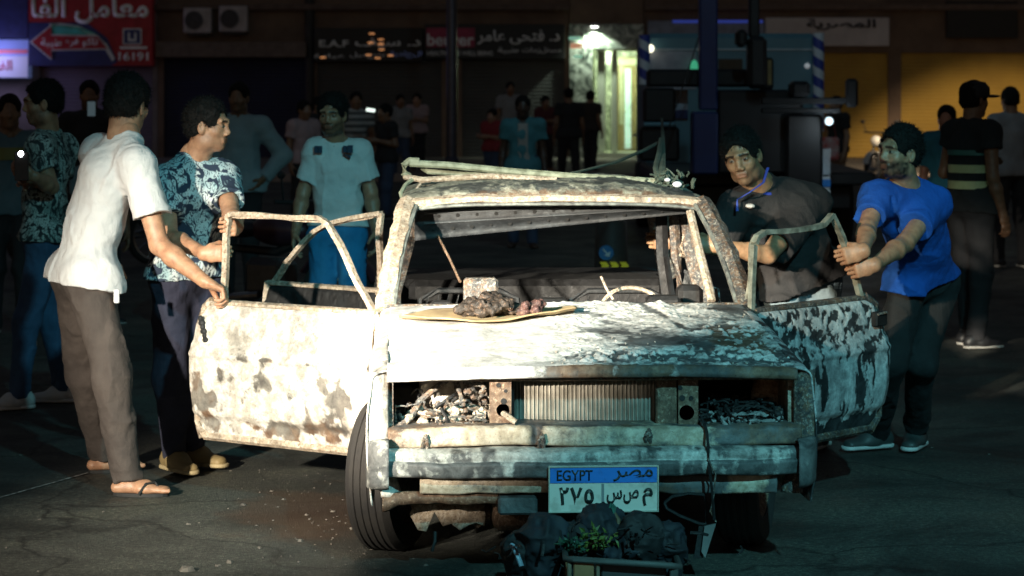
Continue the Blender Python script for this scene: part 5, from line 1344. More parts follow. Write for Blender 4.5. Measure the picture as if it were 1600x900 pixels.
# ================================================================== people: smooth implicit bodies meshed with surface nets
class Vol:
    def __init__(s, cell): s.cell = cell; s.ops = []
    def seg(s, a, b, ra, rb=None, k=0.02, side=None, flat=1.0, mode='u'):
        a, b = np.asarray(a, float), np.asarray(b, float); rb = ra if rb is None else rb
        ab = b - a; L2 = float(ab @ ab) + 1e-12
        sd = None if side is None else unit(np.asarray(side, float) - ab * (np.dot(side, ab) / L2))
        def f(x, y, z):
            px, py, pz = x - a[0], y - a[1], z - a[2]
            t = np.clip((px * ab[0] + py * ab[1] + pz * ab[2]) / L2, 0, 1)
            ox, oy, oz = px - t * ab[0], py - t * ab[1], pz - t * ab[2]
            r = ra + t * (rb - ra)
            if sd is None: return np.sqrt(ox * ox + oy * oy + oz * oz) - r
            w = ox * sd[0] + oy * sd[1] + oz * sd[2]
            d2 = np.maximum(ox * ox + oy * oy + oz * oz - w * w, 0)
            return (np.sqrt(w * w + d2 / flat ** 2) - r) * (flat if flat < 1 else 1.0)
        R_ = max(ra, rb) * max(1.0, flat)
        s.ops.append((f, np.minimum(a, b) - R_, np.maximum(a, b) + R_, k, mode)); return s
    def ell(s, c, rad, fr=None, k=0.015, mode='u'):
        c = np.asarray(c, float); rad = np.asarray(rad, float); fr = np.eye(3) if fr is None else fr
        def f(x, y, z):
            px, py, pz = x - c[0], y - c[1], z - c[2]
            k0 = k1 = 0
            for i in range(3):
                q = px * fr[0, i] + py * fr[1, i] + pz * fr[2, i]
                k0 = k0 + (q / rad[i]) ** 2; k1 = k1 + (q / rad[i] ** 2) ** 2
            k0 = np.sqrt(k0); k1 = np.sqrt(k1) + 1e-9
            return k0 * (k0 - 1) / k1
        R_ = rad.max(); s.ops.append((f, c - R_, c + R_, k, mode)); return s
    def cut(s, p, n, reach):
        """remove what lies beyond the plane (p, n) within a box of half-size reach"""
        p = np.asarray(p, float); n = unit(n)
        f = lambda x, y, z: (x - p[0]) * n[0] + (y - p[1]) * n[1] + (z - p[2]) * n[2]
        s.ops.append((f, p - reach, p + reach, 0, 'c')); return s
    def mesh(s, disp=None):
        h = s.cell
        us = [o for o in s.ops if o[4] == 'u']
        lo = np.min([o[1] for o in us], 0) - 3 * h; hi = np.max([o[2] for o in us], 0) + 3 * h
        n = np.ceil((hi - lo) / h).astype(int) + 1
        ax = [lo[i] + h * np.arange(n[i]) for i in range(3)]
        D = np.full(n, 0.3, np.float32)
        for f, a, b, k, mode in s.ops:
            m = (k + 2.5 * h) if mode != 'c' else 0.0
            i0 = np.maximum(np.floor((a - m - lo) / h).astype(int), 0); i1 = np.minimum(np.ceil((b + m - lo) / h).astype(int) + 1, n)
            if (i1 <= i0).any(): continue
            sl = tuple(slice(p, q) for p, q in zip(i0, i1))
            x, y, z = ax[0][sl[0]][:, None, None], ax[1][sl[1]][None, :, None], ax[2][sl[2]][None, None, :]
            d = f(x, y, z); g = D[sl]
            if mode == 'c': D[sl] = np.maximum(g, d)
            elif mode == 'u':
                if k > 0:
                    e = np.maximum(k - np.abs(g - d), 0) / k; D[sl] = np.minimum(g, d) - e * e * k * 0.25
                else: D[sl] = np.minimum(g, d)
            else:
                d = -d
                if k > 0:
                    e = np.maximum(k - np.abs(g - d), 0) / k; D[sl] = np.maximum(g, d) + e * e * k * 0.25
                else: D[sl] = np.maximum(g, d)
        if disp is not None:
            I = np.argwhere(np.abs(D) < 0.03 + h)
            D[I[:, 0], I[:, 1], I[:, 2]] += disp(ax[0][I[:, 0]], ax[1][I[:, 1]], ax[2][I[:, 2]])
        B = D < 0
        c = B[:-1, :-1, :-1].astype(np.int8)
        tot = np.zeros_like(c)
        for i in (0, 1):
            for j in (0, 1):
                for k in (0, 1):
                    tot += B[i:n[0] - 1 + i, j:n[1] - 1 + j, k:n[2] - 1 + k]
        cells = np.argwhere((tot > 0) & (tot < 8))
        idx = np.full(tot.shape, -1, np.int32); idx[tuple(cells.T)] = np.arange(len(cells))
        cor = [(i, j, k) for i in (0, 1) for j in (0, 1) for k in (0, 1)]
        vals = {q: D[cells[:, 0] + q[0], cells[:, 1] + q[1], cells[:, 2] + q[2]] for q in cor}
        acc = np.zeros((len(cells), 3)); cnt = np.zeros(len(cells))
        for p in cor:
            for a in range(3):
                if p[a]: continue
                q = list(p); q[a] = 1; q = tuple(q)
                va, vb = vals[p], vals[q]; x = (va < 0) != (vb < 0)
                t = np.where(x, va / (va - vb + 1e-12), 0)
                pt = np.repeat(np.array(p, float)[None], len(cells), 0); pt[:, a] = t
                acc += pt * x[:, None]; cnt += x
        V = (cells + acc / cnt[:, None]) * h + lo
        Q = []
        for a in range(3):
            u, w = (a + 1) % 3, (a + 2) % 3
            s0 = [slice(None)] * 3; s1 = [slice(None)] * 3; s0[a] = slice(0, -1); s1[a] = slice(1, None)
            E0, E1 = B[tuple(s0)], B[tuple(s1)]
            I = np.argwhere(E0 != E1)
            I = I[(I[:, u] > 0) & (I[:, w] > 0) & (I[:, u] < n[u] - 1) & (I[:, w] < n[w] - 1)]
            ins = E0[tuple(I.T)]
            def at(du, dw):
                J = I.copy(); J[:, u] -= du; J[:, w] -= dw; return idx[tuple(J.T)]
            q = np.stack([at(1, 1), at(0, 1), at(0, 0), at(1, 0)], 1)
            q[~ins] = q[~ins][:, ::-1]
            Q.append(q)
        Q = np.concatenate(Q); Q = Q[(Q >= 0).all(1)]
        return V, Q

def frame_of(f, u):
    f = unit(f); u = unit(np.asarray(u, float) - f * np.dot(f, u)); r = np.cross(f, u)
    return np.stack([r, f, u], 1)      # columns: right, forward, up

def skin_mat(name):
    if name in _mats: return _mats[name]
    m = bpy.data.materials.new(name); nt, bs = nodes_of(m); vec = objco(nt)
    a = nt.nodes.new('ShaderNodeAttribute'); a.attribute_name = 'Col'
    mu = nt.nodes.new('ShaderNodeMix'); mu.data_type = 'RGBA'; mu.blend_type = 'MULTIPLY'; mu.inputs[0].default_value = 1
    nt.links.new(a.outputs['Color'], mu.inputs[6])
    nt.links.new(ramp(nt, tex_noise(nt, 28, 4, 0.6, vec), [(0.3, (0.70, 0.60, 0.56)), (0.7, (1.12, 1.06, 1.02))]), mu.inputs[7])
    nt.links.new(mu.outputs[2], bs.inputs['Base Color'])
    bs.inputs['Roughness'].default_value = 0.42
    bs.inputs['Subsurface Weight'].default_value = 0.08; bs.inputs['Subsurface Radius'].default_value = (0.012, 0.005, 0.003)
    bump(nt, bs, tex_noise(nt, 180, 4, 0.7, vec), 0.45, 0.003)
    _mats[name] = m; return m
m_skin = skin_mat('skin')
def hair_mat():
    m = bpy.data.materials.new('black_hair'); nt, bs = nodes_of(m); vec = objco(nt, (1, 1, 0.35))
    n = tex_noise(nt, 170, 4, 0.7, vec)
    nt.links.new(ramp(nt, n, [(0.35, (0.003, 0.003, 0.003)), (0.7, (0.011, 0.009, 0.008))]), bs.inputs['Base Color'])
    bs.inputs['Roughness'].default_value = 0.8; bs.inputs['Specular IOR Level'].default_value = 0.25; bump(nt, bs, n, 0.5, 0.004)
    return m
m_hair = hair_mat()

def fabric(name, c, c2=None, sc=7, wsc=420, rough=0.85, emit=0.0):
    if name in _mats: return _mats[name]
    m = bpy.data.materials.new(name); nt, bs = nodes_of(m); vec = objco(nt)
    c2 = c2 or tuple(x * 0.8 for x in c)
    nt.links.new(ramp(nt, tex_noise(nt, sc, 5, 0.6, vec), [(0.35, c2), (0.62, c)]), bs.inputs['Base Color'])
    bs.inputs['Roughness'].default_value = rough; bs.inputs['Sheen Weight'].default_value = 0.0
    h = nt.nodes.new('ShaderNodeMath'); h.operation = 'MULTIPLY_ADD'; h.inputs[1].default_value = 0.25
    nt.links.new(tex_noise(nt, wsc, 2, 0.5, vec), h.inputs[0]); nt.links.new(tex_noise(nt, 24, 4, 0.6, objco(nt, (1, 1, 0.6)), 0.6), h.inputs[2])
    rd = nt.nodes.new('ShaderNodeTexNoise'); rd.noise_type = 'RIDGED_MULTIFRACTAL'; rd.inputs['Scale'].default_value = 5.5; rd.inputs['Detail'].default_value = 3.0; rd.inputs['Distortion'].default_value = 0.7
    nt.links.new(objco(nt, (1.2, 1.2, 0.75)), rd.inputs['Vector'])
    hh = nt.nodes.new('ShaderNodeMath'); hh.operation = 'MULTIPLY_ADD'; hh.inputs[1].default_value = 0.45
    nt.links.new(rd.outputs[0], hh.inputs[0]); nt.links.new(h.outputs[0], hh.inputs[2])
    bump(nt, bs, hh.outputs[0], 0.55, 0.016)
    _mats[name] = m; return m
def leaf_print(name, bg, fg, fg2, sc, squash=(1, 1, 1)):
    """shirt printed with broad leaves"""
    m = bpy.data.materials.new(name); nt, bs = nodes_of(m); vec = objco(nt, squash)
    n1 = ramp(nt, tex_noise(nt, sc * 1.15, 1.5, 0.5, vec, 2.6), [(0.44, (0, 0, 0)), (0.50, (1, 1, 1))])
    n2 = ramp(nt, tex_noise(nt, sc * 2.6, 2, 0.5, objco(nt, (1.6, 1.6, 0.7)), 3.5), [(0.40, (0.12, 0.12, 0.12)), (0.50, (1, 1, 1))])
    f = nt.nodes.new('ShaderNodeMath'); f.operation = 'MULTIPLY'; nt.links.new(n1, f.inputs[0]); nt.links.new(n2, f.inputs[1])
    lc = ramp(nt, tex_noise(nt, sc * 0.8, 2, 0.5, vec), [(0.4, fg2), (0.6, fg)])
    nt.links.new(mixc(nt, f.outputs[0], bg, lc), bs.inputs['Base Color'])
    bs.inputs['Roughness'].default_value = 0.85
    bump(nt, bs, tex_noise(nt, 24, 4, 0.6, vec, 0.6), 0.35, 0.010)
    _mats[name] = m; return m
def stripe_fabric(name, a, b, n):
    m = bpy.data.materials.new(name); nt, bs = nodes_of(m)
    t = nt.nodes.new('ShaderNodeTexCoord'); sep = nt.nodes.new('ShaderNodeSeparateXYZ'); nt.links.new(t.outputs['Object'], sep.inputs[0])
    mm = nt.nodes.new('ShaderNodeMath'); mm.operation = 'MULTIPLY'; mm.inputs[1].default_value = n; nt.links.new(sep.outputs[2], mm.inputs[0])
    fr = nt.nodes.new('ShaderNodeMath'); fr.operation = 'FRACT'; nt.links.new(mm.outputs[0], fr.inputs[0])
    nt.links.new(ramp(nt, fr.outputs[0], [(0.0, a), (0.5, b)], 'CONSTANT'), bs.inputs['Base Color']); bs.inputs['Roughness'].default_value = 0.85
    return m

def folds(amp, seed, axis=(0, 0, 1), f=9.0):
    """creases that run mostly across the axis"""
    ax = unit(axis)
    def d(x, y, z):
        t = x * ax[0] + y * ax[1] + z * ax[2]
        q = (x - t * ax[0] * 0.62, y - t * ax[1] * 0.62, z - t * ax[2] * 0.62)
        n = vnoise(q[0] * f + seed, q[1] * f, q[2] * f + seed * 2)
        r = 1 - np.abs(vnoise(q[0] * f * 1.7 + 7 + seed, q[1] * f * 1.7, q[2] * f * 2.2))
        return amp * (0.9 * n + 0.7 * (r - 0.75) - 0.5) + amp * 0.30 * vnoise(x * f * 4, y * f * 4, z * f * 4 + seed) - amp * 1.1 * np.maximum(0, 1 - 1.6 * np.abs(vnoise(q[0] * f * 0.9 + 3 * seed, q[1] * f * 0.9, q[2] * f * 1.5))) ** 3
    return d

def hand(v, w, d, n, ts, curl=(30, 40, 30), s=1.0, k=0.006, thumb=0.5):
    """palm and five fingers: w wrist, d direction, n palm side, ts thumb side"""
    w = np.asarray(w, float); d = unit(d); n = unit(np.asarray(n, float) - d * np.dot(d, n)); ts_ = unit(np.cross(d, n)); ts = ts_ if np.dot(ts_, ts) > 0 else -ts_
    v.seg(w - d * 0.01, w + d * 0.035 * s, 0.026 * s, 0.032 * s, 0.02, ts, 0.62)
    v.seg(w + d * 0.03 * s, w + d * 0.078 * s, 0.036 * s, 0.039 * s, 0.015, ts, 0.40)
    for i in range(4):
        L = [0.94, 1.04, 0.98, 0.80][i] * s
        p = w + d * (0.088 - 0.004 * abs(i - 1.2)) * s + ts * (0.029 - 0.0195 * i) * s; a = 0
        c = np.array(curl) + (4 * i - 6)
        for q, ln in enumerate((0.044, 0.027, 0.022)):
            a += R(c[q]); e = p + (d * math.cos(a) + n * math.sin(a)) * ln * L
            v.seg(p, e, (0.0086 - 0.0008 * q) * s, (0.0081 - 0.0009 * q) * s, k); p = e
    p = w + d * 0.028 * s + ts * 0.030 * s + n * 0.006
    e = p + unit(d * 0.75 + ts * 0.60 * (1 - 0.5 * thumb) + n * (0.35 + 0.5 * thumb)) * 0.045 * s; v.seg(p, e, 0.014 * s, 0.011 * s, 0.012)
    g = e + unit(d * 0.85 - ts * 0.35 * thumb + n * (0.3 + 0.6 * thumb)) * 0.034 * s; v.seg(e, g, 0.0105 * s, 0.0085 * s, k)

def head_ops(v, c, fr, s, neck, ears=True, detail=True):
    def L(x, y, z): return c + fr @ (np.array((x, y, z)) * s)
    v.ell(L(0, -0.014, 0.034), np.array((0.074, 0.094, 0.086)) * s, fr, 0.01)
    v.ell(L(0, 0.022, -0.030), np.array((0.060, 0.069, 0.082)) * s, fr, 0.03)
    v.ell(L(0, 0.056, -0.094), np.array((0.030, 0.026, 0.022)) * s, fr, 0.03)
    for q in (-1, 1):
        v.ell(L(q * 0.042, 0.050, -0.022), np.array((0.022, 0.024, 0.024)) * s, fr, 0.02)
        v.ell(L(q * 0.048, 0.002, -0.078), np.array((0.016, 0.036, 0.026)) * s, fr, 0.03)
    if detail:
        v.seg(L(-0.044, 0.076, 0.030), L(0, 0.086, 0.026), 0.012 * s, 0.013 * s, 0.016); v.seg(L(0.044, 0.076, 0.030), L(0, 0.086, 0.026), 0.012 * s, 0.013 * s, 0.016)
        for q in (-1, 1):
            v.ell(L(q * 0.031, 0.098, 0.006), np.array((0.020, 0.020, 0.013)) * s, fr, 0.012, 's')
            v.ell(L(q * 0.031, 0.073, 0.006), np.array((0.0145, 0.0125, 0.0125)) * s, fr, 0.004)
    v.seg(L(0, 0.082, 0.014), L(0, 0.100, -0.024), 0.0095 * s, 0.0125 * s, 0.014)
    if detail:
        for q in (-1, 1): v.ell(L(q * 0.013, 0.094, -0.033), np.array((0.010, 0.012, 0.009)) * s, fr, 0.006)
        v.seg(L(-0.020, 0.084, -0.058), L(0.020, 0.084, -0.058), 0.0075 * s, None, 0.008); v.seg(L(-0.016, 0.083, -0.069), L(0.016, 0.083, -0.069), 0.0085 * s, None, 0.008)
        v.seg(L(-0.024, 0.094, -0.0635), L(0.024, 0.094, -0.0635), 0.0035 * s, None, 0.004, mode='s')
    if ears:
        for q in (-1, 1):
            v.ell(L(q * 0.077, -0.008, -0.006), np.array((0.009, 0.019, 0.033)) * s, fr @ rotz(q * 0.35), 0.008)
            v.ell(L(q * 0.086, -0.002, -0.002), np.array((0.006, 0.010, 0.018)) * s, fr, 0.004, 's')
    v.seg(L(0, -0.020, -0.060), neck, 0.060 * s, 0.068 * s, 0.03)
def rotz(a): return np.array(((math.cos(a), -math.sin(a), 0), (math.sin(a), math.cos(a), 0), (0, 0, 1)))

def hair_ops(v, c, fr, s, thick=0.014, fringe=0.095, cap=False):
    def L(x, y, z): return c + fr @ (np.array((x, y, z)) * s)
    v.ell(L(0, -0.018, 0.040), np.array((0.074 + thick, 0.092 + thick, 0.086 + thick)) * s, fr, 0.01)
    v.ell(L(0, -0.045, -0.010), np.array((0.068 + thick * 0.6, 0.060 + thick * 0.6, 0.060)) * s, fr, 0.02)
    # clear the face, the ears and the nape
    v.ell(L(0, 0.105, -0.035), np.array((0.088, 0.068, 0.062 + fringe * 0.65)) * s, fr, 0.012, 's')
    v.ell(L(0, 0.055, -0.085), np.array((0.20, 0.075, 0.088)) * s, fr, 0.01, 's')
    for q in (-1, 1): v.ell(L(q * 0.090, 0.000, -0.020), np.array((0.030, 0.030, 0.045)) * s, fr, 0.006, 's')
    v.cut(L(0, -0.05, -0.062), fr @ np.array((0, -0.25, -1)), 0.12 * s)

def person(label, J, top, bottom, res=0.006, skin=(0.40, 0.24, 0.15), beard=0.0, group=None, hair=True, sleeve=0.55, long_sleeve=False,
           shorts=False, shoes=None, barefoot=False, bulk=1.0, hem=0.0, belly=0.0, s=1.0, seed=1, headres=None, top_name='shirt', bottom_name='trousers', fold=0.008, hair_thick=0.014, loose=1.0, collar=None):
    """J holds joints in world coordinates"""
    base = np.array((J['pel'][0], J['pel'][1], 0.0)) if 'base' not in J else np.asarray(J['base'], float)
    root = empty('person', base); tag(root, label, 'person', group)
    A = {k: np.asarray(q, float) - base for k, q in J.items() if k in ('pel', 'chest', 'neck', 'head', 'sL', 'sR', 'eL', 'eR', 'wL', 'wR', 'hL', 'hR', 'kL', 'kR', 'aL', 'aR')}
    side = unit(A['sL'] - A['sR']); up = unit(A['neck'] - A['pel']); fwd = unit(np.cross(side, up))
    fwd_check = J.get('fwd')
    if fwd_check is not None and np.dot(fwd, fwd_check) < 0: fwd = -fwd
    hf = J.get('hf', fwd); hu = J.get('hu', (0, 0, 1)); fr = frame_of(hf, hu); hs = J.get('hs', 1.0) * s
    near = res < 0.009
    # ---- body
    v = Vol(res); hvol = Vol(0.0036) if near else v; kf = 0.003 if near else 0.012
    mid = (A['pel'] + A['chest']) / 2
    v.seg(A['pel'], mid, 0.120 * bulk * s, 0.118 * bulk * s, 0.04, side, 0.66); v.seg(mid, A['chest'], 0.118 * bulk * s, 0.140 * bulk * s, 0.05, side, 0.68)
    v.seg(A['sL'], A['sR'], 0.046 * s, None, 0.05); v.seg(A['chest'], A['neck'], 0.09 * s, 0.058 * s, 0.05, side, 0.8)
    for q in 'LR': v.seg(A['neck'] + up * 0.012, A['s' + q], 0.040 * s, 0.044 * s, 0.04)
    for q in 'LR':
        v.seg(A['s' + q], A['e' + q], 0.050 * bulk * s, 0.041 * s, 0.03)
        f1 = A['e' + q] + (A['w' + q] - A['e' + q]) * 0.32
        v.seg(A['e' + q], f1, 0.040 * s, 0.043 * s, 0.02); v.seg(f1, A['w' + q], 0.043 * s, 0.027 * s, 0.02)
        H_ = J.get('hand' + q)
        fd = unit(A['w' + q] - A['e' + q])
        if near: hvol.seg(A['w' + q] - fd * 0.05, A['w' + q], 0.030 * s, 0.0275 * s, 0.02)
        if H_: hand(hvol, A['w' + q], H_[0], H_[1], H_[2], H_[3], s, k=kf)
        else:
            hand(hvol, A['w' + q], fd + np.array((0, 0, -0.15)), side * (1 if q == 'R' else -1), fwd, (22, 30, 22), s, k=kf)
        hip = A['h' + q]
        lg = 1.0 if shorts else 0.84
        v.seg(hip, A['k' + q], 0.080 * lg * bulk * s, 0.054 * lg * s, 0.04)
        c1 = A['k' + q] + (A['a' + q] - A['k' + q]) * 0.33 - fwd * 0.012
        v.seg(A['k' + q], c1, 0.052 * lg * s, 0.056 * lg * s, 0.03); v.seg(c1, A['a' + q], 0.056 * lg * s, 0.034 * s, 0.03)
        td = unit(J.get('t' + q, fwd) * np.array((1, 1, 0.0)) + np.array((0, 0, 0))); a_ = A['a' + q]
        gz = a_[2] - 0.075 * s
        heel = np.array((a_[0], a_[1], gz + 0.030)) - td * 0.045 * s; toe = np.array((a_[0], a_[1], gz + 0.020)) + td * 0.165 * s
        v.seg(heel, np.array((a_[0], a_[1], gz + 0.034)) + td * 0.08 * s, 0.030 * s, 0.036 * s, 0.02, np.cross(td, (0, 0, 1)), 0.85)
        v.seg(np.array((a_[0], a_[1], gz + 0.026)) + td * 0.06 * s, toe, 0.044 * s, 0.034 * s, 0.02, np.cross(td, (0, 0, 1)), 0.48)
        if barefoot:
            sv = np.cross(td, (0, 0, 1))
            for t5 in range(5):
                tp0 = toe + sv * (0.030 - 0.015 * t5) - td * (0.012 + 0.006 * t5 * t5 * 0.3)
                v.seg(tp0, tp0 + td * 0.030, 0.011 - 0.001 * t5, 0.010 - 0.001 * t5, 0.004)
    VB, QB = v.mesh()
    if near:
        for o_ in (0, 1):      # each hand meshed in its own small block
            n_ = len(hvol.ops) // 2; w_ = Vol(0.0036); w_.ops = hvol.ops[o_ * n_:(o_ + 1) * n_]
            VV_, QQ_ = w_.mesh(); QB = np.concatenate([QB, QQ_ + len(VB)]); VB = np.concatenate([VB, VV_])
    hv = Vol(headres or (0.0042 if near else res * 0.8)); head_ops(hv, A['head'], fr, hs, A['neck'] + (A['chest'] - A['neck']) * 0.25, True, near)
    VH, QH = hv.mesh()
    V = np.concatenate([VB, VH]); Q = np.concatenate([QB, QH + len(VB)])
    C = np.repeat(np.array(skin, float)[None], len(V), 0)
    q = ((V - A['head']) @ fr) / hs
    isf = (np.arange(len(V)) >= len(VB))
    ax_ = np.abs(q[:, 0])
    def put(mask, cc, a=1.0): C[mask] = C[mask] * (1 - a) + np.array(cc) * a
    nz = vnoise(q[:, 0] * 90, q[:, 1] * 90, q[:, 2] * 90)
    if beard > 0:
        jaw = sstep(-0.035, -0.055, q[:, 2] + 0.25 * np.maximum(ax_ - 0.03, 0) * -1.0) * sstep(-0.135, -0.115, q[:, 2]) * sstep(-0.02, 0.01, q[:, 1])
        mou = sstep(-0.038, -0.045, q[:, 2]) * sstep(0.06, 0.075, q[:, 1])
        mk = np.clip(np.maximum(jaw, mou) * beard * (0.85 + 0.3 * nz), 0, 1) * isf
        C = C * (1 - mk[:, None]) + np.array((0.018, 0.014, 0.012)) * mk[:, None]
    if near:
        put(isf & (q[:, 1] > 0.074) & (np.abs(q[:, 2] + 0.0635) < 0.011) & (ax_ < 0.022), (skin[0] * 0.62, skin[1] * 0.42, skin[2] * 0.42), 0.7)
        br = isf & (q[:, 1] > 0.055) & (np.abs(q[:, 2] - 0.028 + 0.15 * np.maximum(ax_ - 0.035, 0)) < 0.0058) & (ax_ > 0.011) & (ax_ < 0.052)
        put(br, (0.012, 0.010, 0.009), 0.9)
        ey = isf & (q[:, 1] > 0.068) & (((ax_ - 0.031) / 0.0125) ** 2 + ((q[:, 2] - 0.005) / 0.0048) ** 2 < 1)
        put(ey, (0.30, 0.27, 0.24), 0.85)
        put(isf & (q[:, 1] > 0.068) & (((ax_ - 0.031) / 0.0058) ** 2 + ((q[:, 2] - 0.006) / 0.0062) ** 2 < 1), (0.010, 0.008, 0.007), 1.0)
        lid = isf & (q[:, 1] > 0.062) & (((ax_ - 0.031) / 0.0175) ** 2 + ((q[:, 2] - 0.007) / 0.0105) ** 2 < 1) & ~ey
        put(lid, np.array(skin) * 0.45, 0.6)
    mesh_obj('body', np_mesh('body', V, Q, colors=C), m_skin, root, True)
    # ---- hair
    if hair:
        hv = Vol(0.0036 if near else res); hair_ops(hv, A['head'], fr, hs, hair_thick)
        V, Q = hv.mesh(lambda x, y, z: 0.0045 * vnoise(x * 75, y * 75, z * 48) + 0.005 * vnoise(x * 28, y * 28, z * 28 + seed)); 
        if near:
            rg = np.random.RandomState(seed); ii = rg.choice(len(V), 5200); b = V[ii]; nrm = b - (A['head'] + fr @ np.array((0, -0.02, 0.02)) * hs); nrm /= np.linalg.norm(nrm, axis=1)[:, None] + 1e-9
            dirn = nrm * 0.55 + (-0.25 * fr[:, 2] - 0.15 * fr[:, 1])[None] + rg.normal(0, 0.45, b.shape); dirn /= np.linalg.norm(dirn, axis=1)[:, None]
            wd = np.cross(dirn, nrm); wd /= np.linalg.norm(wd, axis=1)[:, None] + 1e-9; ln_ = rg.uniform(0.010, 0.024, (len(b), 1)) * hs
            p0 = b - nrm * 0.004; quad = np.stack([p0 - wd * 0.0014, p0 + wd * 0.0014, p0 + dirn * ln_ + wd * 0.0004, p0 + dirn * ln_ - wd * 0.0004], 1).reshape(-1, 3)
            Q = np.concatenate([Q, np.arange(len(quad)).reshape(-1, 4) + len(V)]); V = np.concatenate([V, quad])
        mesh_obj('hair', np_mesh('hair', V, Q), m_hair, root, True)
    cres = max(res, 0.0065)
    # ---- shirt
    v = Vol(cres); e_ = 0.016 * loose * s
    hemp = A['pel'] - up * (0.06 + hem) * s
    for q in 'LR':
        sh, el, wr = A['s' + q], A['e' + q], A['w' + q]
        if long_sleeve:
            v.seg(sh, el, (0.052 * bulk + e_) * s, (0.043 + e_) * s, 0.04); v.seg(el, wr, (0.043 + e_) * s, (0.030 + e_) * s, 0.02)
        else:
            en = sh + (el - sh) * (sleeve + 0.10)
            v.seg(sh, en, (0.052 * bulk + e_) * s, (0.052 * bulk + e_ * 1.15) * s, 0.04)
    for q in 'LR':
        sh, el, wr = A['s' + q], A['e' + q], A['w' + q]
        if long_sleeve: v.cut(wr - unit(wr - el) * 0.02, wr - el, 0.085 * s)
        else:
            ce = sh + (el - sh) * sleeve; v.cut(ce, el - sh, 0.13 * s)
            v.seg(ce - (el - sh) * 0.05, ce + (el - sh) * 0.2, 0.050 * bulk * s, None, 0.004, mode='s')
    v.seg(A['hL'] + up * 0.03, A['hR'] + up * 0.03, 0.112 * bulk * s, None, 0.05); v.seg(A['hL'] + (A['kL'] - A['hL']) * 0.42, A['hL'], 0.112 * bulk * s, 0.118 * bulk * s, 0.06); v.seg(A['hR'] + (A['kR'] - A['hR']) * 0.42, A['hR'], 0.112 * bulk * s, 0.118 * bulk * s, 0.06)
    hn_ = -unit(up * 0.35 + np.array((0, 0, 0.65))); v.cut(hemp, hn_, 0.45 * s)
    v.seg(hemp, mid, (0.132 * bulk + 0.012) * s, (0.126 * bulk + 0.010) * s, 0.05, side, 0.76); v.seg(mid, A['chest'], (0.126 * bulk + 0.010) * s, (0.148 * bulk + 0.008) * s, 0.05, side, 0.74)
    if belly: v.ell(mid - up * 0.05 + fwd * 0.06, np.array((0.16, 0.13, 0.20)) * belly, frame_of(fwd, up), 0.06)
    v.seg(A['sL'], A['sR'], 0.062 * s, None, 0.05); v.seg(A['chest'], A['neck'] - up * 0.01, 0.105 * s, 0.064 * s, 0.05, side, 0.85)
    for q in 'LR': v.seg(A['neck'] - up * 0.030, A['s' + q], 0.050 * s, 0.062 * s, 0.04)
    tb_ = hemp + up * 0.0
    v.cut(tb_, hn_, 0.45 * s)
    # neck opening
    v.seg(A['neck'] - up * 0.010 + fwd * 0.006, A['neck'] + up * 0.10 + (A['head'] - A['neck']) * 0.1, 0.072 * s, 0.085 * s, 0.01, mode='s')
    V, Q = v.mesh(folds(fold, seed, up, 8.5 if near else 6))
    sho = mesh_obj(top_name, np_mesh(top_name, V, Q), top, root, True)
    if collar is not None:
        cc = A['neck'] - up * 0.008 * s + fwd * 0.006; pts = []
        for t_ in np.linspace(0, 2 * math.pi, 25): pts.append(cc + 0.076 * s * (side * math.cos(t_) + fwd * math.sin(t_) * 0.92) - up * 0.024 * s * max(0, math.sin(t_)) + up * 0.012 * max(0, -math.sin(t_)))
        MB().tube(pts, 0.012 * s, 6, False).build('collar', collar, root, True)
    # ---- trousers
    v = Vol(cres)
    v.seg(A['hL'] + up * 0.03, A['hR'] + up * 0.03, 0.098 * bulk * s, None, 0.06); v.seg(A['pel'] + up * 0.09 * s, A['pel'], 0.122 * bulk * s, 0.128 * bulk * s, 0.05, side, 0.72)
    for q in 'LR':
        hp, kn, an = A['h' + q], A['k' + q], A['a' + q]
        v.seg(hp, kn, (0.076 * bulk + 0.014) * s, (0.054 + 0.014 * loose) * s, 0.04)
        if shorts: v.seg(kn, kn + (an - kn) * 0.10, (0.055 + 0.026) * s, (0.055 + 0.030) * s, 0.03)
        else: v.seg(kn, an, (0.054 + 0.014 * loose) * s, (0.043 + 0.008 * loose) * s, 0.04)
    v.cut(A['pel'] + up * 0.10 * s, up, 0.30 * s)
    for q in 'LR':
        kn, an = A['k' + q], A['a' + q]
        if shorts: v.cut(kn + (an - kn) * 0.07, an - kn, 0.13 * s)
        else: v.cut(an - np.array((0, 0, 0.010)), an - kn + np.array((0, 0, -0.2)), 0.10 * s)
    V, Q = v.mesh(folds(fold * 1.1, seed + 3, (0, 0, 1), 8 if near else 6))
    mesh_obj(bottom_name, np_mesh(bottom_name, V, Q), bottom, root, True)
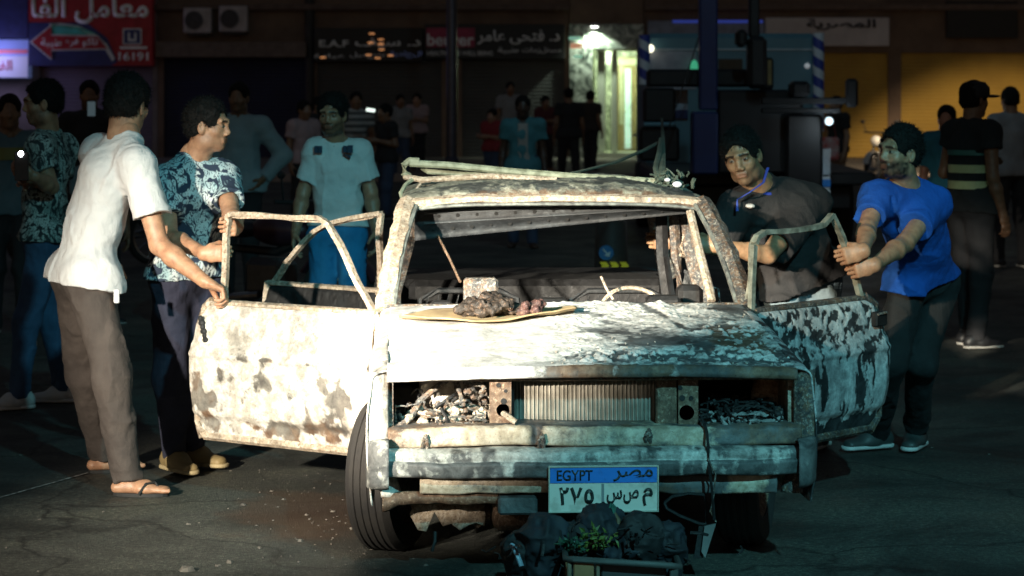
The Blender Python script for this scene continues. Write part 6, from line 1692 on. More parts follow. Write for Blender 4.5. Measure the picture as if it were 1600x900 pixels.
    # ---- shoes
    if shoes is not None:
        for q in 'LR':
            td = unit(J.get('t' + q, fwd) * np.array((1, 1, 0.0))); a_ = A['a' + q]; gz = a_[2] - 0.075 * s; sv = np.cross(td, (0, 0, 1))
            v = Vol(cres); g = np.array((a_[0], a_[1], gz))
            v.seg(g - td * 0.05 + (0, 0, 0.045), g + td * 0.05 + (0, 0, 0.05), 0.045, 0.048, 0.02); v.seg(g + td * 0.03 + (0, 0, 0.036), g + td * 0.165 + (0, 0, 0.026), 0.052, 0.040, 0.03, sv, 0.68)
            v.seg(g - td * 0.03 + (0, 0, 0.07), a_ - td * 0.01 + (0, 0, 0.015), 0.043, 0.044, 0.02)
            v.cut(g + (0, 0, 0.014), (0, 0, -1), 0.3); v.cut(a_ + (0, 0, 0.02), (0, 0, 1), 0.12)
            V, Q = v.mesh(); so = mesh_obj('shoe', np_mesh('shoe', V, Q), shoes[0], root, True)
            v = Vol(cres); v.seg(g - td * 0.048 + (0, 0, 0.012), g + td * 0.165 + (0, 0, 0.012), 0.050, 0.045, 0.01, sv, 0.9)
            v.cut(g + (0, 0, 0.002), (0, 0, -1), 0.3); v.cut(g + (0, 0, 0.022), (0, 0, 1), 0.3)
            V, Q = v.mesh(); mesh_obj('sole', np_mesh('sole', V, Q), shoes[1], so, True)
    return root, base, A, fr, dict(side=side, up=up, fwd=fwd)

def standing(x, y, z0, h, face, arms=('down', 'down'), stride=0.06, lean=0.0, turn=0.0):
    """joint dict for someone standing at (x, y), facing the heading `face` degrees (0 = towards the camera, 90 = to the picture's right)"""
    k = h / 1.75; a = R(face); f = np.array((math.sin(a), -math.cos(a), 0.0)); sd = np.array((math.cos(a), math.sin(a), 0.0))   # sd: the person's left
    o = np.array((x, y, z0)); Z = np.array((0, 0, 1.0))
    J = dict(base=(x, y, z0), fwd=f, pel=o + Z * 0.95 * k, chest=o + Z * 1.30 * k + f * lean, neck=o + Z * 1.475 * k + f * lean * 1.3, head=o + Z * 1.615 * k + f * (0.03 + lean * 1.6))
    hfa = R(face + turn); J['hf'] = np.array((math.sin(hfa), -math.cos(hfa), -0.05)); J['hs'] = 1.0
    for q, sg in (('L', 1), ('R', -1)):
        J['s' + q] = o + Z * 1.405 * k + sd * sg * 0.178 * k + f * lean; J['h' + q] = o + Z * 0.91 * k + sd * sg * 0.088 * k
        st = stride * (1 if q == 'L' else -1)
        J['k' + q] = o + Z * 0.50 * k + sd * sg * 0.10 * k + f * (st * 0.5 + 0.02); J['a' + q] = o + Z * 0.078 * k + sd * sg * 0.11 * k + f * st
        J['t' + q] = f + sd * sg * 0.25
        arm = arms[0] if q == 'L' else arms[1]; s_ = J['s' + q]
        if arm == 'down': e, w = s_ + sd * sg * 0.05 * k - Z * 0.285 * k - f * 0.02, s_ + sd * sg * 0.075 * k - Z * 0.53 * k + f * 0.05
        elif arm == 'bent': e, w = s_ + sd * sg * 0.06 * k - Z * 0.27 * k - f * 0.03, s_ + sd * sg * 0.00 * k - Z * 0.20 * k + f * 0.23
        elif arm == 'belt': e, w = s_ + sd * sg * 0.16 * k - Z * 0.24 * k - f * 0.06, s_ + sd * sg * 0.03 * k - Z * 0.42 * k + f * 0.06
        else: e, w = s_ + sd * sg * 0.03 * k - Z * 0.27 * k + f * 0.02, s_ - sd * sg * 0.14 * k - Z * 0.22 * k + f * 0.20
        J['e' + q], J['w' + q] = e, w
    return J
# ---------------- foreground people
m_wshirt = fabric('white_cotton', (0.70, 0.70, 0.70), (0.60, 0.60, 0.61))
m_brown = fabric('brown_grey_cotton', (0.072, 0.057, 0.050), (0.050, 0.039, 0.035))
m_navy = fabric('dark_navy_denim', (0.025, 0.028, 0.055), (0.015, 0.017, 0.035))
m_blackc = fabric('black_cotton', (0.020, 0.019, 0.020), (0.013, 0.012, 0.013))
m_blackt = fabric('black_track', (0.014, 0.016, 0.018), (0.009, 0.010, 0.011))
m_royal = fabric('royal_blue_jersey', (0.006, 0.095, 0.46), (0.005, 0.070, 0.36))
m_pale = fabric('pale_jersey', (0.66, 0.68, 0.67), (0.56, 0.59, 0.59))
m_bshort = fabric('bright_blue_shorts', (0.015, 0.22, 0.46), (0.010, 0.16, 0.36))
m_gtrous = fabric('blue_grey_trousers', (0.16, 0.22, 0.25), (0.10, 0.14, 0.16))
m_jean = fabric('blue_jeans', (0.045, 0.10, 0.19), (0.03, 0.07, 0.14))
m_palm = leaf_print('palm_leaf_print', (0.020, 0.035, 0.065), (0.62, 0.68, 0.68), (0.30, 0.46, 0.50), 9.0)
m_flor = leaf_print('grey_leaf_print', (0.018, 0.028, 0.032), (0.42, 0.48, 0.45), (0.22, 0.30, 0.28), 12.0)
m_white_shoe = (M('white_shoe', (0.62, 0.66, 0.66), 0.5), M('white_sole', (0.7, 0.72, 0.7), 0.6))
m_dark_shoe = (M('dark_shoe', (0.02, 0.02, 0.022), 0.5), M('pale_sole', (0.50, 0.48, 0.44), 0.6))
TAN, OLIVE, DARKSK = (0.46, 0.27, 0.17), (0.40, 0.235, 0.145), (0.24, 0.135, 0.08)

# the man in the white shirt pulling the door
y0 = 10.62
J = dict(base=(P(160, 0, y0)[0], y0, 0), fwd=np.array((0.62, 0.78, 0)),
         pel=P(126, 428, 10.72), chest=P(168, 275, 10.68), neck=P(197, 211, 10.72), head=P(200, 164, 10.78), hf=(0.42, 0.90, -0.10), hu=(0.10, 0.10, 1), hs=1.02,
         sR=P(214, 258, 10.54), sL=P(156, 240, 10.90), eR=P(249, 383, 10.48), wR=P(320, 440, 10.34), eL=P(150, 340, 11.02), wL=P(160, 410, 10.98),
         hR=P(142, 442, 10.62), hL=P(117, 436, 10.82), kR=P(174, 592, 10.52), aR=P(199, 748, 10.56), kL=P(132, 585, 11.0), aL=P(160, 716, 11.2),
         tR=np.array((1, -0.05, 0)), tL=np.array((0.8, 0.3, 0)))
J['aR'][2] = 0.085; J['aL'][2] = 0.085
J['handR'] = (unit((0.75, 0.05, -0.35)), (0.1, -0.1, -1), (0.2, 1.0, 0.2), (50, 60, 40))
J['handL'] = (unit((1, 0, -0.3)), (0, 0, -1), (0.2, -1, 0), (50, 60, 40))
wman = person('man in white shirt and brown trousers pulling the scorched white door', J, m_wshirt, m_brown, skin=TAN, beard=0.35, barefoot=True, seed=4, hem=-0.025, sleeve=0.62, fold=0.009, loose=1.15, s=1.03, bulk=1.0)
for q in 'RL':
    a_ = wman[2]['a' + q]; td = unit(J['t' + q]); sv = np.cross(td, (0, 0, 1)); g = np.array((a_[0], a_[1], 0.0))
    sl_ = MB(); ring = []
    for t_ in np.linspace(0, 2 * math.pi, 21)[:-1]:
        ring.append(g + td * (0.06 + 0.125 * math.cos(t_)) + sv * (0.042 + 0.006 * math.cos(t_)) * math.sin(t_))
    n_ = len(ring); sl_.add([(*p[:2], 0.001) for p in ring] + [(*p[:2], 0.016) for p in ring], [tuple(range(n_)), tuple(range(2 * n_ - 1, n_ - 1, -1))] + [(i, (i + 1) % n_, (i + 1) % n_ + n_, i + n_) for i in range(n_)])
    so = sl_.build('flip_flop', M('flip_flop_black', (0.015, 0.015, 0.015), 0.7), wman[0])
    tpz = lambda d_, s__, z_: g + td * d_ + sv * s__ + np.array((0, 0, z_))
    MB().tube([tpz(0.155, 0.012, 0.014), tpz(0.125, 0.012, 0.062), tpz(0.09, 0.040, 0.060), tpz(0.06, 0.052, 0.014)], 0.006, 6).tube([tpz(0.125, 0.012, 0.062), tpz(0.10, -0.032, 0.052), tpz(0.06, -0.050, 0.014)], 0.006, 6).build('strap', M('flip_flop_black', (0.015, 0.015, 0.015)), so)
pb_ = P(182, 463, 10.47) - wman[1]
MB().bbox(pb_ - (0.012, 0.004, 0.03), pb_ + (0.012, 0.010, 0.03), 0.004).build('phone_in_pocket', M('phone_white', (0.75, 0.76, 0.78), 0.3), wman[0])

# the man in the palm-leaf shirt gripping the window frame
J = dict(base=(P(290, 0, 11.2)[0], 11.2, 0), fwd=np.array((0.72, -0.69, 0)),
         pel=P(288, 425, 11.12), chest=P(306, 300, 10.98), neck=P(304, 242, 11.00), head=P(326, 197, 10.95), hf=(0.96, -0.22, -0.06), hu=(-0.05, 0, 1), hs=0.98,
         sR=P(258, 284, 10.90), sL=P(350, 280, 11.02), eR=P(264, 370, 10.76), wR=P(319, 396, 10.46), eL=P(362, 338, 10.76), wL=P(371, 354, 10.48),
         hR=P(268, 442, 11.06), hL=P(312, 442, 11.16), kR=P(268, 590, 11.1), aR=P(272, 722, 11.2), kL=P(300, 590, 11.2), aL=P(300, 722, 11.35),
         tR=np.array((0.55, -0.8, 0)), tL=np.array((0.85, -0.5, 0)))
J['aR'][2] = 0.085; J['aL'][2] = 0.085
J['handR'] = (unit((0.95, -0.22, 0.02)), (0.1, 1.0, -0.1), (0.0, 0.0, 1), (50, 75, 50))
J['handL'] = (unit((-0.10, -1.0, 0.0)), (-1.0, 0.0, -0.1), (0, 0, 1), (55, 75, 45))
person('man in navy palm leaf shirt gripping the open window frame', J, m_palm, m_navy, skin=TAN, beard=0.25, shoes=(M('tan_sandal', (0.30, 0.22, 0.10), 0.6), M('tan_sole', (0.45, 0.36, 0.2), 0.7)), seed=9, hem=-0.05, sleeve=0.60, s=0.97)

# the man in the pale jersey walking up from behind
J = standing(P(528, 0, 14.5)[0], 14.5, 0, 1.70, -4, ('down', 'down'), 0.10)
J['sR'] = P(494, 238, 14.5); J['sL'] = P(561, 236, 14.5); J['eR'] = P(474, 300, 14.5); J['wR'] = P(462, 362, 14.4); J['eL'] = P(579, 298, 14.5); J['wL'] = P(587, 360, 14.4)
J['head'] = P(519, 180, 14.42); J['neck'] = P(523, 221, 14.5); J['chest'] = P(527, 262, 14.5); J['hf'] = np.array((-0.22, -1, -0.10)); J['hs'] = 0.98
pm = person('man in pale blue jersey and bright blue shorts walking towards the open doors', J, m_pale, m_bshort, skin=(0.34, 0.20, 0.125), beard=0.75, shorts=True, shoes=m_dark_shoe, seed=13, hem=-0.10, sleeve=0.70, bottom_name='shorts', collar=fabric('jersey_trim', (0.02, 0.025, 0.045)), loose=1.25, bulk=0.90, hair_thick=0.016)
mdk = fabric('jersey_mark', (0.025, 0.05, 0.09))
def mark(px0, px1, py0, py1, y): 
    a, b = P(px0, py1, y) - pm[1], P(px1, py0, y) - pm[1]
    return (a[0], a[2]), (b[0], b[2]), a[1]
A_ = pm[2]; ch = A_['chest']
def chest_marks():
    for x0, x1, y0, y1 in ((491, 497, 228, 239), (498, 503, 228, 239), (536, 542, 228, 238), (543, 551, 227, 239)):
        (ax0, az0), (bx0, bz0), yy = mark(x0, x1, y0, y1, 14.37); MB().box((ax0, yy - 0.006, az0), (bx0, yy + 0.03, bz0)).build('chest_print', mdk, pm[0])
chest_marks()
(ax0, az0), (bx0, bz0), yy = mark(536, 549, 241, 248, 14.37)
MB().prism([(ax0, bz0), (ax0 + 0.025, bz0 - 0.004), (bx0, bz0 - 0.004), (bx0 - 0.008, az0), (ax0 + 0.028, az0 + 0.012)], 1, yy - 0.006, yy + 0.03).build('chest_logo', mdk, pm[0])

# the heavy man in the black polo leaning over the sill
J = dict(base=(P(1225, 0, 11.75)[0], 11.75, 0), fwd=np.array((-0.60, -0.80, 0)),
         pel=P(1250, 425, 11.9), chest=P(1210, 335, 11.65), neck=P(1186, 285, 11.55), head=P(1160, 246, 11.42), hf=(-0.30, -0.95, -0.20), hu=(-0.22, 0, 1), hs=1.05,
         sR=P(1150, 325, 11.50), sL=P(1268, 318, 11.72), eR=P(1120, 385, 11.45), wR=P(1052, 378, 11.38), eL=P(1200, 398, 11.30), wL=P(1118, 384, 11.15),
         hR=P(1222, 440, 11.85), hL=P(1275, 440, 11.95), kR=P(1215, 565, 11.6), aR=P(1222, 690, 11.75), kL=P(1275, 565, 11.75), aL=P(1280, 690, 11.95),
         tR=np.array((-0.6, -0.8, 0)), tL=np.array((-0.4, -0.9, 0)))
J['aR'][2] = 0.085; J['aL'][2] = 0.085
J['handR'] = (unit((-1, 0, 0.05)), (0, 1, 0), (0, 0, 1), (40, 50, 35)); J['handL'] = (unit((-0.9, -0.1, 0.1)), (0, 1, -0.2), (0, 0, 1), (45, 55, 40))
bm = person('heavy man in black polo shirt reaching into the burnt car', J, m_blackc, m_gtrous, skin=(0.38, 0.24, 0.14), beard=0.45, shoes=m_dark_shoe, seed=21, bulk=1.32, hem=-0.03, sleeve=0.80, collar=fabric('blue_collar_trim', (0.03, 0.06, 0.40)), belly=1.0, fold=0.007)
pb_ = P(1172, 322, 11.42) - bm[1]
MB().ball(pb_, (0.024, 0.03, 0.012)).build('shirt_logo', M('logo_white', (0.6, 0.58, 0.55), 0.7), bm[0])
n0 = bm[2]['neck']; fw = bm[4]['fwd']; sd_ = bm[4]['side']
MB().tube([P(1200, 262, 11.42) - bm[1], P(1193, 285, 11.36) - bm[1], P(1172, 300, 11.33) - bm[1], P(1152, 312, 11.36) - bm[1], P(1152, 330, 11.34) - bm[1]], 0.008, 6, flat=0.4).build('lanyard', M('lanyard_blue', (0.04, 0.08, 0.45), 0.6), bm[0])

# the man in the royal blue shirt pulling the other door
J = dict(base=(P(1425, 0, 11.5)[0], 11.5, 0), fwd=np.array((-0.62, -0.78, 0)),
         pel=P(1446, 432, 11.5), chest=P(1424, 338, 11.16), neck=P(1414, 288, 11.10), head=P(1405, 239, 11.02), hf=(-0.84, -0.54, 0.04), hu=(0.10, 0, 1), hs=0.98,
         sR=P(1370, 310, 11.0), sL=P(1460, 318, 11.16), eR=P(1354, 358, 10.78), wR=P(1349, 392, 10.50), eL=P(1414, 380, 10.84), wL=P(1366, 414, 10.54),
         hR=P(1420, 446, 11.42), hL=P(1466, 446, 11.58), kR=P(1392, 565, 11.35), aR=P(1370, 668, 11.9), kL=P(1438, 565, 11.45), aL=P(1432, 668, 11.95),
         tR=np.array((-0.85, -0.45, 0)), tL=np.array((-0.35, -0.9, 0)))
J['aR'][2] = 0.085; J['aL'][2] = 0.085
J['handR'] = (unit((-0.92, -0.12, -0.25)), (-0.1, 1.0, -0.1), (0.1, 0.1, 1.0), (50, 75, 50)); J['handL'] = (unit((-0.92, -0.12, -0.22)), (-0.1, 1.0, -0.1), (0.1, 0.1, 1.0), (50, 75, 50))
person('bearded man in royal blue shirt hauling on the bent window frame', J, m_royal, m_blackt, skin=TAN, beard=1.0, shoes=(M('dark_trainer', (0.05, 0.06, 0.06), 0.5), M('white_sole', (0.7, 0.72, 0.7))), seed=27, hem=-0.055, sleeve=0.58, loose=0.9, fold=0.008, bulk=0.92)

# the man with the phone at the left
J = standing(P(66, 0, 13.55)[0], 13.55, 0, 1.74, -72, ('across', 'bent'), 0.14)
J['head'] = P(66, 162, 13.5); J['neck'] = P(76, 207, 13.55); J['chest'] = P(74, 256, 13.55); J['hf'] = np.array((-0.96, -0.22, -0.06))
J['sL'] = P(62, 232, 13.38); J['sR'] = P(98, 232, 13.72); J['eL'] = P(80, 292, 13.30); J['wL'] = P(54, 276, 13.12); J['eR'] = P(92, 300, 13.6); J['wR'] = P(48, 282, 13.35)
J['handL'] = (unit((-0.9, -0.25, 0.15)), (0.1, 0.6, 0.5), (0, 0, 1), (40, 50, 35))
phm = person('man in grey leaf print shirt and jeans lighting the scene with his phone', J, m_flor, m_jean, skin=(0.36, 0.215, 0.135), beard=0.6, shoes=m_white_shoe, seed=33, sleeve=0.6, hem=-0.05)
ph = empty('phone', P(33, 262, 13.0)); tag(ph, 'smartphone with its white torch on in the leaf print man\'s hand', 'phone')
MB().bbox((-0.035, -0.005, -0.07), (0.04, 0.005, 0.085), 0.003).build('case', M('phone_black', (0.02, 0.02, 0.022), 0.3), ph)
MB().ball((0.0, -0.008, 0.075), (0.013, 0.004, 0.015)).build('torch', glow('torch_glow', (0.95, 0.98, 1.0), 40.0), ph)

# ---------------- bystanders
def who(label, px, y, h, face, top, bottom, arms=('down', 'down'), res=0.013, z0=0.0, **k):
    st = k.pop('stride', 0.06); tn = k.pop('turn', 0.0); ln = k.pop('lean', 0.0)
    J = standing(P(px, 0, y)[0], y, z0, h, face, arms, st, ln, tn)
    return person(label, J, top, bottom, res=res, seed=int(px), fold=0.010, **k)
GB = 'bystanders watching across the street'
c_pol = fabric('pale_uniform_blue', (0.30, 0.40, 0.44), (0.24, 0.33, 0.37)); c_blk = fabric('black_cloth', (0.022, 0.022, 0.025)); c_gry = fabric('grey_cloth', (0.30, 0.30, 0.31)); c_red = fabric('red_cloth', (0.30, 0.03, 0.04))
c_pink = fabric('pink_cloth', (0.46, 0.32, 0.33)); c_teal = fabric('teal_cloth', (0.06, 0.22, 0.26)); c_denim = fabric('denim_cloth', (0.05, 0.08, 0.15)); c_mar = fabric('maroon_cloth', (0.13, 0.03, 0.035)); c_slate = fabric('slate_cloth', (0.20, 0.25, 0.27))
pol = who('officer in pale blue long sleeved shirt with a hand on his belt', 374, 20.0, 1.84, -8, c_pol, c_blk, ('belt', 'down'), res=0.010, long_sleeve=True, skin=DARKSK, beard=0.4, shoes=m_dark_shoe, group=GB)
who('dark dressed man holding up a lit phone behind the white shirt man', 140, 21.0, 1.86, 6, c_blk, c_blk, ('bent', 'across'), res=0.011, skin=DARKSK, beard=0.5, shoes=m_dark_shoe, group=GB)
phs = empty('phone', P(143, 170, 20.55)); tag(phs, 'phone with a pale screen held by the dark dressed man', 'phone')
MB().bbox((-0.036, -0.004, -0.07), (0.036, 0.004, 0.07), 0.003).build('case', M('phone_black', (0.02, 0.02, 0.022)), phs)
MB().box((-0.033, -0.0065, -0.062), (0.033, -0.0045, 0.062)).build('screen', glow('screen_teal', (0.30, 0.45, 0.52), 0.12), phs)
who('crouching figure in slate shirt behind the white shirt man', 156, 18.5, 1.36, 20, c_slate, c_blk, res=0.012, skin=DARKSK, shoes=m_dark_shoe, group=GB)
gs = who('guard with a yellow chest band behind the leaf print man', 14, 17.5, 1.74, 15, fabric('guard_dark_blue', (0.10, 0.16, 0.19)), c_blk, res=0.011, skin=DARKSK, shoes=m_dark_shoe, group=GB)
def body_band(pr, z, m, rx=0.165, ry=0.125, h=0.05, name='reflective_band'):
    A, d = pr[2], pr[4]; c = A['pel'] + (A['neck'] - A['pel']) * z; pts = [c + d['side'] * rx * math.cos(t) + d['fwd'] * ry * math.sin(t) for t in np.linspace(0, 2 * math.pi, 29)]
    mb = MB(); vs = [p + np.array((0, 0, dz_)) for dz_ in (-h / 2, h / 2) for p in pts]; n = len(pts)
    mb.add(vs, [(i, i + 1, n + i + 1, n + i) for i in range(n - 1)]); o = mb.build(name, m, pr[0]); so = o.modifiers.new('thickness', 'SOLIDIFY'); so.thickness = 0.006; so.offset = 1
    return o
body_band(gs, 0.70, M('dull_yellow_band', (0.22, 0.20, 0.05), 0.6), 0.17, 0.135, 0.09)
who('woman in pale pink top standing past the motorcycle', 474, 31.0, 1.62, 40, c_pink, c_blk, ('bent', 'down'), skin=DARKSK, shoes=m_dark_shoe, group=GB)
who('dark shirted man next to the woman in pale pink', 496, 33.0, 1.66, 60, c_blk, c_denim, skin=DARKSK, shoes=m_dark_shoe, group=GB)
who('man in grey and white striped shirt past the pale jersey man', 556, 34.0, 1.74, 10, stripe_fabric('striped_cloth', (0.42, 0.40, 0.38), (0.10, 0.10, 0.10), 11), c_blk, skin=DARKSK, shoes=m_dark_shoe, group=GB)
dk = who('dark figure looking down at a glowing phone', 604, 33.0, 1.56, -60, c_blk, c_denim, ('bent', 'bent'), skin=DARKSK, shoes=m_dark_shoe, group=GB)
ph3 = empty('phone', P(579, 173, 33.0)); tag(ph3, 'phone with a bright white screen in the dark figure\'s hands', 'phone')
MB().bbox((-0.07, -0.005, -0.015), (0.07, 0.005, 0.035), 0.003).build('case', M('phone_black', (0.02, 0.02, 0.022)), ph3)
MB().box((-0.06, -0.010, -0.012), (0.06, -0.006, 0.03)).build('screen', glow('screen_white', (0.85, 1.0, 0.9), 1.6), ph3)
ph3.rotation_euler = (0, R(8), 0)
who('man in dim grey shirt under the clinic shutter', 625, 46.5, 1.66, 20, c_gry, c_denim, z0=0.0, skin=DARKSK, group=GB, res=0.016)
who('slim figure in pink shirt and black trousers left of the lamp post', 652, 47.5, 1.52, -10, c_pink, c_blk, ('across', 'across'), z0=0.15, skin=(0.42, 0.25, 0.17), group=GB, res=0.016)
who('boy in red shirt and jeans right of the lamp post', 770, 42.0, 1.40, -30, c_red, c_denim, ('across', 'bent'), skin=(0.42, 0.25, 0.17), group=GB, res=0.014)
who('tall man in light grey shirt behind the boy in red', 797, 47.0, 1.76, 12, c_gry, fabric('teal_shorts', (0.16, 0.28, 0.30)), shorts=True, z0=0.15, skin=DARKSK, group=GB, res=0.016)
tg = who('dark skinned man in teal shirt with a pale front panel', 817, 27.0, 1.70, 0, c_teal, c_denim, skin=(0.06, 0.035, 0.025), group=GB, res=0.011, collar=fabric('dim_trim', (0.12, 0.12, 0.12)))
A_ = tg[2]; d_ = tg[4]
G = np.zeros((14, 8, 3))
for i_ in range(14):
    for j_ in range(8):
        f_ = i_ / 13; x_ = -0.055 + 0.11 * j_ / 7; c0 = A_['pel'] + (A_['neck'] - A_['pel']) * (0.08 + 0.84 * f_)
        G[i_, j_] = c0 + d_['side'] * (x_ + 0.02 * (f_ < 0.2)) + d_['fwd'] * (0.118 - 0.028 * max(0, f_ - 0.7) / 0.3 - 0.3 * x_ ** 2)
panel('front_panel', G, fabric('pale_panel_cloth', (0.36, 0.35, 0.33)), tg[0], th=0.008)
who('figure in dim maroon top near the boy in red', 851, 47.8, 1.46, 30, c_mar, c_blk, ('bent', 'across'), z0=0.15, skin=DARKSK, group=GB, res=0.016)
who('big man all in black left of the lit entrance', 889, 43.0, 1.80, 190, c_blk, c_blk, skin=DARKSK, shoes=m_dark_shoe, group=GB, res=0.014, bulk=1.15, stride=0.16)
who('dark clothed man right against the lit marble entrance', 922, 47.5, 1.58, 150, fabric('dark_brown_cloth', (0.04, 0.032, 0.028)), c_blk, z0=0.15, skin=DARKSK, shoes=m_dark_shoe, group=GB, res=0.015)
who('woman in dark top with a red bag by the truck mirror', 1308, 36.0, 1.66, -60, c_blk, fabric('tan_cloth', (0.30, 0.18, 0.12)), skin=(0.4, 0.24, 0.16), shoes=m_dark_shoe, group=GB, res=0.014)
bag = empty('handbag', (P(1297, 0, 35.6)[0], 35.6, 0.72)); tag(bag, 'red and white handbag held by the woman near the truck mirror', 'handbag')
MB().bbox((-0.13, -0.06, 0.0), (0.13, 0.06, 0.34), 0.03).build('bag_body', M('bag_red', (0.62, 0.06, 0.06), 0.5, c2=(0.7, 0.6, 0.6), scale=9), bag)
MB().tube([(-0.09, 0, 0.33), (-0.05, 0, 0.55), (0.05, 0, 0.55), (0.09, 0, 0.33)], 0.010, 6).build('handle', M('bag_handle', (0.3, 0.05, 0.05), 0.5), bag)
who('teal shirted figure half hidden by the hi vis officer', 1480, 22.0, 1.62, -20, fabric('bright_teal_cloth', (0.03, 0.22, 0.32)), c_blk, skin=(0.46, 0.26, 0.18), shoes=m_dark_shoe, group=GB, res=0.012, sleeve=0.85)
hv_ = who('officer in dark vest with two yellow reflective bands and cap', 1518, 16.6, 1.84, 120, fabric('vest_black', (0.016, 0.020, 0.022)), c_blk, ('bent', 'down'), res=0.0095, skin=DARKSK, shoes=m_dark_shoe, group=GB, bulk=1.12, long_sleeve=False, sleeve=0.35, collar=c_blk)
for z_ in (0.42, 0.22): body_band(hv_, z_, M('lime_band', (0.62, 0.68, 0.34), 0.5), 0.175, 0.140, 0.055)
body_band(hv_, 0.62, M('green_band', (0.05, 0.20, 0.17), 0.5), 0.178, 0.140, 0.035)
hd_ = hv_[2]['head']; fr_ = hv_[3]
cp = MB(); 
prof = [(0.098, 0.02), (0.104, 0.05), (0.100, 0.09), (0.07, 0.125), (0.01, 0.135)]
cp.lathe(prof, hd_ + (0, 0, 0.0), 2, 20); cp.build('cap', M('cap_black', (0.014, 0.014, 0.016), 0.7), hv_[0], True)
pk = hd_ + fr_[:, 1] * 0.14 + np.array((0, 0, 0.035)); MB().ball(pk, (0.07, 0.07, 0.012)).build('cap_peak', M('cap_black', (0.014, 0.014, 0.016)), hv_[0], True)
who('man in plain grey shirt and black trousers at the pavement edge', 1580, 24.0, 1.80, -160, c_gry, c_blk, ('down', 'down'), res=0.012, skin=DARKSK, shoes=m_dark_shoe, group=GB, sleeve=0.6)

# ================================================================== charred lump, crate and rubble
v = Vol(0.0045); rg = np.random.RandomState(4)
lc = np.array((-0.335, 0.93, 0.0)); lz = float(hood_w(np.array(-0.33), np.array(0.93))) + 0.014
for k in range(26):
    c_ = lc + (rg.normal(0, 0.065), rg.normal(0, 0.035), 0); rr = rg.uniform(0.018, 0.042); c_[2] = lz + rr * 0.6 + max(0, 0.055 - abs(c_[0] - lc[0]) * 0.5) * rg.rand()
    v.ell(c_, (rr * rg.uniform(0.8, 1.4), rr, rr * rg.uniform(0.6, 1.0)), None, 0.014)
v.cut(lc + (0, 0, lz - 0.003), (0, 0, -1), 0.4)
V, Q = v.mesh(lambda x, y, z: 0.012 * vnoise(x * 55, y * 55, z * 55) + 0.009 * np.abs(vnoise(x * 100, y * 100, z * 100)))
lump = empty('charred_lump', CAR, CYAW); tag(lump, 'crusty charred brown lump lying on the cardboard', 'charred debris')
mesh_obj('crust', np_mesh('crust', V, Q), burnt('charred_crust', (0.20, 0.13, 0.085), (0.32, 0.23, 0.16), (0.010, 0.008, 0.007), (0.045, 0.032, 0.024), attr=False, ashamt=-0.25, rustamt=0.1, sc=5.0), lump, True)
lump2 = empty('charred_lump', CAR, CYAW); tag(lump2, 'small reddish burnt lump with a pale ring beside the big charred one', 'charred debris')
v = Vol(0.005); lc = np.array((-0.195, 0.90, lz))
for k in range(12):
    c_ = lc + (rg.normal(0, 0.028), rg.normal(0, 0.02), rg.uniform(0.008, 0.045)); v.ell(c_, np.array((1, 1, 0.9)) * rg.uniform(0.012, 0.024), None, 0.008)
v.cut(lc - (0, 0, 0.004), (0, 0, -1), 0.3)
V, Q = v.mesh(lambda x, y, z: 0.007 * vnoise(x * 80, y * 80, z * 80))
mesh_obj('crust', np_mesh('crust', V, Q), burnt('reddish_crust', (0.34, 0.16, 0.13), (0.46, 0.30, 0.26), (0.02, 0.011, 0.010), (0.09, 0.04, 0.035), attr=False, ashamt=0.0, rustamt=0.1, sc=3.0), lump2, True)
p = cl(797, 478, 0.87); MB().tube([p + np.array((0.011 * math.cos(t), -0.004, 0.014 * math.sin(t))) for t in np.linspace(0, 6.28, 17)], 0.0045, 6, False).build('pale_ring', M('ring_pink', (0.55, 0.30, 0.26), 0.6), lump2)

# burnt debris heaped in the two lamp cavities
for nm, px0, px1, hmax, m, sd in (('ash_heap', 618, 762, 0.085, burnt('pale_debris', (0.44, 0.38, 0.30), (0.66, 0.60, 0.50), (0.03, 0.026, 0.022), (0.12, 0.095, 0.07), attr=False, ashamt=0.7, rustamt=0.9, sc=3.5), 3),
                                  ('charred_heap', 1096, 1238, 0.055, burnt('dark_debris', (0.18, 0.17, 0.16), (0.30, 0.29, 0.27), (0.008, 0.008, 0.009), (0.04, 0.04, 0.042), attr=False, ashamt=-0.1, rustamt=0.1, sc=3.5), 7)):
    rg = np.random.RandomState(sd); v = Vol(0.0055); x0, x1 = cl(px0, 0, 0.22)[0], cl(px1, 0, 0.22)[0]
    for k in range(34):
        f = rg.rand(); r_ = rg.uniform(0.012, 0.030); x = x0 + (x1 - x0) * f
        v.ell((x, rg.uniform(0.17, 0.34), 0.540 + hmax * rg.rand() * (0.45 + 0.55 * math.sin(f * 3.1))), (r_ * rg.uniform(0.8, 1.8), r_, r_ * rg.uniform(0.6, 1.1)), None, 0.008)
    V, Q = v.mesh(lambda x, y, z: 0.013 * vnoise(x * 48, y * 48, z * 48) + 0.010 * np.abs(vnoise(x * 105, y * 105, z * 105)))
    tag(mesh_obj(nm, np_mesh(nm, V, Q), m, car, True), kind='stuff')

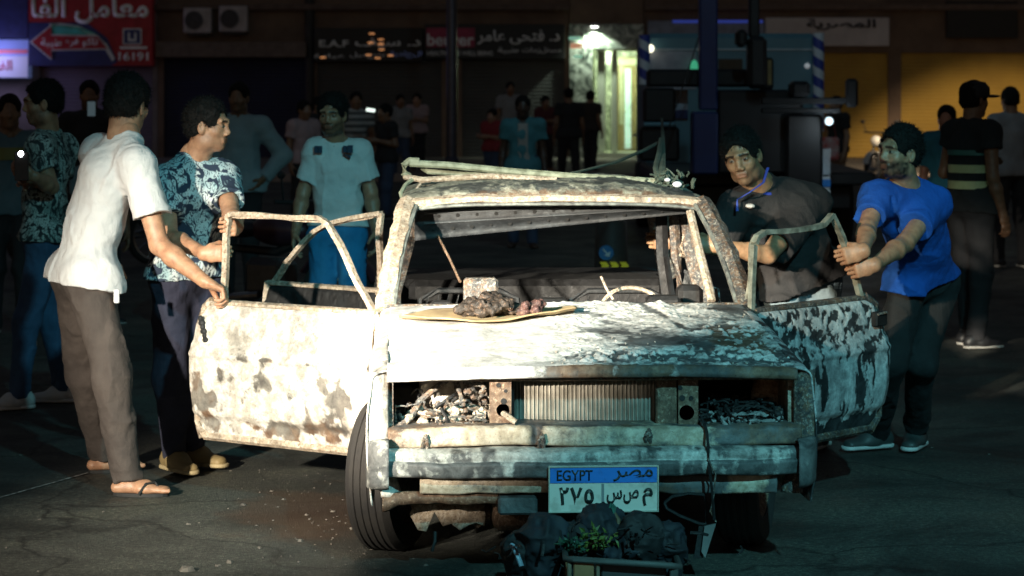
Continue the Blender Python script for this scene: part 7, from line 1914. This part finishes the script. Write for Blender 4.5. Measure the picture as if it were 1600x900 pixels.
YQ = 8.25
crate = empty('crate', (P(975, 0, YQ)[0], YQ, 0)); tag(crate, 'low wooden crate with a dark metal rim under the number plate', 'crate')
ocx = crate.location.x
def qx(px): return P(px, 0, YQ)[0] - ocx
zt = P(0, 872, YQ)[2]
m_wood = M('crate_wood', (0.30, 0.16, 0.07), 0.75, c2=(0.16, 0.085, 0.04), scale=8, bscale=30, bstr=0.4)
MB().tube([(qx(884), 0.32, zt - 0.012), (qx(884), 0.0, zt - 0.004), (qx(895), -0.02, zt), (qx(1050), -0.02, zt - 0.022), (qx(1062), 0.0, zt - 0.03), (qx(1062), 0.32, zt - 0.035)], 0.011, 8).build('rim', M('crate_rim', (0.09, 0.095, 0.09), 0.6, 0.3), crate, True)
for a, b, m in ((886, 893, M('crate_post', (0.20, 0.16, 0.11), 0.7)), (896, 928, m_wood), (931, 937, M('crate_post', (0.36, 0.30, 0.20))), (940, 1042, M('crate_dark', (0.05, 0.05, 0.05), 0.6)), (1046, 1060, M('crate_rim', (0.16, 0.17, 0.16)))):
    MB().bbox((qx(a), -0.012 + (0.03 if a == 940 else 0), 0.0), (qx(b), 0.012 + (0.03 if a == 940 else 0), zt - 0.012 - (0.02 if a > 1000 else 0.004)), 0.004).build('front_board', m, crate)
MB().box((qx(885), 0.30, 0.0), (qx(1060), 0.32, zt - 0.04)).build('back_board', m_wood, crate)
MB().box((qx(885), 0.02, 0.0), (qx(891), 0.30, zt - 0.04)).build('side_board', m_wood, crate)
MB().box((qx(1054), 0.02, 0.0), (qx(1060), 0.30, zt - 0.05)).build('side_board', m_wood, crate)
MB().box((qx(892), 0.045, 0.005), (qx(1053), 0.295, 0.02)).build('bottom_board', m_wood, crate)

heap = empty('charred_bags', (P(960, 0, 8.48)[0], 8.48, 0)); tag(heap, 'heap of dark charred bags filling the crate under the bumper', 'bags')
ho = np.array(heap.location)
for k, (px, py, rx, rz_) in enumerate(((850, 838, 0.085, 0.07), (905, 845, 0.07, 0.06), (940, 820, 0.075, 0.065), (1000, 835, 0.085, 0.075), (1045, 850, 0.055, 0.075), (815, 860, 0.06, 0.06), (975, 858, 0.09, 0.05))):
    c_ = P(px, py, 8.46 + 0.02 * (k % 3)) - ho; v = Vol(0.007)
    v.ell(c_, (rx, 0.075, rz_), None, 0.01); v.seg(c_, (c_[0], c_[1], max(0.03, c_[2] - 0.12)), rx * 0.8, rx * 0.7, 0.04, (1, 0, 0), 0.8); v.cut((c_[0], c_[1], 0.003), (0, 0, -1), 0.3)
    V, Q = v.mesh(lambda x, y, z: 0.030 * (0.35 - np.abs(vnoise(x * 15 + k, y * 15, z * 15))) * -1 + 0.014 * np.abs(vnoise(x * 38, y * 38, z * 38 + k)) - 0.006)
    mesh_obj('bag', np_mesh('bag', V, Q), M(('bag_blue_black', 'bag_charcoal')[k % 2], ((0.014, 0.020, 0.030), (0.013, 0.013, 0.014))[k % 2], 0.75, c2=(0.006, 0.007, 0.009), scale=12), heap, True)
MB().tube([P(800, 850, 8.40) - ho, P(808, 866, 8.36) - ho, P(815, 885, 8.34) - ho], 0.010, 6, flat=0.5).build('plastic_strip', M('strip_blue', (0.25, 0.34, 0.42), 0.25), heap)

rg = np.random.RandomState(41); mb = MB()
for k in range(60):
    p = P(rg.normal(930, 75), rg.normal(852, 16), 8.42 + rg.uniform(-0.08, 0.08)) - ho; d = unit(rg.normal(0, 1, 3)); L_ = rg.uniform(0.02, 0.07); e_ = p + d * L_
    e_[2] = max(e_[2], 0.01); p[2] = max(p[2], 0.01)
    mb.tube([p, (p + e_) / 2 + rg.normal(0, 0.008, 3), e_], rg.uniform(0.003, 0.009), 5, True, rg.uniform(0.2, 1.0))
tag(mb.build('charred_scraps', m_charred, heap), kind='stuff')
def leaf(mb, p, d, n, L, w):
    d = unit(d); s_ = unit(np.cross(d, n)); n = np.cross(s_, d)
    vs = [p, p + d * L * 0.35 + s_ * w + n * 0.004, p + d * L, p + d * L * 0.35 - s_ * w + n * 0.004, p + d * L * 0.4 - n * 0.004]
    mb.add(vs, [(0, 1, 4), (1, 2, 4), (2, 3, 4), (3, 0, 4)])
sprig = empty('leafy_sprig', P(915, 850, 8.36)); tag(sprig, 'yellow green leafy sprig on the charred bags under the plate', 'plant'); so_ = np.array(sprig.location)
rg = np.random.RandomState(8)
for mname, mc, n, cc, sd_ in (('leaves', M('leaf_yellow_green', (0.12, 0.16, 0.03), 0.5, c2=(0.05, 0.09, 0.02), scale=30), 70, (930, 846), 0.030), ('leaves', M('leaf_green', (0.03, 0.10, 0.06), 0.5, c2=(0.015, 0.05, 0.03), scale=30), 50, (898, 850), 0.022)):
    mb = MB()
    for k in range(n):
        p = P(cc[0], cc[1], 8.36) - so_ + rg.normal(0, 1, 3) * (sd_, 0.02, sd_ * 0.55); leaf(mb, p, rg.normal(0, 1, 3) + (0, -0.4, 0.3), rg.normal(0, 1, 3), rg.uniform(0.018, 0.036), rg.uniform(0.005, 0.010))
    tag(mb.build(mname, mc, sprig, fix=False), kind='stuff')
MB().tube([P(905, 862, 8.36) - so_, P(925, 850, 8.35) - so_, P(948, 838, 8.36) - so_], 0.003, 5).build('stem', M('stem_brown', (0.12, 0.08, 0.04), 0.7), sprig)
big = empty('hanging_leaf', P(960, 800, 8.45)); tag(big, 'single blue green leaf on a withered stem in front of the plate', 'plant'); bo_ = np.array(big.location)
mb = MB(); leaf(mb, P(954, 785, 8.5) - bo_, (0.25, 0, -1), (0, -1, 0), 0.055, 0.013); leaf(mb, P(958, 786, 8.49) - bo_, (0.1, -0.1, -1), (0.2, -1, 0), 0.045, 0.010)
mb.build('leaf', M('leaf_blue_green', (0.05, 0.17, 0.13), 0.45), big, fix=False)
MB().tube([P(957, 795, 8.5) - bo_, P(966, 812, 8.48) - bo_, P(968, 835, 8.46) - bo_], [0.004, 0.008, 0.010], 6).build('stem', M('stem_brown', (0.12, 0.08, 0.04)), big)

# rubble and ash crumbs on the asphalt
rg = np.random.RandomState(17); mb = MB()
def crumb(x, y, r):
    vs = [(x + r * rg.uniform(0.6, 1.2) * math.cos(t) , y + r * rg.uniform(0.6, 1.2) * math.sin(t), 0.001) for t in np.linspace(0, 6.28, 6)[:-1]]
    tp_ = [(p[0] * 0.6 + x * 0.4, p[1] * 0.6 + y * 0.4, r * rg.uniform(0.35, 0.7)) for p in vs]
    mb.add(vs + tp_, [tuple(range(4, -1, -1)), tuple(range(5, 10))] + [(i, (i + 1) % 5, (i + 1) % 5 + 5, i + 5) for i in range(5)])
for k in range(300):
    if k % 3: y = rg.uniform(8.4, 11.4); x = P(rg.normal(470, 70), 0, y)[0]
    else: y = rg.uniform(7.6, 13.0); x = P(rg.uniform(0, 1600), 0, y)[0]
    crumb(x, y, abs(rg.normal(0, 0.004)) + 0.002)
for px, py, r_ in ((380, 790, 0.016), (425, 768, 0.014), (484, 812, 0.013), (470, 846, 0.016), (294, 820, 0.012), (360, 880, 0.02), (340, 885, 0.014), (292, 893, 0.035), (520, 800, 0.012), (570, 866, 0.010), (665, 884, 0.012)):
    y = CAMH * F / (py - HZ); crumb(P(px, 0, y)[0], y, r_)
tag(mb.build('ash_rubble', M('rubble', (0.15, 0.135, 0.115), 0.9, c2=(0.05, 0.045, 0.04), scale=11)), kind='stuff')
